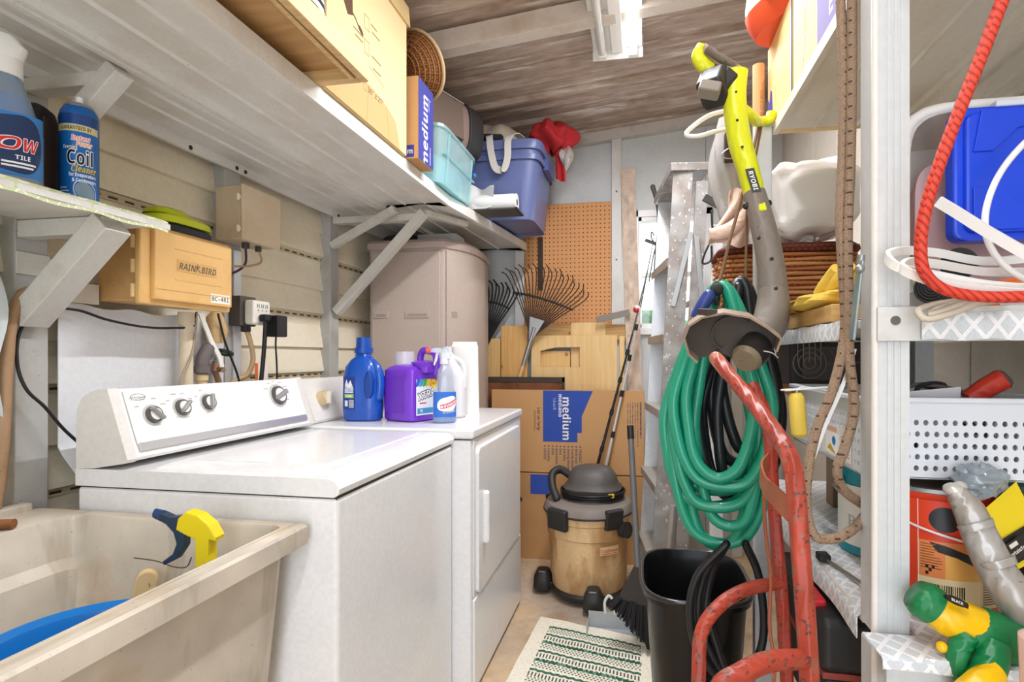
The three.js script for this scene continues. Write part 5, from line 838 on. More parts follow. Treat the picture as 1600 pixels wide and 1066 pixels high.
// ---- shop vacuum ----
{
  const o = thing('shop_vacuum', 'dirty tan shop vacuum with dark grey motor lid', 'vacuum cleaner');
  const dirt = tex(512, 512, [0.45, 0.45], (u, v) => { const m = fbm(u, v, 6, 4, 601, 5), d = clamp((fbm(u, v, 8, 3, 607, 5) - 0.5) * 4), k = fbm(u, v, 60, 60, 609, 2); return [0, 1, 2].map((i) => lerp([228, 192, 142][i] * (0.85 + 0.2 * m + 0.06 * k), [168, 116, 64][i], d * 0.7)); });
  const tan = M(0xffffff, 0.55, { map: dirt }), grey = M(0x55514d, 0.5, { map: soilB }), dark = M(0x2c2a29, 0.5, { map: soilB });
  const lg = M(0x8a8078, 0.5, { map: soilB });
  mesh(o, 'drum', lathe([[0, 0.05], [0.165, 0.05], [0.172, 0.06], [0.178, 0.11], [0.182, 0.118], [0.184, 0.2], [0.19, 0.3], [0.196, 0.305], [0.2, 0.37], [0.205, 0.375], [0.206, 0.41], [0, 0.412]], 48), tan);
  const lid = mesh(o, 'lid', lathe([[0.204, 0.405], [0.214, 0.408], [0.214, 0.425], [0.2, 0.448], [0.16, 0.462], [0, 0.465]], 48), lg);
  mesh(lid, 'gasket', new THREE.TorusGeometry(0.211, 0.006, 8, 48).rotateX(Math.PI / 2).translate(0, 0.411, 0), dark);
  mesh(o, 'motor_head', stack([[0.46, 0.13, 0.12, 0.02], [0.5, 0.135, 0.125, 0.02], [0.515, 0.14, 0.13, 0.02], [0.535, 0.12, 0.115, 0.02], [0.545, 0.118, 0.112, 0.02], [0.57, 0.112, 0.1, 0.02], [0.6, 0.09, 0.08, 0.02], [0.61, 0.06, 0.055, 0.02]], 2.6, 36), grey);
  mesh(o, 'cord_wrap', [0.475, 0.487, 0.498].map((y, i) => new THREE.TorusGeometry(0.145 + i * 0.003, 0.006, 6, 40).rotateX(Math.PI / 2).translate(0.02, y, 0)), black);
  mesh(o, 'carry_handle', tube([[-0.08, 0.55, -0.02], [-0.14, 0.585, -0.01], [-0.17, 0.57, 0.02], [-0.165, 0.52, 0.06], [-0.14, 0.47, 0.09]], 0.019, { rad: 10 }), dark);
  mesh(o, 'switch', box(0.1, 0.488, 0.098, 0.128, 0.505, 0.118, 0.003), M(0xdab21a, 0.4));
  for (const a of [3.6, 0.9]) { const c = Math.cos(a), s = Math.sin(a); mesh(o, 'latch', bar([0.2 * c, 0.36, 0.2 * s], [0.212 * c, 0.45, 0.212 * s], 0.09, 0.03, [c, 0, s], 0.008), dark); }
  mesh(o, 'latch', [bar([-0.12, 0.35, 0.175], [-0.122, 0.445, 0.18], 0.11, 0.03, [-0.55, 0, 0.83], 0.01)], dark);
  mesh(o, 'hose_port', [cyl([0.16, 0.35, 0.12], [0.19, 0.355, 0.14], 0.033, 0.036, 24), cyl([0.188, 0.354, 0.138], [0.192, 0.355, 0.142], 0.026, 0.026, 20)], dark);
  mesh(o, 'base_ring', lathe([[0.12, 0.03], [0.178, 0.03], [0.182, 0.045], [0.176, 0.056], [0, 0.055]], 40), dark);
  for (const a of [3.05, 1.38, 5.3, 4.2]) { const c = Math.cos(a) * 1.04, s = Math.sin(a); const k = mesh(o, 'caster_foot', stack([[0.018, 0.04, 0.045], [0.03, 0.046, 0.052], [0.08, 0.042, 0.046], [0.11, 0.028, 0.03]], 3).translate(0.21 * c, 0, 0.21 * s), dark); mesh(k, 'caster_arm', bar([0.14 * c, 0.045, 0.14 * s], [0.2 * c, 0.045, 0.2 * s], 0.07, 0.03, [0, 1, 0], 0.006), dark); mesh(k, 'wheel', cyl([0.21 * c - 0.02, 0.022, 0.21 * s], [0.21 * c + 0.02, 0.022, 0.21 * s], 0.022, 0.022, 16), black); mesh(k, 'knob_ring', new THREE.TorusGeometry(0.016, 0.004, 6, 18).rotateX(Math.PI / 2 - 0.5).translate(0.21 * c, 0.1, 0.21 * s + 0.022), M(0x8a8680, 0.4)); }
  mesh(o, 'label', wrap((u, v) => { const a = lerp(-1.2, -0.72, u), r = 0.1925 + 0.004 * v; return [r * Math.cos(a), lerp(0.245, 0.285, v), -r * Math.sin(a)]; }), print(256, 96, (x, w, h) => { x.fillStyle = '#dfba88'; x.fillRect(0, 0, w, h); text(x, 'Craftsman', 128, 48, 'italic bold 46px serif', '#b5362c'); x.fillStyle = '#b5362c'; x.fillRect(20, 78, 216, 6); }, 0.6), true);
  o.position.set(-0.252, 0, -2.6); o.rotation.y = 0.0;
}
// ---- broom, dustpan, rug ----
{
  const o = thing('broom', 'angled black broom with grey handle standing by the bin', 'broom');
  const c = [-0.015, 0.3, -2.13], e = [-.048,.821,-2.33];
  mesh(o, 'handle', cyl(c, e, 0.0125, 0.0125, 14), M(0x6b6b6b, 0.4, { metal: 0.3 })); mesh(o, 'grip', cyl(mixp(c, e, 0.93), mixp(c, e, 1.03), 0.0145, 0.0145, 14), black);
  mesh(o, 'head', hex([[-0.085, 0.2, -2.11], [0.05, 0.17, -2.11], [0.05, 0.17, -2.15], [-0.085, 0.2, -2.15]], [[-0.03, 0.32, -2.115], [0.012, 0.32, -2.115], [0.012, 0.32, -2.145], [-0.03, 0.32, -2.145]]), M(0x3a332e, 0.6));
  const bm = M(0x1b1a1a, 0.9), tufts = [];
  for (let i = 0; i < 170; i++) { const t = rnd(), k = rr(-0.5, 0.5), a = [lerp(-0.08, 0.045, t), lerp(0.205, 0.175, t), -2.13 + k * 0.035], b = [lerp(-0.125, 0.072, t) + rr(-0.006, 0.006), lerp(0.19, 0.008, clamp(t * 1.12)) * 0.92 + 0.004, -2.1 + k * 0.07]; if (b[1] < 0.007) b[1] = 0.007; tufts.push(cyl(a, b, 0.0045, 0.0028, 5)); }
  mesh(o, 'bristles', tufts, bm);
  base(o);
  const d = thing('dustpan', 'clear grey dustpan behind the broom on the floor', 'dustpan');
  const dm = M(0xc4c8ca, 0.3, { transmission: 0.3, thickness: 0 });
  mesh(d, 'pan', [box(-0.13, 0, -2.2, 0.09, 0.004, -2.3, 0.001), box(-0.13, 0, -2.298, 0.09, 0.07, -2.302, 0.001), box(-0.13, 0, -2.2, -0.126, 0.05, -2.3, 0.001), box(0.086, 0, -2.2, 0.09, 0.05, -2.3, 0.001)], dm);
  mesh(d, 'handle', tube([[-0.06, 0.065, -2.302], [-0.062, 0.11, -2.306], [-0.045, 0.135, -2.308], [-0.025, 0.11, -2.306], [-0.02, 0.065, -2.302]], 0.006), M(0xdadcdc, 0.4)); base(d); d.position.z += 0.03; d.position.x -= 0.09;
  const r = thing('floor_mat', 'cream woven floor mat with green striped bands', 'rug');
  const rt = print(1024, 1536, (x, w, h) => {
    x.fillStyle = '#efe8d4'; x.fillRect(0, 0, w, h); for (let i = 0; i < 26000; i++) { x.fillStyle = i % 2 ? 'rgba(255,252,240,.6)' : 'rgba(196,184,154,.35)'; x.fillRect(hash(i, 1, 3) * w, hash(i, 2, 3) * h, 4, 7); }
    const band = (y, kind) => { const a = 120, b = w - 110; x.fillStyle = '#3f6f5c'; if (kind === 0) { for (let i = a; i < b; i += 9) { x.fillStyle = hash(i, y, 1) > 0.35 ? '#2f5f4c' : '#47745f'; x.fillRect(i, y - 6 + 4 * Math.sin(i / 9), 9, 24); } } if (kind === 1) for (let i = a; i < b; i += 26) { x.fillStyle = '#4a4f4a'; x.fillRect(i, y - 22, 11, 44); } if (kind === 2) for (let r2 = 0; r2 < 3; r2++) for (let i = a + (r2 % 2) * 14; i < b; i += 28) { x.fillStyle = '#5a6a5e'; x.fillRect(i, y - 26 + r2 * 19, 15, 12); } if (kind === 3) for (let i = a; i < b; i += 13) { x.fillStyle = hash(i, y, 7) > 0.3 ? '#28573f' : '#5d8a76'; x.fillRect(i, y - 16 + 6 * Math.sin(i / 6), 13, 34); } };
    const seq = [0, 2, 0, 1, 3, 2, 0, 1, 3, 2, 0, 1, 2, 3, 0, 2, 1, 3, 0, 2, 0, 1, 3, 2, 0, 1]; seq.forEach((k, i) => band(110 + i * 54, k));
  }, 0.95);
  const A = [-0.43, -2.31], B = [0.045, -2.19], C2 = [0.05, -1.3], D = [-0.49, -1.42];
  const mt = (u, v) => { const x = lerp(lerp(D[0], C2[0], u), lerp(A[0], B[0], u), v), z = lerp(lerp(D[1], C2[1], u), lerp(A[1], B[1], u), v); return [x, 0.011 + 0.0012 * Math.sin(u * 17 + v * 23), z]; };
  mesh(r, 'weave', wrap(mt, 20, 30), rt, true);
  mesh(r, 'backing', hex([[A[0], 0.0005, A[1]], [B[0], 0.0005, B[1]], [C2[0], 0.0005, C2[1]], [D[0], 0.0005, D[1]]], [[A[0], 0.0095, A[1]], [B[0], 0.0095, B[1]], [C2[0], 0.0095, C2[1]], [D[0], 0.0095, D[1]]]), M(0xe4dcc6, 0.95)); base(r);
}
// ---- ladder ----
{
  const o = thing('step_ladder', 'folded aluminium stepladder spattered with paint', 'ladder');
  const sp = tex(512, 512, [0.3, 0.3], (u, v) => { const m = fbm(u, v, 5, 7, 701, 5), k = fbm(u, v, 28, 20, 707, 3), w = k > 0.75 ? 1 : 0, d = clamp((fbm(u, v, 5, 4, 711, 5) - 0.55) * 4); const q = 150 * (0.82 + 0.35 * m); return [0, 1, 2].map((i) => (w ? [204, 200, 194][i] : lerp(q * [1.02, 1, 0.98][i], [122, 100, 84][i], d * 0.45))); });
  const al = M(0xffffff, 0.5, { metal: 0.35, map: sp }), al2 = M(0xc9ccd0, 0.4, { metal: 0.5, map: soilB });
  const xb = 0.022, xt = 0.122, yt = 1.86, zn = -2.2, zf = -2.62;      // front rails lean from xb (floor) to xt (top)
  const rail = (z, dx, w, m, name, top = yt, q = 0.028) => mesh(o, name, hex([[xb + dx, 0, z], [xb + dx + w * 1.1, 0, z], [xb + dx + w * 1.1, 0, z - q], [xb + dx, 0, z - q]], [[xt + dx, top, z], [xt + dx + w, top, z], [xt + dx + w, top, z - q], [xt + dx, top, z - q]]), m);
  rail(zn, 0, 0.075, al, 'front_rail'); rail(zf, -0.045, 0.075, al2, 'front_rail');
  rail(zn, 0.088, 0.045, al, 'rear_rail', 1.82); rail(zf, 0.043, 0.045, al2, 'rear_rail', 1.82);
  for (let i = 1; i < 6; i++) { const y = i * 0.305, x = lerp(xb, xt, y / yt); mesh(o, 'step', [bar([x + 0.035, y, zn - 0.027], [x - 0.02, y, zf - 0.002], 0.078, 0.005, [0, 1, 0]), bar([x - 0.003, y - 0.014, zn - 0.027], [x - 0.058, y - 0.014, zf - 0.002], 0.004, 0.034, [0, 1, 0])], M(0xb2aba2, 0.45, { metal: 0.4, map: soilB })); }
  mesh(o, 'top_cap', bar([xt + 0.065, yt + 0.016, zn + 0.012], [xt + 0.01, yt + 0.016, zf - 0.04], 0.15, 0.034, [0, 1, 0], 0.004), al);
  for (const y of [0.4, 0.9, 1.35]) mesh(o, 'rear_bar', bar([lerp(xb, xt, y / 1.86) + 0.11, y, zn - 0.02], [lerp(xb, xt, y / 1.86) + 0.055, y, zf - 0.01], 0.02, 0.02, [0, 1, 0]), al2);
  mesh(o, 'spreader', [bar([0.19, 1.62, zn + 0.006], [0.12, 1.33, zn + 0.006], 0.006, 0.02, [1, 0, 0]), bar([0.21, 1.6, zn + 0.006], [0.235, 1.3, zn + 0.006], 0.006, 0.02, [1, 0, 0])], zinc);
  base(o);
}
// hooks and tools by the window
{
  const o = thing('pruning_saw', 'curved dark pruning saw hanging between the window and ladder', 'saw');
  mesh(o, 'blade', tube([[.056,2.021,-2.9], [.082,1.926,-2.9], [.089,1.825,-2.9], [.079,1.708,-2.9], [.07,1.561,-2.92]], 0.013, { rad: 6 }), M(0x4a4038, 0.6)); base(o);
  const p = thing('wire_hanger', 'bent black wire hook in front of the window', 'hook');
  mesh(p, 'wire', tube([[.065,1.788,-3], [.051,1.809,-3], [.051,1.774,-3], [.072,1.732,-3], [.061,1.677,-3], [.038,1.539,-3]], 0.0035, { rad: 6 }), black); mesh(p, 'lever', bar([.017,1.765,-3], [.072,1.742,-3], 0.008, 0.018, [0, 1, 0]), black); base(p);
  const h = thing('shrub', 'green shrub outside the window', 'shrub');
  const gm = [M(0x3e6a34, 0.8), M(0x5d8a45, 0.8)];
  for (let i = 0; i < 60; i++) { const a = rr(0, 6.28), b = rr(0, 1), r = rr(0.1, 0.3); mesh(h, 'leaf_clump', new THREE.IcosahedronGeometry(rr(0.05, 0.1), 0).translate(0.2 + r * Math.cos(a) * 1.6, 1.42 - b * 0.45 + 0.0 * a, -4.2 + r * Math.sin(a)), gm[i % 2]); }
  mesh(h, 'stem', cyl([0.2, 0, -4.2], [0.2, 1.1, -4.2], 0.04, 0.03, 8), M(0x5a4632, 0.9)); base(h);
  const g = struct('ground', 'yard ground outside the window'); mesh(g, 'soil', box(-3, -0.15, -7, 3, -0.02, -3.4, 0), M(0x8a8a72, 0.9));
}

// ================= right side: shelving unit =================
// loft along a path with a radius (or [rx, ry]) at each point
function limb(pts, radii, n = 18, e = 2, up = [0, 0, 1], o = {}) {
  const c = new THREE.CatmullRomCurve3(pts.map(v3), false, 'centripetal'), seg = (pts.length - 1) * (o.sub || 5), rings = [];
  for (let i = 0; i <= seg; i++) {
    const t = i / seg, p = c.getPoint(t), T = c.getTangent(t), k = t * (pts.length - 1), a = Math.min(pts.length - 2, Math.floor(k)), f = k - a, R = (q) => (Array.isArray(radii[q]) ? radii[q] : [radii[q], radii[q]]);
    const rx = lerp(R(a)[0], R(a + 1)[0], f), ry = lerp(R(a)[1], R(a + 1)[1], f), x = v3(up).cross(T).normalize(), y = T.clone().cross(x);
    rings.push(Array.from({ length: n }, (_, j) => { const g = j / n * 6.2832, C = Math.cos(g), S = Math.sin(g); return p.clone().addScaledVector(x, rx * Math.sign(C) * Math.abs(C) ** (2 / e)).addScaledVector(y, ry * Math.sign(S) * Math.abs(S) ** (2 / e)).toArray(); }));
  }
  return loft(rings, { crease: o.crease ?? 1.2 });
}
const linerT = tex(256, 256, [0.026, 0.034], (u, v) => { const a = Math.abs(((u + v) % 1) - 0.5), b = Math.abs(((u - v + 1) % 1) - 0.5), d = Math.min(a, b); const w = d < 0.13 ? 1 : 0, n = vn(u * 32, v * 32, 32, 32, 4); return (w ? [246, 247, 248] : [212, 218, 222]).map((c) => c * (0.96 + 0.06 * n)); });
const linerM = M(0xffffff, 0.35, { map: linerT, bumpMap: linerT, bumpScale: 0.0015 });
const wrX = 0.78;
{
  const o = thing('shelving_unit', 'tall pale metal shelving unit on the wall facing the washer', 'shelves');
  // grooved near post, plain far post
  const px0 = 0.307, px1 = 0.347, pz0 = -0.787, pz1 = -0.84;
  const G = [[px0, pz1], [px0, pz0], ...[0.3, 0.5, 0.7].flatMap((t) => { const x = lerp(px0, px1, t); return [[x - 0.0016, pz0], [x - 0.0008, pz0 - 0.0014], [x + 0.0008, pz0 - 0.0014], [x + 0.0016, pz0]]; }), [px1, pz0], [px1, pz1]];
  mesh(o, 'near_post', loft([G.map(([x, z]) => [x, 0.76, z]), G.map(([x, z]) => [x, 2.52, z])], { crease: 0.3 }), aluPost);
  mesh(o, 'near_post_foot', box(px0, 0, pz1, px1, 0.74, pz0, 0.002), aluPost);
  mesh(o, 'post_bead', cyl([px0, 0, pz0 - 0.004], [px0, 2.52, pz0 - 0.004], 0.005, 0.005, 12), M(0xe6e2da, 0.4, { map: soilC }));
  mesh(o, 'far_post', box(0.267, 0, -1.4, 0.306, 1.69, -1.37, 0.002), aluPost);
  mesh(o, 'near_post', box(0.62, 0, -1.42, 0.66, 2.5, -1.38, 0.002), aluPost);
  // upper shelf pans
  const up = (a, b, y) => [[a, y - 0.012], [a, y + 0.012], [b, y + 0.012], [b, y - 0.012], [b - 0.012, y - 0.012], [b - 0.014, y], [lerp(a, b, 0.66) + 0.004, y], [lerp(a, b, 0.66), y - 0.005], [lerp(a, b, 0.66) - 0.004, y], [lerp(a, b, 0.33) + 0.004, y], [lerp(a, b, 0.33), y - 0.005], [lerp(a, b, 0.33) - 0.004, y], [a + 0.014, y], [a + 0.012, y - 0.012]];
  const ua = M(0xded8cc, 0.5, { map: soilA });
  mesh(o, 'upper_pan', prof(up(0.308, 0.59, 1.675), -0.7, -1.375), ua);
  mesh(o, 'upper_rail', prof([[0.588, 1.645], [0.588, 1.688], [0.625, 1.688], [0.625, 1.66], [0.61, 1.66], [0.608, 1.645]], -0.7, -1.375), ua);
  mesh(o, 'upper_pan', prof(up(0.628, wrX - 0.005, 1.69), -0.7, -1.375), ua);
  // mid shelf
  mesh(o, 'mid_shelf', [box(0.31, 1.172, -1.7, wrX - 0.01, 1.186, -0.842, 0.002), box(0.352, 1.172, -0.842, wrX - 0.01, 1.186, -0.79, 0.002)], aluWhite);
  mesh(o, 'mid_beam', box(0.306, 1.153, -0.785, wrX - 0.01, 1.198, -0.78, 0.001), M(0xd9d9d5, 0.45, { map: soilA }));
  mesh(o, 'beam_bolt', cyl([0.327, 1.18, -0.781], [0.327, 1.18, -0.7785], 0.006, 0.006, 14), M(0x6f6a62, 0.5, { metal: 0.6 }));
  mesh(o, 'shelf_liner', sheet((u, v) => { const z = lerp(-1.7, -0.86, u), s = v * 0.47; return s < 0.44 ? [wrX - 0.03 - s, 1.1885 + 0.001 * Math.sin(u * 50), z] : [0.307 - 0.002 * Math.sin(u * 33), 1.1885 - (s - 0.44), z]; }, 40, 30, 0.0015), linerM);
  mesh(o, 'shelf_liner', sheet((u, v) => { const x = lerp(0.356, wrX - 0.02, u), s = v * 0.12, w = 0.0015 * Math.sin(u * 40); return s < 0.085 ? [x, 1.1893 + 0.001 * Math.sin(u * 31), -0.86 + s] : [x, 1.1893 - (s - 0.085) + w, -0.7752 + w]; }, 30, 16, 0.0015), linerM);
  // lower shelf
  mesh(o, 'lower_shelf', [box(0.31, 0.752, -1.7, wrX - 0.01, 0.766, -0.842, 0.002), box(0.352, 0.752, -0.842, wrX - 0.01, 0.766, -0.782, 0.002), box(0.3, 0.752, -0.78, wrX - 0.01, 0.766, -0.72, 0.002)], aluWhite);
  mesh(o, 'lower_beam', box(0.296, 0.7, -0.735, wrX - 0.01, 0.75, -0.73, 0.001), M(0xd3d5d6, 0.45, { map: soilA }));
  mesh(o, 'shelf_liner', sheet((u, v) => { const z = lerp(-1.7, -0.845, u), s = v * 0.47; return s < 0.43 ? [wrX - 0.04 - s, 0.7685 + 0.001 * Math.sin(u * 40), z] : [0.3065 - 0.003 * Math.sin(u * 20), 0.7685 - (s - 0.43), z]; }, 40, 30, 0.0015), linerM);
  mesh(o, 'shelf_liner', sheet((u, v) => { const x = lerp(0.286, wrX - 0.03, u), s = v * 0.075, w = 0.003 * Math.sin(u * 26); return s < 0.062 ? [x, 0.769 + 0.002 * Math.sin(u * 19) * (s / 0.06), -0.778 + s] : [x, 0.769 - (s - 0.062) + w, -0.7155 + w]; }, 30, 14, 0.0015), linerM);
  mesh(o, 'shelf_liner', box(0.353, 0.7665, -0.845, wrX - 0.04, 0.7685, -0.775, 0), linerM);
  base(o);
}
// boxes on the top shelf
{
  const yb = 1.6885;
  const mk = (label, z0, z1, h, m, draw) => { const o = thing('cardboard_box', label, 'box', 'cartons on the top shelf opposite'); mesh(o, 'carton', box(0.312, yb, z1, 0.58, yb + h, z0, 0.003), m); mesh(o, 'print', patch([0.3117, yb + h / 2, (z0 + z1) / 2], [0, 0, Math.abs(z1 - z0) / 2 - 0.002], [0, h / 2 - 0.002, 0], 0.0004), print(768, 512, draw, 0.8), true); return base(o); };
  mk('yellow moving box with violet corner print at the end of the top shelf', -1.215, -1.44, 0.21, cardPale, (x, w, h) => { x.fillStyle = '#e6bd7e'; x.fillRect(0, 0, w, h); x.fillStyle = '#4a46a0'; x.beginPath(); x.moveTo(0, 512); x.lineTo(0, 300); x.lineTo(60, 340); x.lineTo(90, 270); x.lineTo(150, 300); x.lineTo(190, 512); x.fill(); x.fillStyle = '#b08a58'; for (let i = 0; i < 6; i++) { x.fillRect(260 + i * 60, 300, 12, 120 - i * 9); x.fillRect(420 + i * 40, 80, 8, 90); } x.fillStyle = '#4a46a0'; x.fillRect(740, 0, 28, 512); });
  mk('yellow moving box with violet label, nearest on the top shelf', -0.845, -1.205, 0.33, cardPale, (x, w, h) => { x.fillStyle = '#ead29a'; x.fillRect(0, 0, w, h); x.strokeStyle = '#7d7fae'; x.lineWidth = 9; x.beginPath(); x.moveTo(130, 512); x.lineTo(190, 400); x.lineTo(200, 250); x.lineTo(230, 200); x.lineTo(230, 0); x.stroke(); x.fillStyle = '#8d84b8'; x.fillRect(330, 150, 300, 362); text(x, 'medium', 480, 340, 'bold 74px sans-serif', '#f1ecf4', { rot: -1.571 }); x.fillStyle = '#d9bd78'; x.fillRect(150, 330, 40, 70); });
  const o = thing('steam_cleaner', 'white and orange appliance with grey loop handle on the yellow box', 'appliance');
  mesh(o, 'body', stack([[0, 0.05, 0.075], [0.02, 0.065, 0.09], [0.06, 0.072, 0.098], [0.1, 0.068, 0.09], [0.15, 0.05, 0.07], [0.17, 0.025, 0.04]], 2.6, 32), M(0xecebe8, 0.35));
  mesh(o, 'orange_base', stack([[-0.002, 0.055, 0.08], [0.02, 0.067, 0.092], [0.045, 0.073, 0.099], [0.046, 0.06, 0.09]], 2.6, 32), M(0xe4532a, 0.4));
  mesh(o, 'handle', tube([[-0.05, 0.135, 0.02], [-0.09, 0.12, 0.03], [-0.1, 0.07, 0.03], [-0.075, 0.045, 0.02], [-0.055, 0.06, 0.015]], 0.013, { rad: 10 }), M(0xc9c8c4, 0.4));
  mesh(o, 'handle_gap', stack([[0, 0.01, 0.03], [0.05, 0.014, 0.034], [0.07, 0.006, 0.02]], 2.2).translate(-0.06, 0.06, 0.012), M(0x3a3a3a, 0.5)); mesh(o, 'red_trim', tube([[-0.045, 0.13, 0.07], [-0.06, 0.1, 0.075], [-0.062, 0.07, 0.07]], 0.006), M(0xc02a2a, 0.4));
  o.position.set(0.345, 1.903, -1.345); o.rotation.set(0, 0.5, 0.05); o.scale.setScalar(1.12);
}
{
  const o = thing('wooden_pole', 'short wooden handle rising behind the far shelf post', 'pole');
  const m = M(0xffffff, 0.6, { map: board([214, 164, 110], [170, 104, 60], 811, [0.3, 0.1]) });
  mesh(o, 'pole', cyl([0.296, 1.205, -1.425], [0.287, 1.86, -1.43], 0.0135, 0.0135, 16), m); mesh(o, 'tip', cyl([0.287, 1.7, -1.43], [0.287, 1.86, -1.43], 0.0142, 0.0142, 16), M(0xd9a06c, 0.6)); base(o);
}
// ---- string trimmer ----
{
  const o = thing('string_trimmer', 'yellow and grey cordless string trimmer hanging head down', 'trimmer');
  const yl = M(0xe6ea1e, 0.35, { map: soil(811, 0.15, 0.5, 0.3) }), gr = M(0x847a70, 0.45, { map: soilB }), bk = M(0x262523, 0.5), dk = M(0x4a4139, 0.65, { map: soilB });
  mesh(o, 'upper_housing', limb([[.207,1.759,-1.25], [.201,1.706,-1.25], [.204,1.657,-1.25], [.213,1.6,-1.25], [.226,1.544,-1.24], [.24,1.476,-1.23]], [[0.022, 0.022], [0.024, 0.026], [0.024, 0.028], [0.024, 0.028], [0.022, 0.026], [0.0215, 0.023]], 20, 2.4), yl);
  mesh(o, 'rear_grip', limb([[.207,1.754,-1.25], [.184,1.774,-1.25], [.157,1.8,-1.255], [.134,1.822,-1.26]], [0.016, 0.013, 0.012, 0.012], 14, 2.2), M(0xa8927c, 0.5));
  mesh(o, 'end_grip', limb([[.133,1.828,-1.26], [.124,1.806,-1.26], [.134,1.787,-1.26], [.153,1.772,-1.26]], [0.0125, 0.0145, 0.016, 0.014], 14, 2.2), yl);
  mesh(o, 'grip_pad', limb([[.142,1.812,-1.245], [.175,1.783,-1.24], [.202,1.766,-1.24]], [0.009, 0.009, 0.008], 10, 2), M(0x6b5f52, 0.6));
  const bt = mesh(o, 'battery', [bar([.168,1.753,-1.265], [.15,1.701,-1.23], 0.07, 0.06, [1, 0.3, 0.3], 0.012), bar([.166,1.746,-1.25], [.193,1.721,-1.25], 0.05, 0.055, [0, 0, 1], 0.01)], bk);
  mesh(bt, 'battery_label', bar([.146,1.715,-1.21], [.138,1.69,-1.2], 0.045, 0.03, [0, 0.3, 1], 0.004), M(0x8a8074, 0.5));
  mesh(o, 'hook_handle', [limb([[.211,1.68,-1.25], [.237,1.67,-1.27], [.263,1.675,-1.32], [.283,1.691,-1.36]], [0.013, 0.012, 0.012, 0.011], 12), limb([[.283,1.691,-1.36], [.299,1.695,-1.36], [.303,1.71,-1.36]], [0.011, 0.013, 0.012], 12)], yl);
  mesh(o, 'lower_tube', limb([[.238,1.482,-1.23], [.249,1.42,-1.21], [.26,1.357,-1.2], [.266,1.302,-1.195], [.268,1.255,-1.19]], [0.0235, 0.0245, 0.0265, 0.028, 0.03], 22, 2.2), gr);
  mesh(o, 'motor_head', limb([[.268,1.268,-1.19], [.265,1.232,-1.18], [.256,1.201,-1.165], [.24,1.178,-1.15], [.222,1.162,-1.135]], [0.0295, 0.033, 0.034, 0.031, 0.022], 20, 2.4, [1, 0, 0.4]), gr);
  const holes = [[[.234,1.374,-1.165]], [[.253,1.326,-1.137]], [[.254,1.264,-1.107]]];
  holes.forEach(([p]) => mesh(o, 'screw', sph(p, 0.004, [1, 1, 0.6], 8), bk));
  [[.2,1.703,-1.225], [.202,1.641,-1.222], [.211,1.58,-1.215], [.226,1.526,-1.213]].forEach((p) => mesh(o, 'screw', sph(p, 0.003, [1, 1, 0.8], 8), bk));
  mesh(o, 'release_button', bar([.246,1.454,-1.2], [.248,1.435,-1.19], 0.016, 0.008, [0, 0, 1], 0.003), yl);
  mesh(o, 'adjust_knob', sph([.219,1.454,-1.215], 0.008), bk); mesh(o, 'adjust_knob', sph([.263,1.457,-1.215], 0.008), bk);
  mesh(o, 'brand_label', patch([.231,1.504,-1.204], [0.0088, 0.0008, 0.001], [-0.0075, 0.025, 0.001], 0.0008), print(96, 256, (x, w, h) => { x.fillStyle = '#17170f'; x.fillRect(0, 0, w, h); text(x, 'RYOBI', 48, 128, 'bold 70px sans-serif', '#f4f2ea', { rot: Math.PI / 2 }); }, 0.4), true);
  // guard: a plate with a flange along its upper edge, tipped towards the floor
  const gc = [.173,1.173,-1.1], q = 0.00132, G2 = [[-70, 5], [-64, 22], [-46, 34], [-15, 40], [20, 33], [45, 17], [63, 2], [58, -16], [50, -36], [38, -46], [22, -46], [8, -38], [-8, -28], [-24, -20], [-32, -30], [-50, -32], [-63, -20]];
  const pt = ([a, b], t = 0) => [gc[0] + a * q * 0.985 - t * 0.1, gc[1] + b * q - t * 0.27, gc[2] + a * q * 0.17 + t + b * q * 0.25];
  mesh(o, 'guard', [loft([G2.slice().reverse().map((p) => pt(p, -0.002)), G2.slice().reverse().map((p) => pt(p, 0.002))], { crease: 0.4 })], dk);
  const edge = [G2[15], G2[16], ...G2.slice(0, 8)];
  mesh(o, 'guard_flange', loft(edge.map((p) => [pt(p, 0), pt(p, 0.042), pt([p[0] * 0.955, p[1] * 0.93], 0.042), pt([p[0] * 0.955, p[1] * 0.93], 0)]), { crease: 0.6 }), M(0x9a8672, 0.5, { map: soilB }));
  mesh(o, 'guard_ring', loft(Array.from({ length: 14 }, (_, k) => { const a = 0.6 + k / 13 * 3.6, c = Math.cos(a), n = Math.sin(a); return [[29, 0], [29, 0.01], [26, 0.01], [26, 0]].map(([r, t]) => pt([-2 + r * c, 4 + r * 0.9 * n], t)); }), { crease: 0.6 }), dk);
  mesh(o, 'line_cutter', bar(pt([-44, 36], 0), pt([-30, 40], 0.04), 0.02, 0.012, [0, 1, 0]), dk);
  const s0 = pt([34, -14], 0.0), s1 = pt([15, -28], 0.045);
  mesh(o, 'spool', [cyl(s0, mixp(s0, s1, 0.8), 0.03, 0.029, 28)], M(0x262321, 0.5)); mesh(o, 'spool_cap', [cyl(mixp(s0, s1, 0.78), s1, 0.029, 0.0235, 28)], M(0x83745c, 0.55, { map: soilB }));
  mesh(o, 'line', tube([pt([28, -14], 0.036), pt([50, -17], 0.04), pt([60, -26], 0.03)], 0.0012, { rad: 5 }), M(0xcfcabd, 0.5));
}
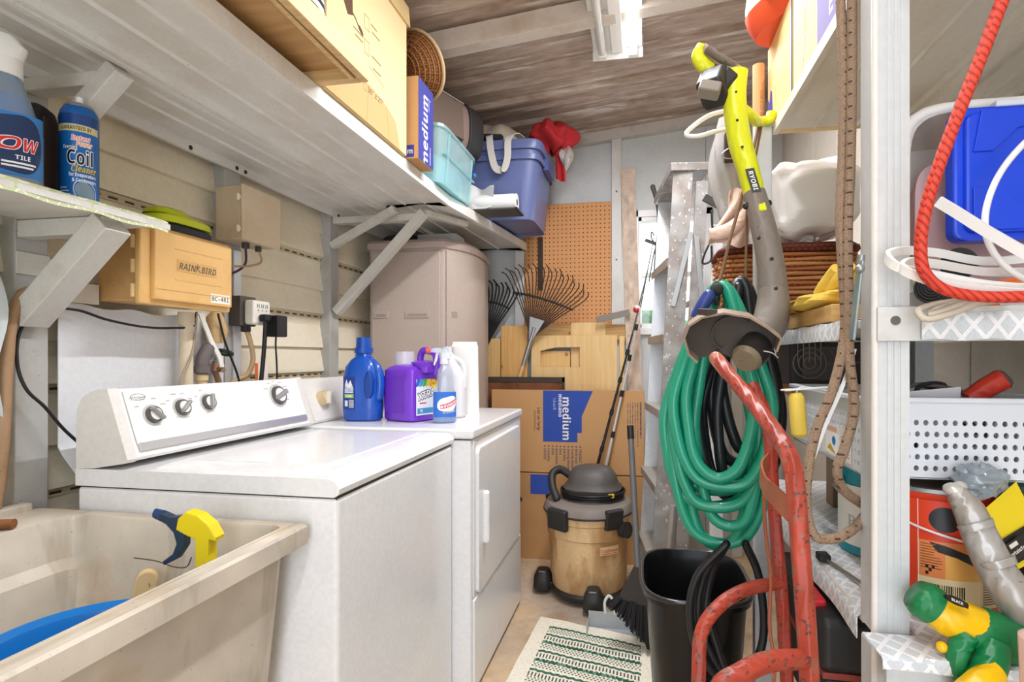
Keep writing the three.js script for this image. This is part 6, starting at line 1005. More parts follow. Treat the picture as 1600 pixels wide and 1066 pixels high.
// ---- hoses ----
function coil(name, label, n, cx, cy, z, w, h, r, m, seed, tilt, wob = 0.02) {
  const o = thing(name, label, 'hose', 'hanging hose coils'), pts = [];
  for (let k = 0; k < n; k++) {
    const W = w * (1 - 0.5 * hash(k, 1, seed)), Hh = h * (1 - 0.32 * hash(k, 2, seed)), dz = (hash(k, 3, seed) - 0.5) * wob * 3, dx = (hash(k, 4, seed) - 0.5) * w * 0.55;
    for (let i = 0; i < 18; i++) { const a = i / 18 * 6.2832, s = Math.sin(a), c = Math.cos(a), low = (1 - c) / 2; pts.push([cx + W * Math.sign(s) * Math.abs(s) ** 0.7 * (0.3 + 0.7 * Math.min(1, low * 1.7)) + dx * low, cy - Hh * (1 - c) + 0.006 * hash(k, i, seed), z + dz * (0.3 + low) + tilt * s + wob * 0.8 * (i / 18 + k) / n]); }
  }
  mesh(o, 'hose', tube(pts, r, { seg: n * 90, rad: 8 }), m); return o;
}
{
  const gm = M(0x1c9a78, 0.35, { clearcoat: 0.2 }), bm = M(0x1e1f21, 0.4);
  const o = coil('garden_hose', 'coiled green garden hose hanging from a rope', 9, .167, 1.284, -1.22, 0.115, 0.298, 0.0125, gm, 21, 0.02);
  mesh(o, 'brass_end', [cyl([.117,1.22,-1.17], [.105,1.201,-1.17], 0.011, 0.011, 14)], M(0xb08a4e, 0.4, { metal: 0.7 })); mesh(o, 'blue_sleeve', tube([[.137,1.259,-1.17], [.124,1.238,-1.168], [.114,1.217,-1.17]], 0.0135), M(0x2a3f86, 0.4));
  base(o);
  const b = coil('black_hose', 'coiled black hose hanging behind the green hose', 5, .223, 1.301, -1.3, 0.09, 0.255, 0.013, bm, 57, 0.0, 0.015); base(b);
  const c = thing('black_hose', 'black hose loops hanging in front of the tall bin', 'hose', 'hanging hose coils');
  for (let k = 0; k < 3; k++) { const q = k * 14; mesh(c, 'loop', tube([[.175,.739,-1.19], [.116 + k * 0.016, .668, -1.19 - k * 0.012], [.1 + k * 0.018, .585, -1.19 - k * 0.012], [.119 + k * 0.014, .506 + k * 0.02, -1.19 - k * 0.01], [.196,.433,-1.2], [.249,.52,-1.21], [.243,.669,-1.21], [.215,.738,-1.2]], 0.0085, { seg: 70 }), bm); } base(c);
  const r = thing('hanging_rope', 'brown twine holding up the green hose', 'rope');
  const tw = M(0x7a5c40, 0.9);
  mesh(r, 'strand', tube([[.159,1.281,-1.2], [.169,1.314,-1.21], [.188,1.39,-1.22], [.218,1.483,-1.27], [.271,1.676,-1.345]], 0.0035, { rad: 6 }), tw);
  mesh(r, 'strand', tube([[.229,1.301,-1.28], [.231,1.387,-1.28], [.235,1.473,-1.29], [.277,1.676,-1.345]], 0.003, { rad: 6 }), tw);
  mesh(r, 'knot', [sph([.154,1.273,-1.18], 0.014), new THREE.TorusGeometry(0.022, 0.004, 6, 20).rotateY(1.2).translate(...[.154,1.266,-1.19])], M(0x2a2a24, 0.8)); base(r);
}
// ---- hand truck ----
{
  const o = thing('hand_truck', 'worn red tubular hand truck standing in the aisle', 'hand truck');
  const rust = tex(512, 512, [0.25, 0.25], (u, v) => { const m = fbm(u, v, 6, 6, 901, 5), w = fbm(u, v, 20, 30, 907, 4) > 0.66, k = fbm(u, v, 50, 60, 911, 3) > 0.7; return (w ? [150, 84, 66] : k ? [98, 58, 50] : [170, 64, 44]).map((c) => c * (0.85 + 0.3 * m)); });
  const rd = M(0xffffff, 0.45, { map: rust }), R = 0.0107;
  const nb = [.171,1.008,-.669], nz = [.182,.774,-.641], ft = [0.178, 0.03, -0.575];
  mesh(o, 'near_rail', limb([[.118,1.13,-.914], [.149,1.074,-.808], [.165,1.034,-.709], nb, [.177,.907,-.655], nz, ft], [0.0105, 0.0105, R, R, R, R, R], 18, 2, [0.3, 0, 1], { sub: 9 }), rd);
  mesh(o, 'handle_grip', [sph([.118,1.13,-.914], 0.0112), limb([[.118,1.13,-.914], [.131,1.107,-.876]], [0.0113, 0.0112], 16, 2, [0.3, 0, 1])], M(0xb8705c, 0.35));
  const fa = [.213,1.029,-1.001], fb = [.223,.867,-.983], fc = [.235,.622,-.954], fd = [0.225, 0.03, -0.86];
  mesh(o, 'far_rail', limb([[.195,1.083,-1.029], fa, fb, fc, fd], [R, R, R, R, R], 18, 2, [0.3, 0, 1], { sub: 9 }), M(0xffffff, 0.5, { map: rust, color: 0xe9cdbf }));
  mesh(o, 'side_bar', limb([mixp(fb, fc, 0.47), [.165,.755,-.922], [.122,.74,-.894], [.092,.71,-.869], [.084,.642,-.847], [0.07, 0.25, -0.75]], [0.0107, 0.0107, 0.0107, 0.0107, 0.0107, 0.0107], 16, 2, [0.2, 0, 1], { sub: 9 }), rd);
  mesh(o, 'side_bar', limb([mixp(nb, nz, 0.9), [.132,.807,-.612], [.102,.807,-.586], [.074,.794,-.566], [0.09, 0.45, -0.52], [0.08, 0.28, -0.52]], [0.0107, 0.0107, 0.0107, 0.0107, 0.0107, 0.0107], 16, 2, [0.2, 0, 1], { sub: 9 }), rd);
  mesh(o, 'strap_band', ribbon([mixp(fb, fa, 0.55), [.19,.949,-.926], [.181,.942,-.864], [.166,.956,-.729], [.169,.954,-.669]], 0.026, 0.003, [0.1, 1, -0.1], 30), M(0xb5673f, 0.55, { map: soilB }));
  mesh(o, 'axle', cyl([0.2, 0.11, -0.5], [0.235, 0.11, -0.88], 0.009, 0.009, 12), zinc);
  mesh(o, 'toe_plate', box(0.05, 0.003, -0.82, 0.2, 0.008, -0.55, 0.001), rd);
  for (const [x, z] of [[0.26, -0.53], [0.285, -0.9]]) { const w = mesh(o, 'wheel', new THREE.TorusGeometry(0.085, 0.025, 12, 28).translate(x, 0.11, z), blackRubber); mesh(w, 'wheel_hub', cyl([x, 0.11, z - 0.015], [x, 0.11, z + 0.015], 0.065, 0.065, 24), rd); }
  mesh(o, 'wheel_bracket', [bar(fd, [0.285, 0.11, -0.87], 0.01, 0.03, [0, 1, 0]), bar(ft, [0.26, 0.11, -0.55], 0.01, 0.03, [0, 1, 0])], rd);
  base(o);
  const t = thing('brown_twine', 'thin brown cord hanging along the hand truck rail', 'twine');
  mesh(t, 'cord', tube([[.189,.943,-.906], [.197,.85,-.928], [.205,.778,-.929], [.201,.7,-.918], [.207,.644,-.909], [.202,.594,-.908]], 0.0028, { rad: 6 }), M(0xa55a3c, 0.7)); base(t);
}
// ---- tall black bin ----
{
  const o = thing('trash_can', 'tall slim black plastic bin in front of the ladder', 'bin');
  const m = M(0x131313, 0.25), cx = 0.126, cz = -1.4;
  const R = (y, a, b) => ring(cx, y, cz, a, b, 3.4, 40);
  mesh(o, 'shell', loft([R(0.0, 0.075, 0.11), R(0.004, 0.08, 0.115), R(0.57, 0.118, 0.158), R(0.572, 0.128, 0.168), R(0.59, 0.129, 0.169), R(0.592, 0.122, 0.162), R(0.565, 0.114, 0.154), R(0.02, 0.074, 0.108)], { crease: 0.5 }), m);
  mesh(o, 'rim', tube(R(0.588, 0.127, 0.167), 0.006, { closed: true, seg: 80, rad: 8 }), M(0x2a2a2a, 0.2)); base(o);
}
{
  const o = thing('grey_pole', 'grey metal tube leaning between the ladder and the bin', 'pole');
  mesh(o, 'tube', cyl([.054, 0, -1.72], [.099,.657,-1.78], 0.013, 0.013, 14), M(0xa09a94, 0.35, { metal: 0.5 })); base(o);
}

// ================= things on the shelving unit =================
const ML = 1.191, LL = 0.771;      // liner tops: mid and lower shelf
{
  const o = thing('wicker_basket', 'rectangular brown wicker basket behind the far post on the mid shelf', 'basket');
  const wt = wickerTex([190, 112, 60], [88, 40, 18], 15), wk = M(0xffffff, 0.7, { map: wt, bumpMap: wt, bumpScale: 0.004 });
  const cx = 0.375, cz = -1.58, R = (y, k) => ring(cx, y, cz, 0.165 * k, 0.1 * k, 8, 40);
  mesh(o, 'wall', loft([R(ML + 0.003, 0.9), R(ML, 0.92), R(1.405, 1), R(1.405, 0.95), R(ML + 0.012, 0.88)], { crease: 0.5 }), wk);
  const NS = 44, Rk = (y, k, j) => ring(cx, y, cz, 0.165 * k, 0.1 * k, 8, NS).map(([x, yy, z], i) => { const d = Math.hypot(x - cx, z - cz), f = 1 + ((i + j) % 2 ? 0.0055 : -0.003) / d; return [cx + (x - cx) * f, yy, cz + (z - cz) * f]; });
  const wm = [0xc4824a, 0xb26c38, 0xcf9258].map((c) => M(c, 0.6, { map: soilB }));
  for (let k = 0; k < 17; k++) mesh(o, 'weave_row', tube(Rk(ML + 0.008 + k * 0.0122, 0.925 + 0.075 * k / 16, k), 0.0052, { closed: true, seg: NS * 3, rad: 6 }), wm[k % 3]);
  mesh(o, 'braided_rim', [tube(R(1.41, 1.01), 0.011, { closed: true, seg: 70, rad: 7 }), tube(R(1.418, 0.98), 0.007, { closed: true, seg: 70, rad: 6 })], M(0xb27f4e, 0.75, { map: wt })); base(o);
  const b = thing('pillow_bag', 'white plastic-wrapped pillow on top of the wicker basket', 'bag');
  mesh(b, 'wrap', sheet((u, v) => { const a = u * 6.2832, t = 0.06 + v * 3.02, k = Math.abs(Math.sin(t)) ** 0.42, C = Math.cos(a), S = Math.sin(a), w = 1 + 0.03 * Math.sin(a * 6 + v * 9) + 0.022 * Math.sin(a * 13 - v * 17) + 0.016 * Math.sin(v * 31 + a * 5), e = 0.55; return [0.43 + 0.125 * k * w * Math.sign(C) * Math.abs(C) ** e, 1.53 - 0.098 * Math.sign(Math.cos(t)) * Math.abs(Math.cos(t)) ** 0.6 * (1 + 0.05 * Math.sin(a * 3 + 1)) + 0.018 * k * C + 0.006 * Math.sin(a * 9), -1.57 + 0.1 * k * w * Math.sign(S) * Math.abs(S) ** e]; }, 96, 48, 0.002), M(0xf0ece5, 0.3)); base(b); b.position.y = 1.43;
}
{
  const o = thing('wood_offcut', 'pale wooden board lying on the lined mid shelf', 'board');
  mesh(o, 'board', box(0.312, ML, -1.33, 0.44, ML + 0.03, -0.98, 0.003), M(0xffffff, 0.6, { map: board([232, 196, 130], [196, 146, 84], 821, [0.6, 0.2]) })); base(o);
  const g = thing('work_gloves', 'crumpled yellow work gloves piled on the wooden board', 'gloves');
  const ym = M(0xf0cf5c, 0.85);
  const lump = (cx, cy, cz, a, b, c, s) => sheet((u, v) => { const t = u * 6.2832, k = Math.sin(0.1 + v * 2.94), w = 1 + 0.14 * Math.sin(t * 3 + s) + 0.1 * Math.sin(t * 7 + v * 8 + s) + 0.07 * Math.sin(v * 17 + s * 2); return [cx + a * k * w * Math.cos(t), cy - b * Math.cos(0.1 + v * 2.94) * (1 + 0.15 * Math.sin(t * 4 + s)), cz + c * k * w * Math.sin(t)]; }, 36, 20, 0.002);
  mesh(g, 'glove', lump(0.355, ML + 0.046, -1.13, 0.065, 0.017, 0.12, 1), ym); mesh(g, 'glove', lump(0.385, ML + 0.078, -1.1, 0.045, 0.018, 0.08, 4), ym);
  for (const [x, z, l] of [[0.345, -1.03, 0.05], [0.37, -1.02, 0.06], [0.395, -1.03, 0.05], [0.335, -1.06, 0.045]]) mesh(g, 'finger', limb([[x, ML + 0.062, z - 0.05], [x + 0.004, ML + 0.08, z - 0.02], [x + 0.01, ML + 0.1, z + l * 0.2]], [0.013, 0.013, 0.011], 12), ym); base(g);
  const y = thing('yellow_rag', 'yellow rag hanging beside the rope strap on the mid shelf', 'cloth');
  mesh(y, 'rag', lump(0.41, ML + 0.045, -0.97, 0.025, 0.042, 0.05, 7), M(0xe9d67a, 0.85)); base(y);
}
// under the mid shelf
{
  const o = thing('fan_heater', 'dark fan housing with wire grille below the mid shelf', 'fan');
  mesh(o, 'case', box(0.325, 1.07, -1.42, 0.5, 1.165, -1.29, 0.006), M(0x3b3430, 0.6));
  mesh(o, 'backing', box(0.35, 1.08, -1.295, 0.45, 1.155, -1.286, 0.002), M(0x5b5049, 0.6));
  for (let i = 0; i < 3; i++) mesh(o, 'grille_ring', new THREE.TorusGeometry(0.012 + i * 0.011, 0.0016, 6, 28).translate(0.365, 1.118, -1.284), M(0x8c8178, 0.4, { metal: 0.5 }));
  for (let i = 0; i < 5; i++) mesh(o, 'grille_bar', cyl([0.34 + i * 0.012, 1.12, -1.283], [0.34 + i * 0.012, 1.165, -1.283], 0.0014, 0.0014, 6), M(0x8c8178, 0.4, { metal: 0.5 }));
  mesh(o, 'lattice', [bar([0.405, 1.085, -1.284], [0.445, 1.15, -1.284], 0.003, 0.003, [0, 0, 1]), bar([0.445, 1.085, -1.284], [0.405, 1.15, -1.284], 0.003, 0.003, [0, 0, 1]), box(0.45, 1.075, -1.287, 0.454, 1.16, -1.282), box(0.4, 1.118, -1.287, 0.47, 1.121, -1.282)], M(0x6e645c, 0.5)); base(o);
  const w = thing('wood_block', 'small orange-brown wood block under the fan housing', 'block');
  mesh(w, 'block', box(0.33, 1.045, -1.4, 0.47, 1.07, -1.28, 0.002), M(0xffffff, 0.6, { map: board([190, 130, 70], [150, 92, 46], 831, [0.4, 0.1]) })); base(w);
}
{
  // one perforated basket; the post hides its corner
  const o = thing('perforated_basket', 'white perforated plastic basket resting on the paint cans', 'basket');
  const m = M(0xe4e8ee, 0.35), xa = 0.322, xb = 0.575, za = -1.25, zb = -0.868, y0 = 0.957, y1 = 1.07;
  const wall = (L, n, rows, skip) => { const h = y1 - y0, holes = []; for (let j = 0; j < rows; j++) for (let i = 0; i < n; i++) { const p = new THREE.Path(); p.absellipse((i + 0.5 + (j % 2) * 0.12) * L / n, 0.014 + j * 0.0165, 0.0035, 0.0042, 0, 6.2832, true); if (!skip || !skip(i, j)) holes.push(p); } return ext([[0, 0], [L, 0], [L, h], [0, h]], 0.003, 0, holes, 5); };
  mesh(o, 'side', wall(xb - xa, 20, 5).translate(xa, y0, zb - 0.003), m);
  mesh(o, 'side', wall(xb - xa, 20, 5).translate(xa, y0, za), m);
  mesh(o, 'side', wall(zb - za, 26, 5).rotateY(-Math.PI / 2).translate(xa + 0.003, y0, za), m);
  mesh(o, 'side', wall(zb - za, 26, 5).rotateY(-Math.PI / 2).translate(xb, y0, za), m);
  mesh(o, 'bottom', box(xa, y0 - 0.002, za, xb, y0 + 0.003, zb, 0.002), m);
  mesh(o, 'rim', [box(xa - 0.007, y1 - 0.004, za - 0.007, xa + 0.004, y1 + 0.004, zb + 0.007), box(xb - 0.004, y1 - 0.004, za - 0.007, xb + 0.007, y1 + 0.004, zb + 0.007), box(xa, y1 - 0.004, za - 0.007, xb, y1 + 0.004, za + 0.004), box(xa, y1 - 0.004, zb - 0.004, xb, y1 + 0.004, zb + 0.007)], m);
  mesh(o, 'picture_label', patch([xa - 0.0008, 0.99, -0.985], [0, 0, 0.07], [0, 0.026, 0], 0.0005), print(384, 160, (x, w, h) => { x.fillStyle = '#efeee8'; x.fillRect(0, 0, w, h); x.fillStyle = '#e8b6a4'; x.fillRect(10, 8, 200, 26); x.fillStyle = '#fff'; x.fillRect(60, 40, 180, 110); x.fillStyle = '#2b86c2'; x.beginPath(); x.arc(170, 80, 24, 0, 7); x.fill(); x.fillStyle = '#d9a92c'; x.beginPath(); x.moveTo(80, 130); x.lineTo(120, 100); x.lineTo(200, 150); x.fill(); x.fillStyle = '#b9b4a8'; for (let i = 0; i < 7; i++) x.fillRect(262, 40 + i * 15, 100, 8); }), true);
  base(o);
  const f = thing('cable_bundle', 'dark cables lying in the perforated basket', 'cable'); for (let i = 0; i < 4; i++) mesh(f, 'cable', tube([[0.36 + i * 0.02, 0.99, -0.93], [0.38 + i * 0.02, 1.07 + i * 0.004, -0.97], [0.43 + i * 0.02, 1.085, -0.99], [0.5, 1.075 - i * 0.01, -0.96 - i * 0.02], [0.53, 1.0, -0.93]], 0.0035, { rad: 6 }), i % 2 ? M(0x2b2a2e, 0.5) : M(0x6a6460, 0.5)); mesh(f, 'plug', box(0.385, 1.06, -0.985, 0.41, 1.085, -0.965, 0.004), M(0x2d2a3a, 0.5)); base(f);
  const c = thing('switch_plate', 'white patterned cover plate tucked in the perforated basket', 'plate'); mesh(c, 'plate', tr(cbox(0.11, 0.12, 0.004, 0.002), [0.43, 0.966, -0.945], [0.25, 0.15, 0.1]), print(128, 128, (x, w, h) => { x.fillStyle = '#eceaee'; x.fillRect(0, 0, w, h); x.fillStyle = '#2a2836'; for (let i = 0; i < 14; i++) x.fillRect(hash(i, 1, 8) * 110, hash(i, 2, 8) * 50, 14, 6); }), false); base(c);
  const s = thing('screwdriver', 'thick red tool handle sticking out of the perforated basket', 'tool');
  mesh(s, 'grip', limb([[.487,1.067,-.92], [.51,1.085,-.92], [.532,1.099,-.92]], [[0.0135, 0.011], [0.015, 0.0125], [0.0155, 0.013]], 16, 2.6), M(0xc4321e, 0.4)); mesh(s, 'end_cap', limb([[.531,1.098,-.92], [.536,1.102,-.92]], [[0.0158, 0.0134], [0.013, 0.011]], 16, 2.6), M(0x4a4640, 0.5)); mesh(s, 'blade', bar([.489,1.068,-.92], [.453,1.04,-.92], 0.012, 0.006, [0, 1, 0]), darkGrey); base(s);
  const t = thing('tape_roll', 'white tape roll lying in the basket behind the rope strap', 'tape'); mesh(t, 'roll', lathe([[0.018, 0], [0.036, 0], [0.036, 0.03], [0.018, 0.03], [0.018, 0]], 28), M(0xe6e4dc, 0.5)); t.position.set(0.39, 1.045, -1.06);
  const k = thing('plastic_dish', 'white plastic dish propped inside the basket under the tape roll', 'dish'); mesh(k, 'dish', tr(lathe([[0, 0.004], [0.06, 0.004], [0.063, 0], [0.066, 0], [0.066, 0.008], [0, 0.008]], 32), [0, 0, 0]), M(0xe9e9e6, 0.35)); k.position.set(0.395, 1.03, -1.09);
}
{
  const o = thing('float', 'yellow cylinder float hanging from the basket rim', 'float');
  mesh(o, 'cylinder', lathe([[0, 0], [0.0085, 0.001], [0.0125, 0.006], [0.0125, 0.066], [0.0085, 0.073], [0, 0.074]], 24), M(0xe8c94e, 0.5)); mesh(o, 'string', tube([[0, 0.072, 0], [0.004, 0.08, 0.002], [0.03, 0.078, -0.02], [0.055, 0.07, -0.03]], 0.0014, { rad: 5 }), M(0xe8e6df, 0.6)); mesh(o, 'tray_edge', bar([-0.02, 0.079, 0], [0.07, 0.077, -0.02], 0.02, 0.003, [0, 1, 0]), M(0xe4e4e2, 0.35)); o.position.set(...[.255,1,-.95]); o.rotation.z = 0.08;
}
// paint cans on the lower shelf
function paintCan(label, x, z, r, h, body, lidM, deco) {
  const o = thing('paint_can', label, 'paint can', 'paint cans on the lower shelf');
  mesh(o, 'body', lathe([[0, 0.002], [r - 0.004, 0.002], [r, 0], [r, 0.005], [r - 0.001, 0.007], [r - 0.001, h - 0.008], [r, h - 0.006], [r, h], [r - 0.004, h + 0.001]], 44), body);
  mesh(o, 'rim', lathe([[r - 0.014, h - 0.004], [r - 0.012, h + 0.003], [r - 0.001, h + 0.003], [r + 0.001, h - 0.002], [r - 0.002, h - 0.006]], 44), zinc);
  mesh(o, 'lid', lathe([[0, h - 0.004], [r - 0.02, h - 0.004], [r - 0.014, h + 0.001], [r - 0.012, h - 0.003]], 40), lidM);
  if (deco) deco(o, r, h);
  o.position.set(x, LL, z); return o;
}
const around = (r, a0, a1, y0, y1) => wrap((u, v) => { const a = lerp(a0, a1, u); return [(r + 0.0006) * Math.cos(a), lerp(y0, y1, v), -(r + 0.0006) * Math.sin(a)]; }, 26, 4);
paintCan('orange-red paint can with torn buff label and white drips', 0.447, -0.933, 0.082, 0.168, M(0xe2401c, 0.35), M(0xa8957e, 0.45, { metal: 0.4, map: soilB }), (o, r, h) => {
  mesh(o, 'label', around(r, 2.6, 5.5, 0.008, h - 0.012), print(1024, 512, (x, w, h2) => {
    x.fillStyle = '#e3411c'; x.fillRect(0, 0, w, h2); x.fillStyle = '#e98a4c'; x.fillRect(500, 200, 330, 180); x.fillStyle = '#f0b25a'; x.fillRect(640, 240, 190, 140); x.fillStyle = '#ead6a8'; x.fillRect(500, 380, 330, 132); x.fillStyle = '#d9c79a'; x.fillRect(830, 240, 194, 272);
    x.fillStyle = '#1c1a1a'; x.beginPath(); x.moveTo(560, 205); x.lineTo(640, 215); x.lineTo(760, 250); x.lineTo(860, 300); x.lineTo(850, 330); x.lineTo(700, 270); x.lineTo(600, 250); x.fill(); x.beginPath(); x.ellipse(640, 90, 84, 62, 0, 0, 7); x.fill();
    x.fillStyle = '#8f5a30'; for (let i = 0; i < 10; i++) x.fillRect(515, 215 + i * 13, 60 + hash(i, 1, 4) * 60, 5); x.fillStyle = '#1c1a1a'; x.fillRect(540, 320, 16, 16); x.fillRect(556, 336, 16, 16); x.fillRect(572, 320, 16, 16); x.fillRect(540, 352, 16, 16); for (let i = 0; i < 18; i++) x.fillRect(545 + i * 11, 410, 3 + (i * 7) % 6, 80); x.fillStyle = '#5f4a34'; for (let i = 0; i < 20; i++) x.fillRect(845, 260 + i * 12, 150 * (0.7 + 0.3 * hash(i, 2, 4)), 6);
    x.fillStyle = '#f3efe8'; x.fillRect(250, 40, 60, 70); text(x, 'PPG', 280, 75, 'bold 26px sans-serif', '#1d3f86', { rot: 1.57 }); x.strokeStyle = '#f4e4d8'; x.lineWidth = 5; for (const q of [210, 345, 500]) { x.beginPath(); x.moveTo(q, 0); x.lineTo(q + 6, 480); x.stroke(); }
  }, 0.4), true);
  mesh(o, 'bail_wire', tube([[-r - 0.002, 0.13, 0.005], [-0.05, 0.115, r * 0.86], [0.02, 0.1, r + 0.012], [0.05, 0.1, r * 0.86]], 0.0018, { rad: 6 }), whitePl);
});
paintCan('white and teal paint can beneath the perforated basket', 0.452, -1.115, 0.08, 0.17, M(0x1b93a8, 0.35), M(0x1d8194, 0.4), (o, r, h) => { mesh(o, 'label', around(r, 2.0, 5.2, 0.016, h - 0.045), print(512, 256, (x, w, h2) => { x.fillStyle = '#f4f4f0'; x.fillRect(0, 0, w, h2); x.fillStyle = '#c9c9c2'; for (let i = 0; i < 7; i++) x.fillRect(60, 40 + i * 22, 70 + hash(i, 1, 6) * 40, 5); text(x, 'PAINT', 330, 150, 'bold 60px serif', '#b9bdbd'); }, 0.4), true); mesh(o, 'ear', sph([-r - 0.002, 0.13, 0.01], 0.009, [0.6, 1, 1], 12), zinc); mesh(o, 'bail_wire', tube([[-r - 0.004, 0.13, 0.012], [-r - 0.02, 0.125, 0.02], [-r - 0.012, 0.11, 0.03]], 0.0016, { rad: 5 }), zinc); });
paintCan('green-lidded paint tin behind the orange can', 0.618, -1.13, 0.078, 0.17, M(0x0f6d73, 0.4), M(0x2f5a52, 0.5));
paintCan('squat brown-lidded tin behind the grey wrapped roll', 0.61, -0.9, 0.07, 0.155, M(0x5a4a3c, 0.5), M(0x7d6a52, 0.5, { metal: 0.3 }));
{
  const o = thing('wrapped_roll', 'grey tape-wrapped roll leaning on the orange paint can', 'roll');
  const m = M(0xb5b2ae, 0.3, { metal: 0.25, map: soilB });
  mesh(o, 'roll', limb([[.407,.955,-.8], [.42,.934,-.795], [.431,.896,-.785], [.441,.861,-.77], [.453,.833,-.755], [0.468, 0.8, -0.752]], [0.012, 0.0175, 0.02, 0.021, 0.0225, 0.0225], 18, 2.3, [0, 0, 1]), m);
  for (const i of [2, 5.5]) mesh(o, 'tape_edge', limb([mixp([.415,.942,-.796], [.452,.836,-.756], i / 9), mixp([.415,.942,-.796], [.452,.836,-.756], i / 9 + 0.075)], [0.0196 + i * 0.0003, 0.0182 + i * 0.0003], 18, 2.3), m);
  mesh(o, 'dark_end', cyl([0.462, 0.798, -0.749], [0.47, 0.786, -0.746], 0.021, 0.0205, 18), M(0x4c4a4c, 0.4)); mesh(o, 'torn_tip', [sph([.406,.957,-.8], 0.013, [1, 0.7, 1], 10), sph([.416,.961,-.805], 0.008, [1, 0.8, 1], 8)], M(0xd6d2ca, 0.3, { metal: 0.3 })); base(o);
  const y = thing('yellow_package', 'yellow and black packet in clear wrap beside the grey roll', 'packet');
  const c0 = [.481,.946,-.84];
  mesh(y, 'packet', loft([[[.451,.921,-.83], [.506,.961,-.85], [.524,.955,-.88], [.472,.911,-.87]], [[.462,.847,-.8], [.529,.877,-.82], [.562,.862,-.87], [.491,.829,-.85]]], { crease: 0.3 }), M(0xe8cc1c, 0.35));
  mesh(y, 'black_panel', loft([[[.456,.885,-.811], [.515,.914,-.831], [.521,.912,-.84], [.461,.882,-.82]], [[.459,.853,-.799], [.524,.884,-.819], [.531,.881,-.83], [.465,.849,-.81]]], { crease: 0.3 }), M(0x1d1c1a, 0.35)); 
  mesh(y, 'brand_print', patch([.482,.883,-.807], [0.014, 0.0085, -0.004], [-0.004, 0.009, -0.004], 0.0005), print(160, 96, (x, w, h) => { x.fillStyle = '#1d1c1a'; x.fillRect(0, 0, w, h); text(x, 'CertainTeed', 80, 60, 'bold 26px sans-serif', '#e6ded0'); x.fillStyle = '#d8d2c4'; x.fillRect(40, 12, 60, 22); }, 0.4), true);
  mesh(y, 'clear_wrap', sheet((u, v) => { const a = u * 6.2832, r = 0.03 * (0.75 + 0.55 * vn(u * 14, v * 9, 14, 99, 6)); return [0.462 + r * Math.cos(a) * Math.sin(0.2 + v * 2.7), 0.955 - 0.022 * Math.cos(v * 2.9) + 0.012 * vn(u * 12, v * 11, 12, 99, 8), -0.85 + 0.7 * r * Math.sin(a) * Math.sin(0.2 + v * 2.7)]; }, 48, 24, 0.001, 0.15), M(0xdfe6ea, 0.08, { transmission: 0.75, thickness: 0 })); base(y); y.position.z += 0.004;
}
// sprinkler nozzle
{
  const o = thing('hose_sprinkler', 'yellow and green pistol-grip hose nozzle on the lower shelf', 'nozzle');
  const yl = M(0xf2bf0c, 0.3), gn = M(0x0f7a44, 0.35), r = 0.032;
  const A = [.341,.824,-.755], B = [.367,.808,-.752], C = [.409,.792,-.75], D = [.442,.782,-.748], E = [.488,.771,-.745];
  mesh(o, 'barrel', limb([[.351,.817,-.754], B, C, D, E], [0.0215, 0.0245, 0.0245, 0.024, 0.024], 24, 2.2), yl);
  mesh(o, 'nozzle_head', limb([[.333,.83,-.756], A, [.352,.817,-.754]], [0.019, 0.0235, 0.0235], 24, 2.2), gn);
  mesh(o, 'overmold', limb([[.385,.79,-.75], C, [.427,.785,-.749], [.441,.781,-.748]], [[0.02, 0.024], [0.0268, 0.0268], [0.0268, 0.0268], [0.025, 0.0255]], 24, 2.4), gn);
  mesh(o, 'trigger', limb([[.38,.793,-.735], [.368,.776,-.73], [.366,.757,-.728], [.374,.738,-.73]], [0.012, 0.0115, 0.01, 0.009], 16, 2.4), gn);
  mesh(o, 'grip', limb([[.407,.784,-.735], [.397,.767,-.722], [.38,.746,-.71], [.365,.725,-.7]], [0.018, 0.017, 0.0165, 0.016], 18, 2.3), gn);
  mesh(o, 'grip_insert', limb([[.398,.766,-.712], [.377,.755,-.704], [.354,.74,-.698]], [0.012, 0.0135, 0.012], 16, 2.3), yl);
  mesh(o, 'button', sph([.353,.776,-.735], 0.0065), yl);
  mesh(o, 'brand_badge', tr(new THREE.CylinderGeometry(1, 1, 0.0016, 28), [0, 0, 0], [0, 0, 0], [0.0145, 1, 0.0048]).applyMatrix4(new THREE.Matrix4().makeRotationX(0.85)).rotateZ(-0.38).translate(...[.364,.836,-.727]), M(0x1a1816, 0.4));
  mesh(o, 'badge_print', patch([.364,.836,-.725], [0.0115, -0.0046, 0], [0.001, 0.0022, -0.0026], 0.0008), print(256, 64, (x, w, h) => { x.fillStyle = '#1a1816'; x.fillRect(0, 0, w, h); text(x, 'BLACK', 128, 34, 'bold 46px sans-serif', '#f2efe8'); }, 0.4), true);
  o.children.forEach((k) => k.geometry.translate(0.004, 0.006, 0.006)); base(o);
  const p = thing('pink_tub', 'pale pink plastic pot at the lower corner of the shelf', 'pot'); mesh(p, 'pot', lathe([[0, 0], [0.02, 0], [0.024, 0.004], [0.026, 0.06], [0.022, 0.062], [0, 0.058]], 28), M(0xf0c9bd, 0.5)); p.position.set(...[.426,.764,-.66]); p.position.y = 0.7715;
}
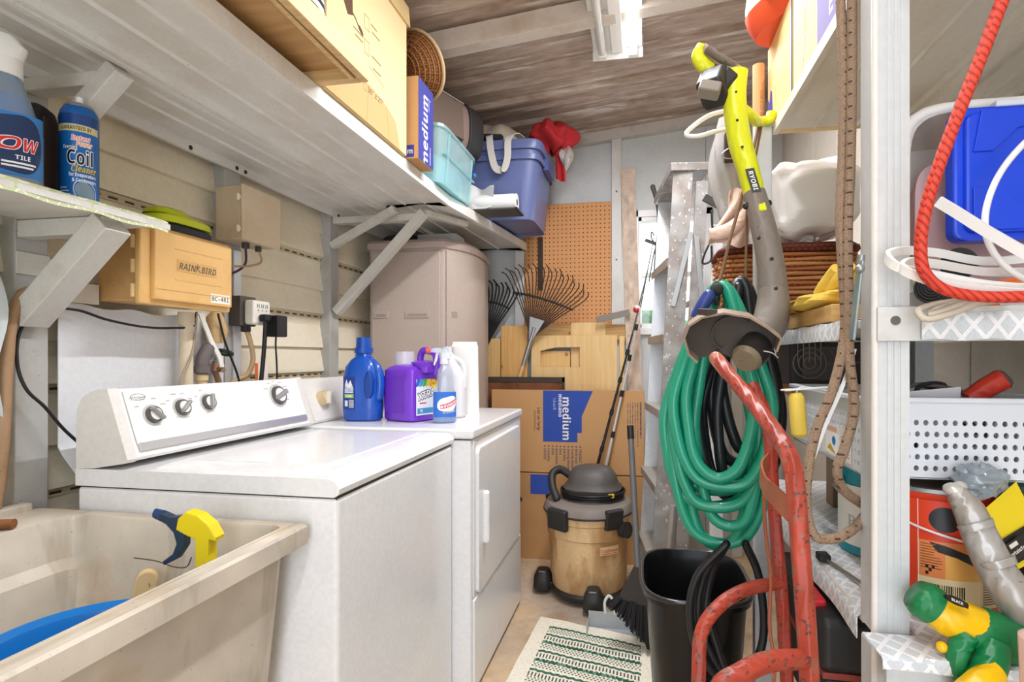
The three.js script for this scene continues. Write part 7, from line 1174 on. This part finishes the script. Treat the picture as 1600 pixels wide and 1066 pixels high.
// small rod on the lower shelf, tool box below
{
  const o = thing('metal_rod', 'thin metal rod with black knob lying on the lower shelf liner', 'rod');
  mesh(o, 'rod', cyl([0.318, 0.776, -1.03], [0.35, 0.776, -0.89], 0.0028, 0.0028, 8), M(0x8a8478, 0.4, { metal: 0.6 })); mesh(o, 'knob', box(0.306, 0.7715, -1.045, 0.326, 0.785, -1.02, 0.003), black); base(o);
  const t = thing('tool_box', 'black tool case with red latches below the lower shelf', 'toolbox');
  const bk = M(0x1e1d1d, 0.5), rd = M(0xc81f2a, 0.4), x0 = 0.285, x1 = 0.62, z0 = -0.93, z1 = -1.24;
  mesh(t, 'lower_body', box(x0, 0.515, z1, x1, 0.62, z0, 0.012), bk); mesh(t, 'lid', box(x0 - 0.004, 0.627, z1 - 0.004, x1, 0.715, z0 + 0.004, 0.014), bk);
  mesh(t, 'seam', box(x0 - 0.001, 0.618, z1, x1, 0.629, z0 + 0.001, 0.002), M(0x8a3a30, 0.5)); mesh(t, 'panel', box(x0 - 0.007, 0.645, z1 + 0.04, x0, 0.698, z0 - 0.05, 0.003), bk);
  mesh(t, 'latch', box(x0 - 0.012, 0.69, -0.975, x0 + 0.02, 0.725, -1.04, 0.005), rd); mesh(t, 'latch', box(x0 - 0.012, 0.59, -0.985, x0 + 0.003, 0.61, -1.02, 0.004), rd); mesh(t, 'latch', box(x0 - 0.012, 0.64, -1.17, x0 + 0.003, 0.652, -1.22, 0.003), rd); base(t);
  const b = thing('lumber_stack', 'upright timber offcuts standing on the floor under the tool case', 'timber');
  for (let i = 0; i < 6; i++) mesh(b, 'offcut', box(0.35 + i * 0.045, 0, -0.98 - (i % 2) * 0.06, 0.385 + i * 0.045, 0.512, -1.02 - (i % 2) * 0.06, 0.002), M([0xb9a184, 0x8d8278, 0x6a6560][i % 3], 0.7)); base(b);
}
// black bin and bits in the gloom behind the basket
{
  const o = thing('dark_crate', 'dark upright crate in the gloom behind the perforated basket', 'crate');
  mesh(o, 'crate', box(0.47, LL, -1.5, 0.6, 1.165, -1.42, 0.004), M(0x1c1b1b, 0.6)); mesh(o, 'edge_board', box(0.45, LL, -1.45, 0.468, 1.165, -1.4, 0.003), M(0x8a7458, 0.7)); base(o);
}
// ---- tote with blue lid, tubing, ropes on the mid shelf ----
{
  const o = thing('clear_tote', 'translucent storage tote with bright blue lid on the mid shelf', 'tote');
  const cl = M(0xf0eae4, 0.3, { transmission: 0.35, thickness: 0 }), bl = M(0x0c45d8, 0.3);
  // body lies on its side, the lid end towards the doorway
  const S = (z, k, y = 0) => { const cx = 0.575, cy = 1.356 + y, w = 0.185 * k, h = 0.152 * k, p = []; for (let i = 0; i < 40; i++) { const a = i / 40 * 6.2832, C = Math.cos(a), Sn = Math.sin(a); p.push([cx + w * Math.sign(C) * Math.abs(C) ** 0.3, cy + h * Math.sign(Sn) * Math.abs(Sn) ** 0.3, z]); } return p; };
  mesh(o, 'body', loft([S(-1.045, 0.86), S(-1.04, 0.9), S(-0.93, 0.97), S(-0.905, 0.985), S(-0.905, 0.95), S(-1.03, 0.87)], { crease: 0.4 }), cl);
  mesh(o, 'rim', tube(S(-0.91, 1.0), 0.009, { closed: true, seg: 80, rad: 8 }), M(0xf3f0ea, 0.35));
  mesh(o, 'pink_load', loft([S(-1.02, 0.7, -0.03), S(-0.96, 0.78, -0.03)], { crease: 0.4 }), M(0xe2b9b4, 0.7));
  const x0 = 0.438, x1 = 0.76, y0 = 1.297, y1 = 1.487, RR = (a, b, c, d, q) => { const s = new THREE.Shape(); s.moveTo(a + q, b); s.lineTo(c - q, b); s.absarc(c - q, b + q, q, -1.5708, 0); s.lineTo(c, d - q); s.absarc(c - q, d - q, q, 0, 1.5708); s.lineTo(a + q, d); s.absarc(a + q, d - q, q, 1.5708, 3.1416); s.lineTo(a, b + q); s.absarc(a + q, b + q, q, 3.1416, 4.7124); return s; };
  const lid = mesh(o, 'lid', [ext(RR(x0, y0, x1, y1, 0.016), 0.018, 0.004).translate(0, 0, -0.885), ext(RR(x0 + 0.012, y0 + 0.01, x1 - 0.012, y1 - 0.01, 0.014), 0.01, 0.004).translate(0, 0, -0.87)], bl);
  mesh(lid, 'lid_step', [ext([[x0 + 0.02, 1.42], [x0 + 0.045, 1.42], [x0 + 0.075, 1.45], [x0 + 0.2, 1.47], [x0 + 0.2, 1.478], [x0 + 0.03, 1.478]], 0.004, 0.001).translate(0, 0, -0.858), ext([[x0 + 0.02, 1.31], [x0 + 0.2, 1.31], [x0 + 0.2, 1.345], [x0 + 0.075, 1.345], [x0 + 0.055, 1.37], [x0 + 0.02, 1.37]], 0.004, 0.001).translate(0, 0, -0.858)], bl);
  mesh(lid, 'latch_tab', box(0.49, 1.484, -0.888, 0.54, 1.493, -0.86, 0.002), M(0xd9dde6, 0.3)); base(o);
}
{
  const wt = M(0xf1efe9, 0.4), z = -0.765;
  const o = thing('white_tubing', 'loose coil of flat white plastic tubing on the mid shelf', 'tubing');
  const loop = (pts, w = 0.011, t = 0.005) => mesh(o, 'tubing', ribbon(pts, w, t, [0, 0.9, 0.4], 70), wt);
  loop([[.555,1.272,-.86], [.465,1.264,-.84], [.383,1.271,-.8], [.327,1.269,-.77], [.307,1.26,-.755], [.313,1.246,-.745], [.361,1.231,-.74], [.42,1.219,-.745], [.491,1.215,-.76]]);
  loop([[.562,1.252,-.87], [.46,1.248,-.83], [.373,1.253,-.78], [.329,1.251,-.752], [.318,1.242,-.74], [.343,1.226,-.732], [.4,1.214,-.735], [.478,1.205,-.74]]);
  loop([[.387,1.339,-.8], [.401,1.323,-.79], [.429,1.293,-.775], [.463,1.261,-.76], [.487,1.243,-.755]], 0.013, 0.006);
  const c = thing('white_cable', 'round white cable arching over the blue tote lid', 'cable'); mesh(c, 'cable', tube([[.516,1.431,-.8], [.487,1.408,-.8], [.458,1.368,-.8], [.443,1.319,-.8], [.447,1.281,-.8], [.469,1.247,-.8], [.516,1.217,-.8]], 0.0042, { rad: 8, seg: 60 }), wt); base(o); base(c);
  const r = thing('red_rope', 'taut red braided rope looping down past the blue tote lid', 'rope');
  const rt = tex(64, 64, [0.02, 0.02], (u, v) => { const k = Math.abs(((u + v) * 2 % 1) - 0.5) * 2; return [0, 1, 2].map((i) => lerp([226, 70, 44][i], [150, 30, 24][i], clamp(k * 1.6 - 0.7))); });
  mesh(r, 'rope', tube([[0.415, 1.69, -0.685], [.408,1.568,-.68], [.391,1.521,-.68], [.373,1.467,-.682], [.354,1.413,-.685], [.337,1.358,-.69], [.327,1.31,-.7], [.325,1.267,-.71], [.331,1.234,-.715], [.351,1.215,-.72], [.388,1.205,-.724], [.44,1.203,-.722], [.492,1.208,-.722]], 0.0068, { rad: 10, seg: 140 }), M(0xffffff, 0.6, { map: rt, bumpMap: rt, bumpScale: 0.001 })); base(r);
  const t = thing('cotton_rope', 'looped off-white cotton rope on the mid shelf edge', 'rope');
  const cm = M(0xcfc5b2, 0.95, { map: soilA });
  mesh(t, 'rope', tube([[.458,1.207,-.8], [.405,1.204,-.77], [.354,1.196,-.755], [.338,1.189,-.745], [.342,1.179,-.738], [.367,1.184,-.737], [.402,1.197,-.745], [.454,1.205,-.78]], 0.0042, { rad: 8, seg: 60 }), cm);
  mesh(t, 'rope', tube([[.456,1.21,-.81], [.395,1.2,-.765], [.359,1.191,-.748], [.348,1.184,-.742], [.365,1.189,-.741], [.403,1.2,-.752], [.458,1.209,-.8]], 0.0042, { rad: 8, seg: 60 }), cm); base(t);
  const k = thing('black_roll', 'black ribbed roll lying end-on on the mid shelf', 'roll');
  mesh(k, 'roll', cyl([.387,1.226,-.815], [.468,1.236,-.93], 0.0215, 0.0215, 28), M(0x1b1b1a, 0.5)); for (let i = 0; i < 5; i++) mesh(k, 'ridge', new THREE.TorusGeometry(0.004 + i * 0.0038, 0.0012, 6, 24).applyMatrix4(frame([.387,1.226,-.815], [.468,1.236,-.93])).translate(...[.386,1.226,-.815]), M(0x3a3a38, 0.5)); base(k);
  const g = thing('metal_spool', 'small clear and metal spool next to the black roll', 'spool'); mesh(g, 'spool', cyl([.378,1.225,-.84], [.408,1.228,-.88], 0.016, 0.016, 20), M(0xc9c4bb, 0.3, { metal: 0.4 })); base(g); g.position.y = ML + 0.001;
  const n = thing('orange_strap', 'bright orange flat strap behind the white tubing', 'strap'); mesh(n, 'strap', [bar([.424,1.224,-.82], [.536,1.243,-.83], 0.004, 0.022, [0, 1, 0]), bar([.421,1.215,-.815], [.47,1.207,-.82], 0.004, 0.016, [0, 1, 0])], M(0xf0721c, 0.5)); base(n); n.position.y = ML;
  const d = thing('black_disc', 'black round cap standing behind the white tubing', 'cap'); mesh(d, 'disc', cyl([.437,1.263,-.85], [.447,1.265,-.866], 0.022, 0.022, 28), black); base(d);
}
// ---- braided rope strap hanging by the near post ----
{
  const bt = tex(64, 64, [0.018, 0.018], (u, v) => { const k = vn(u * 16, v * 16, 16, 16, 9), d = (u > 0.3 && u < 0.75 && v > 0.1 && v < 0.26) ? 1 : 0; return [0, 1, 2].map((i) => (d ? [70, 50, 40][i] : lerp([122, 98, 78][i], [162, 136, 110][i], k))); });
  const m = M(0xffffff, 0.85, { map: bt });
  const o = thing('rope_strap', 'long brown flecked tie-down rope hanging in loops by the near post', 'rope');
  mesh(o, 'strand', tube([[0.3, 1.7, -0.868], [.293,1.69,-.87], [.295,1.548,-.87], [.293,1.424,-.87], [.288,1.338,-.865], [.291,1.243,-.86], [.291,1.167,-.855], [.271,1.084,-.845], [.247,1.029,-.835], [.232,.967,-.825], [.228,.915,-.815], [.237,.883,-.805], [.26,.884,-.8], [.295,.891,-.83], [.323,.899,-.868]], 0.0068, { rad: 10, seg: 160 }), m);
  mesh(o, 'strand', tube([[0.301, 1.7, -0.856], [.303,1.684,-.862], [.303,1.543,-.862], [.301,1.412,-.862], [.296,1.317,-.858], [.295,1.214,-.852], [.295,1.13,-.848], [.3,1.057,-.845], [.286,1.002,-.84], [.275,.97,-.838], [.288,.94,-.852], [.323,.913,-.872]], 0.0072, { rad: 10, seg: 160 }), m);
  base(o);
  const w = thing('white_tie', 'white plastic tie strip hanging beside the rope loop', 'strip'); mesh(w, 'strip', ribbon([[.308,1.144,-.865], [.291,1.093,-.86], [.258,1.018,-.85], [.23,.937,-.835], [.226,.881,-.83]], 0.0055, 0.002, [0.9, 0, 0.3], 30), M(0xf6f5f2, 0.4)); base(w);
  const p = thing('hinge_plate', 'grey steel strap hinge screwed to the side of the near post', 'bracket'); mesh(p, 'plate', bar([.287,1.262,-.785], [.287,1.157,-.816], 0.004, 0.018, [0, 0, 1]), M(0x9fb0b0, 0.35, { metal: 0.6 })); mesh(p, 'knuckle', [sph([.284,1.249,-.779], 0.006), cyl([.287,1.268,-.783], [.287,1.254,-.787], 0.005, 0.005, 10)], zinc); base(p);
}
// ---- bags behind the trimmer ----
{
  const o = thing('clear_sack', 'crumpled clear plastic sack hanging behind the trimmer', 'bag');
  mesh(o, 'film', sheet((u, v) => { const a = u * 6.2832, k = 0.35 + 0.65 * Math.sin(v * 2.8 + 0.2); return [.225 + 0.045 * k * Math.cos(a) * (1 + 0.15 * Math.sin(a * 5 + v * 8)), lerp(1.763, 1.492, v), -1.5 + 0.04 * k * Math.sin(a) * (1 + 0.2 * Math.sin(a * 4 + v * 11))]; }, 40, 28, 0.001), M(0xe2e0de, 0.2, { transmission: 0.55, thickness: 0 }));
  mesh(o, 'hanger', tube([[.225,1.758,-1.5], [.254,1.752,-1.46], [.284,1.702,-1.41]], 0.0025), zinc); base(o);
  const l = thing('white_loop', 'bent white plastic hook hanging beside the trimmer', 'hook'); mesh(l, 'loop', tube([[.216,1.75,-1.42], [.17,1.741,-1.42], [.131,1.718,-1.42], [.11,1.696,-1.42], [.139,1.69,-1.42], [.178,1.698,-1.42], [.232,1.704,-1.42]], 0.0058, { rad: 8, seg: 50 }), M(0xf2f1ec, 0.4)); base(l);
  const c = thing('pink_cloth', 'pale pink and cream cloth hanging behind the trimmer', 'cloth');
  mesh(c, 'cloth', sheet((u, v) => { const x = lerp(1145, 1168, u) + (v > 0.5 ? -(v - 0.5) * 60 * (1 - u) : 0), y = lerp(300, 385, v); const t = 1.45 + 0.02 * Math.sin(u * 9 + v * 6); return [lerp(.221, .271, u) - 0.055 * clamp(v * 1.6 - 0.5) * (1 - u), lerp(1.556, 1.419, v) + 0.01 * Math.sin(u * 7), -t]; }, 24, 24, 0.004), M(0xf3d6c4, 0.8));
  mesh(c, 'fold', limb([[.168,1.443,-1.43], [.194,1.445,-1.43], [.233,1.463,-1.43], [.259,1.499,-1.435]], [0.014, 0.017, 0.018, 0.012], 14), M(0xf0cdbc, 0.8)); base(c);
  const d = thing('dark_pouch', 'dark brown pouch with wire clips behind the trimmer shaft', 'pouch'); mesh(d, 'pouch', box(.207, 1.629, -1.46, .235, 1.704, -1.435, 0.005), M(0x4a3a32, 0.7)); mesh(d, 'clip', tube([[.199,1.642,-1.43], [.218,1.657,-1.43], [.233,1.634,-1.43], [.205,1.634,-1.43]], 0.0016, { rad: 5, closed: true, seg: 30 }), zinc); base(d);
  const b = thing('bent_bar', 'flat black angle bracket fixed behind the ladder top', 'bracket'); mesh(b, 'arm', [bar([.223,1.713,-2.05], [.281,1.678,-2.05], 0.01, 0.028, [0, 1, 0]), bar([.281,1.678,-2.05], [.265,1.73,-2.05], 0.01, 0.02, [1, 0, 0])], M(0x35322e, 0.6)); base(b);
  const w = thing('vertical_rail', 'white upright rail with a black cord beside the ladder', 'rail'); mesh(w, 'rail', box(.241, 0, -2.05, .283, 1.6, -2.0, 0.003), M(0xdfe2e3, 0.45, { map: soilA })); mesh(w, 'cord', tube([[.242,1.645,-1.99], [.242,1.555,-1.99], [.216,1.488,-1.99], [.212,1.461,-1.99], [.238,1.47,-1.99], [.242,1.521,-1.99]], 0.004, { rad: 6 }), black); base(w);
}
renderer.render(scene, camera);
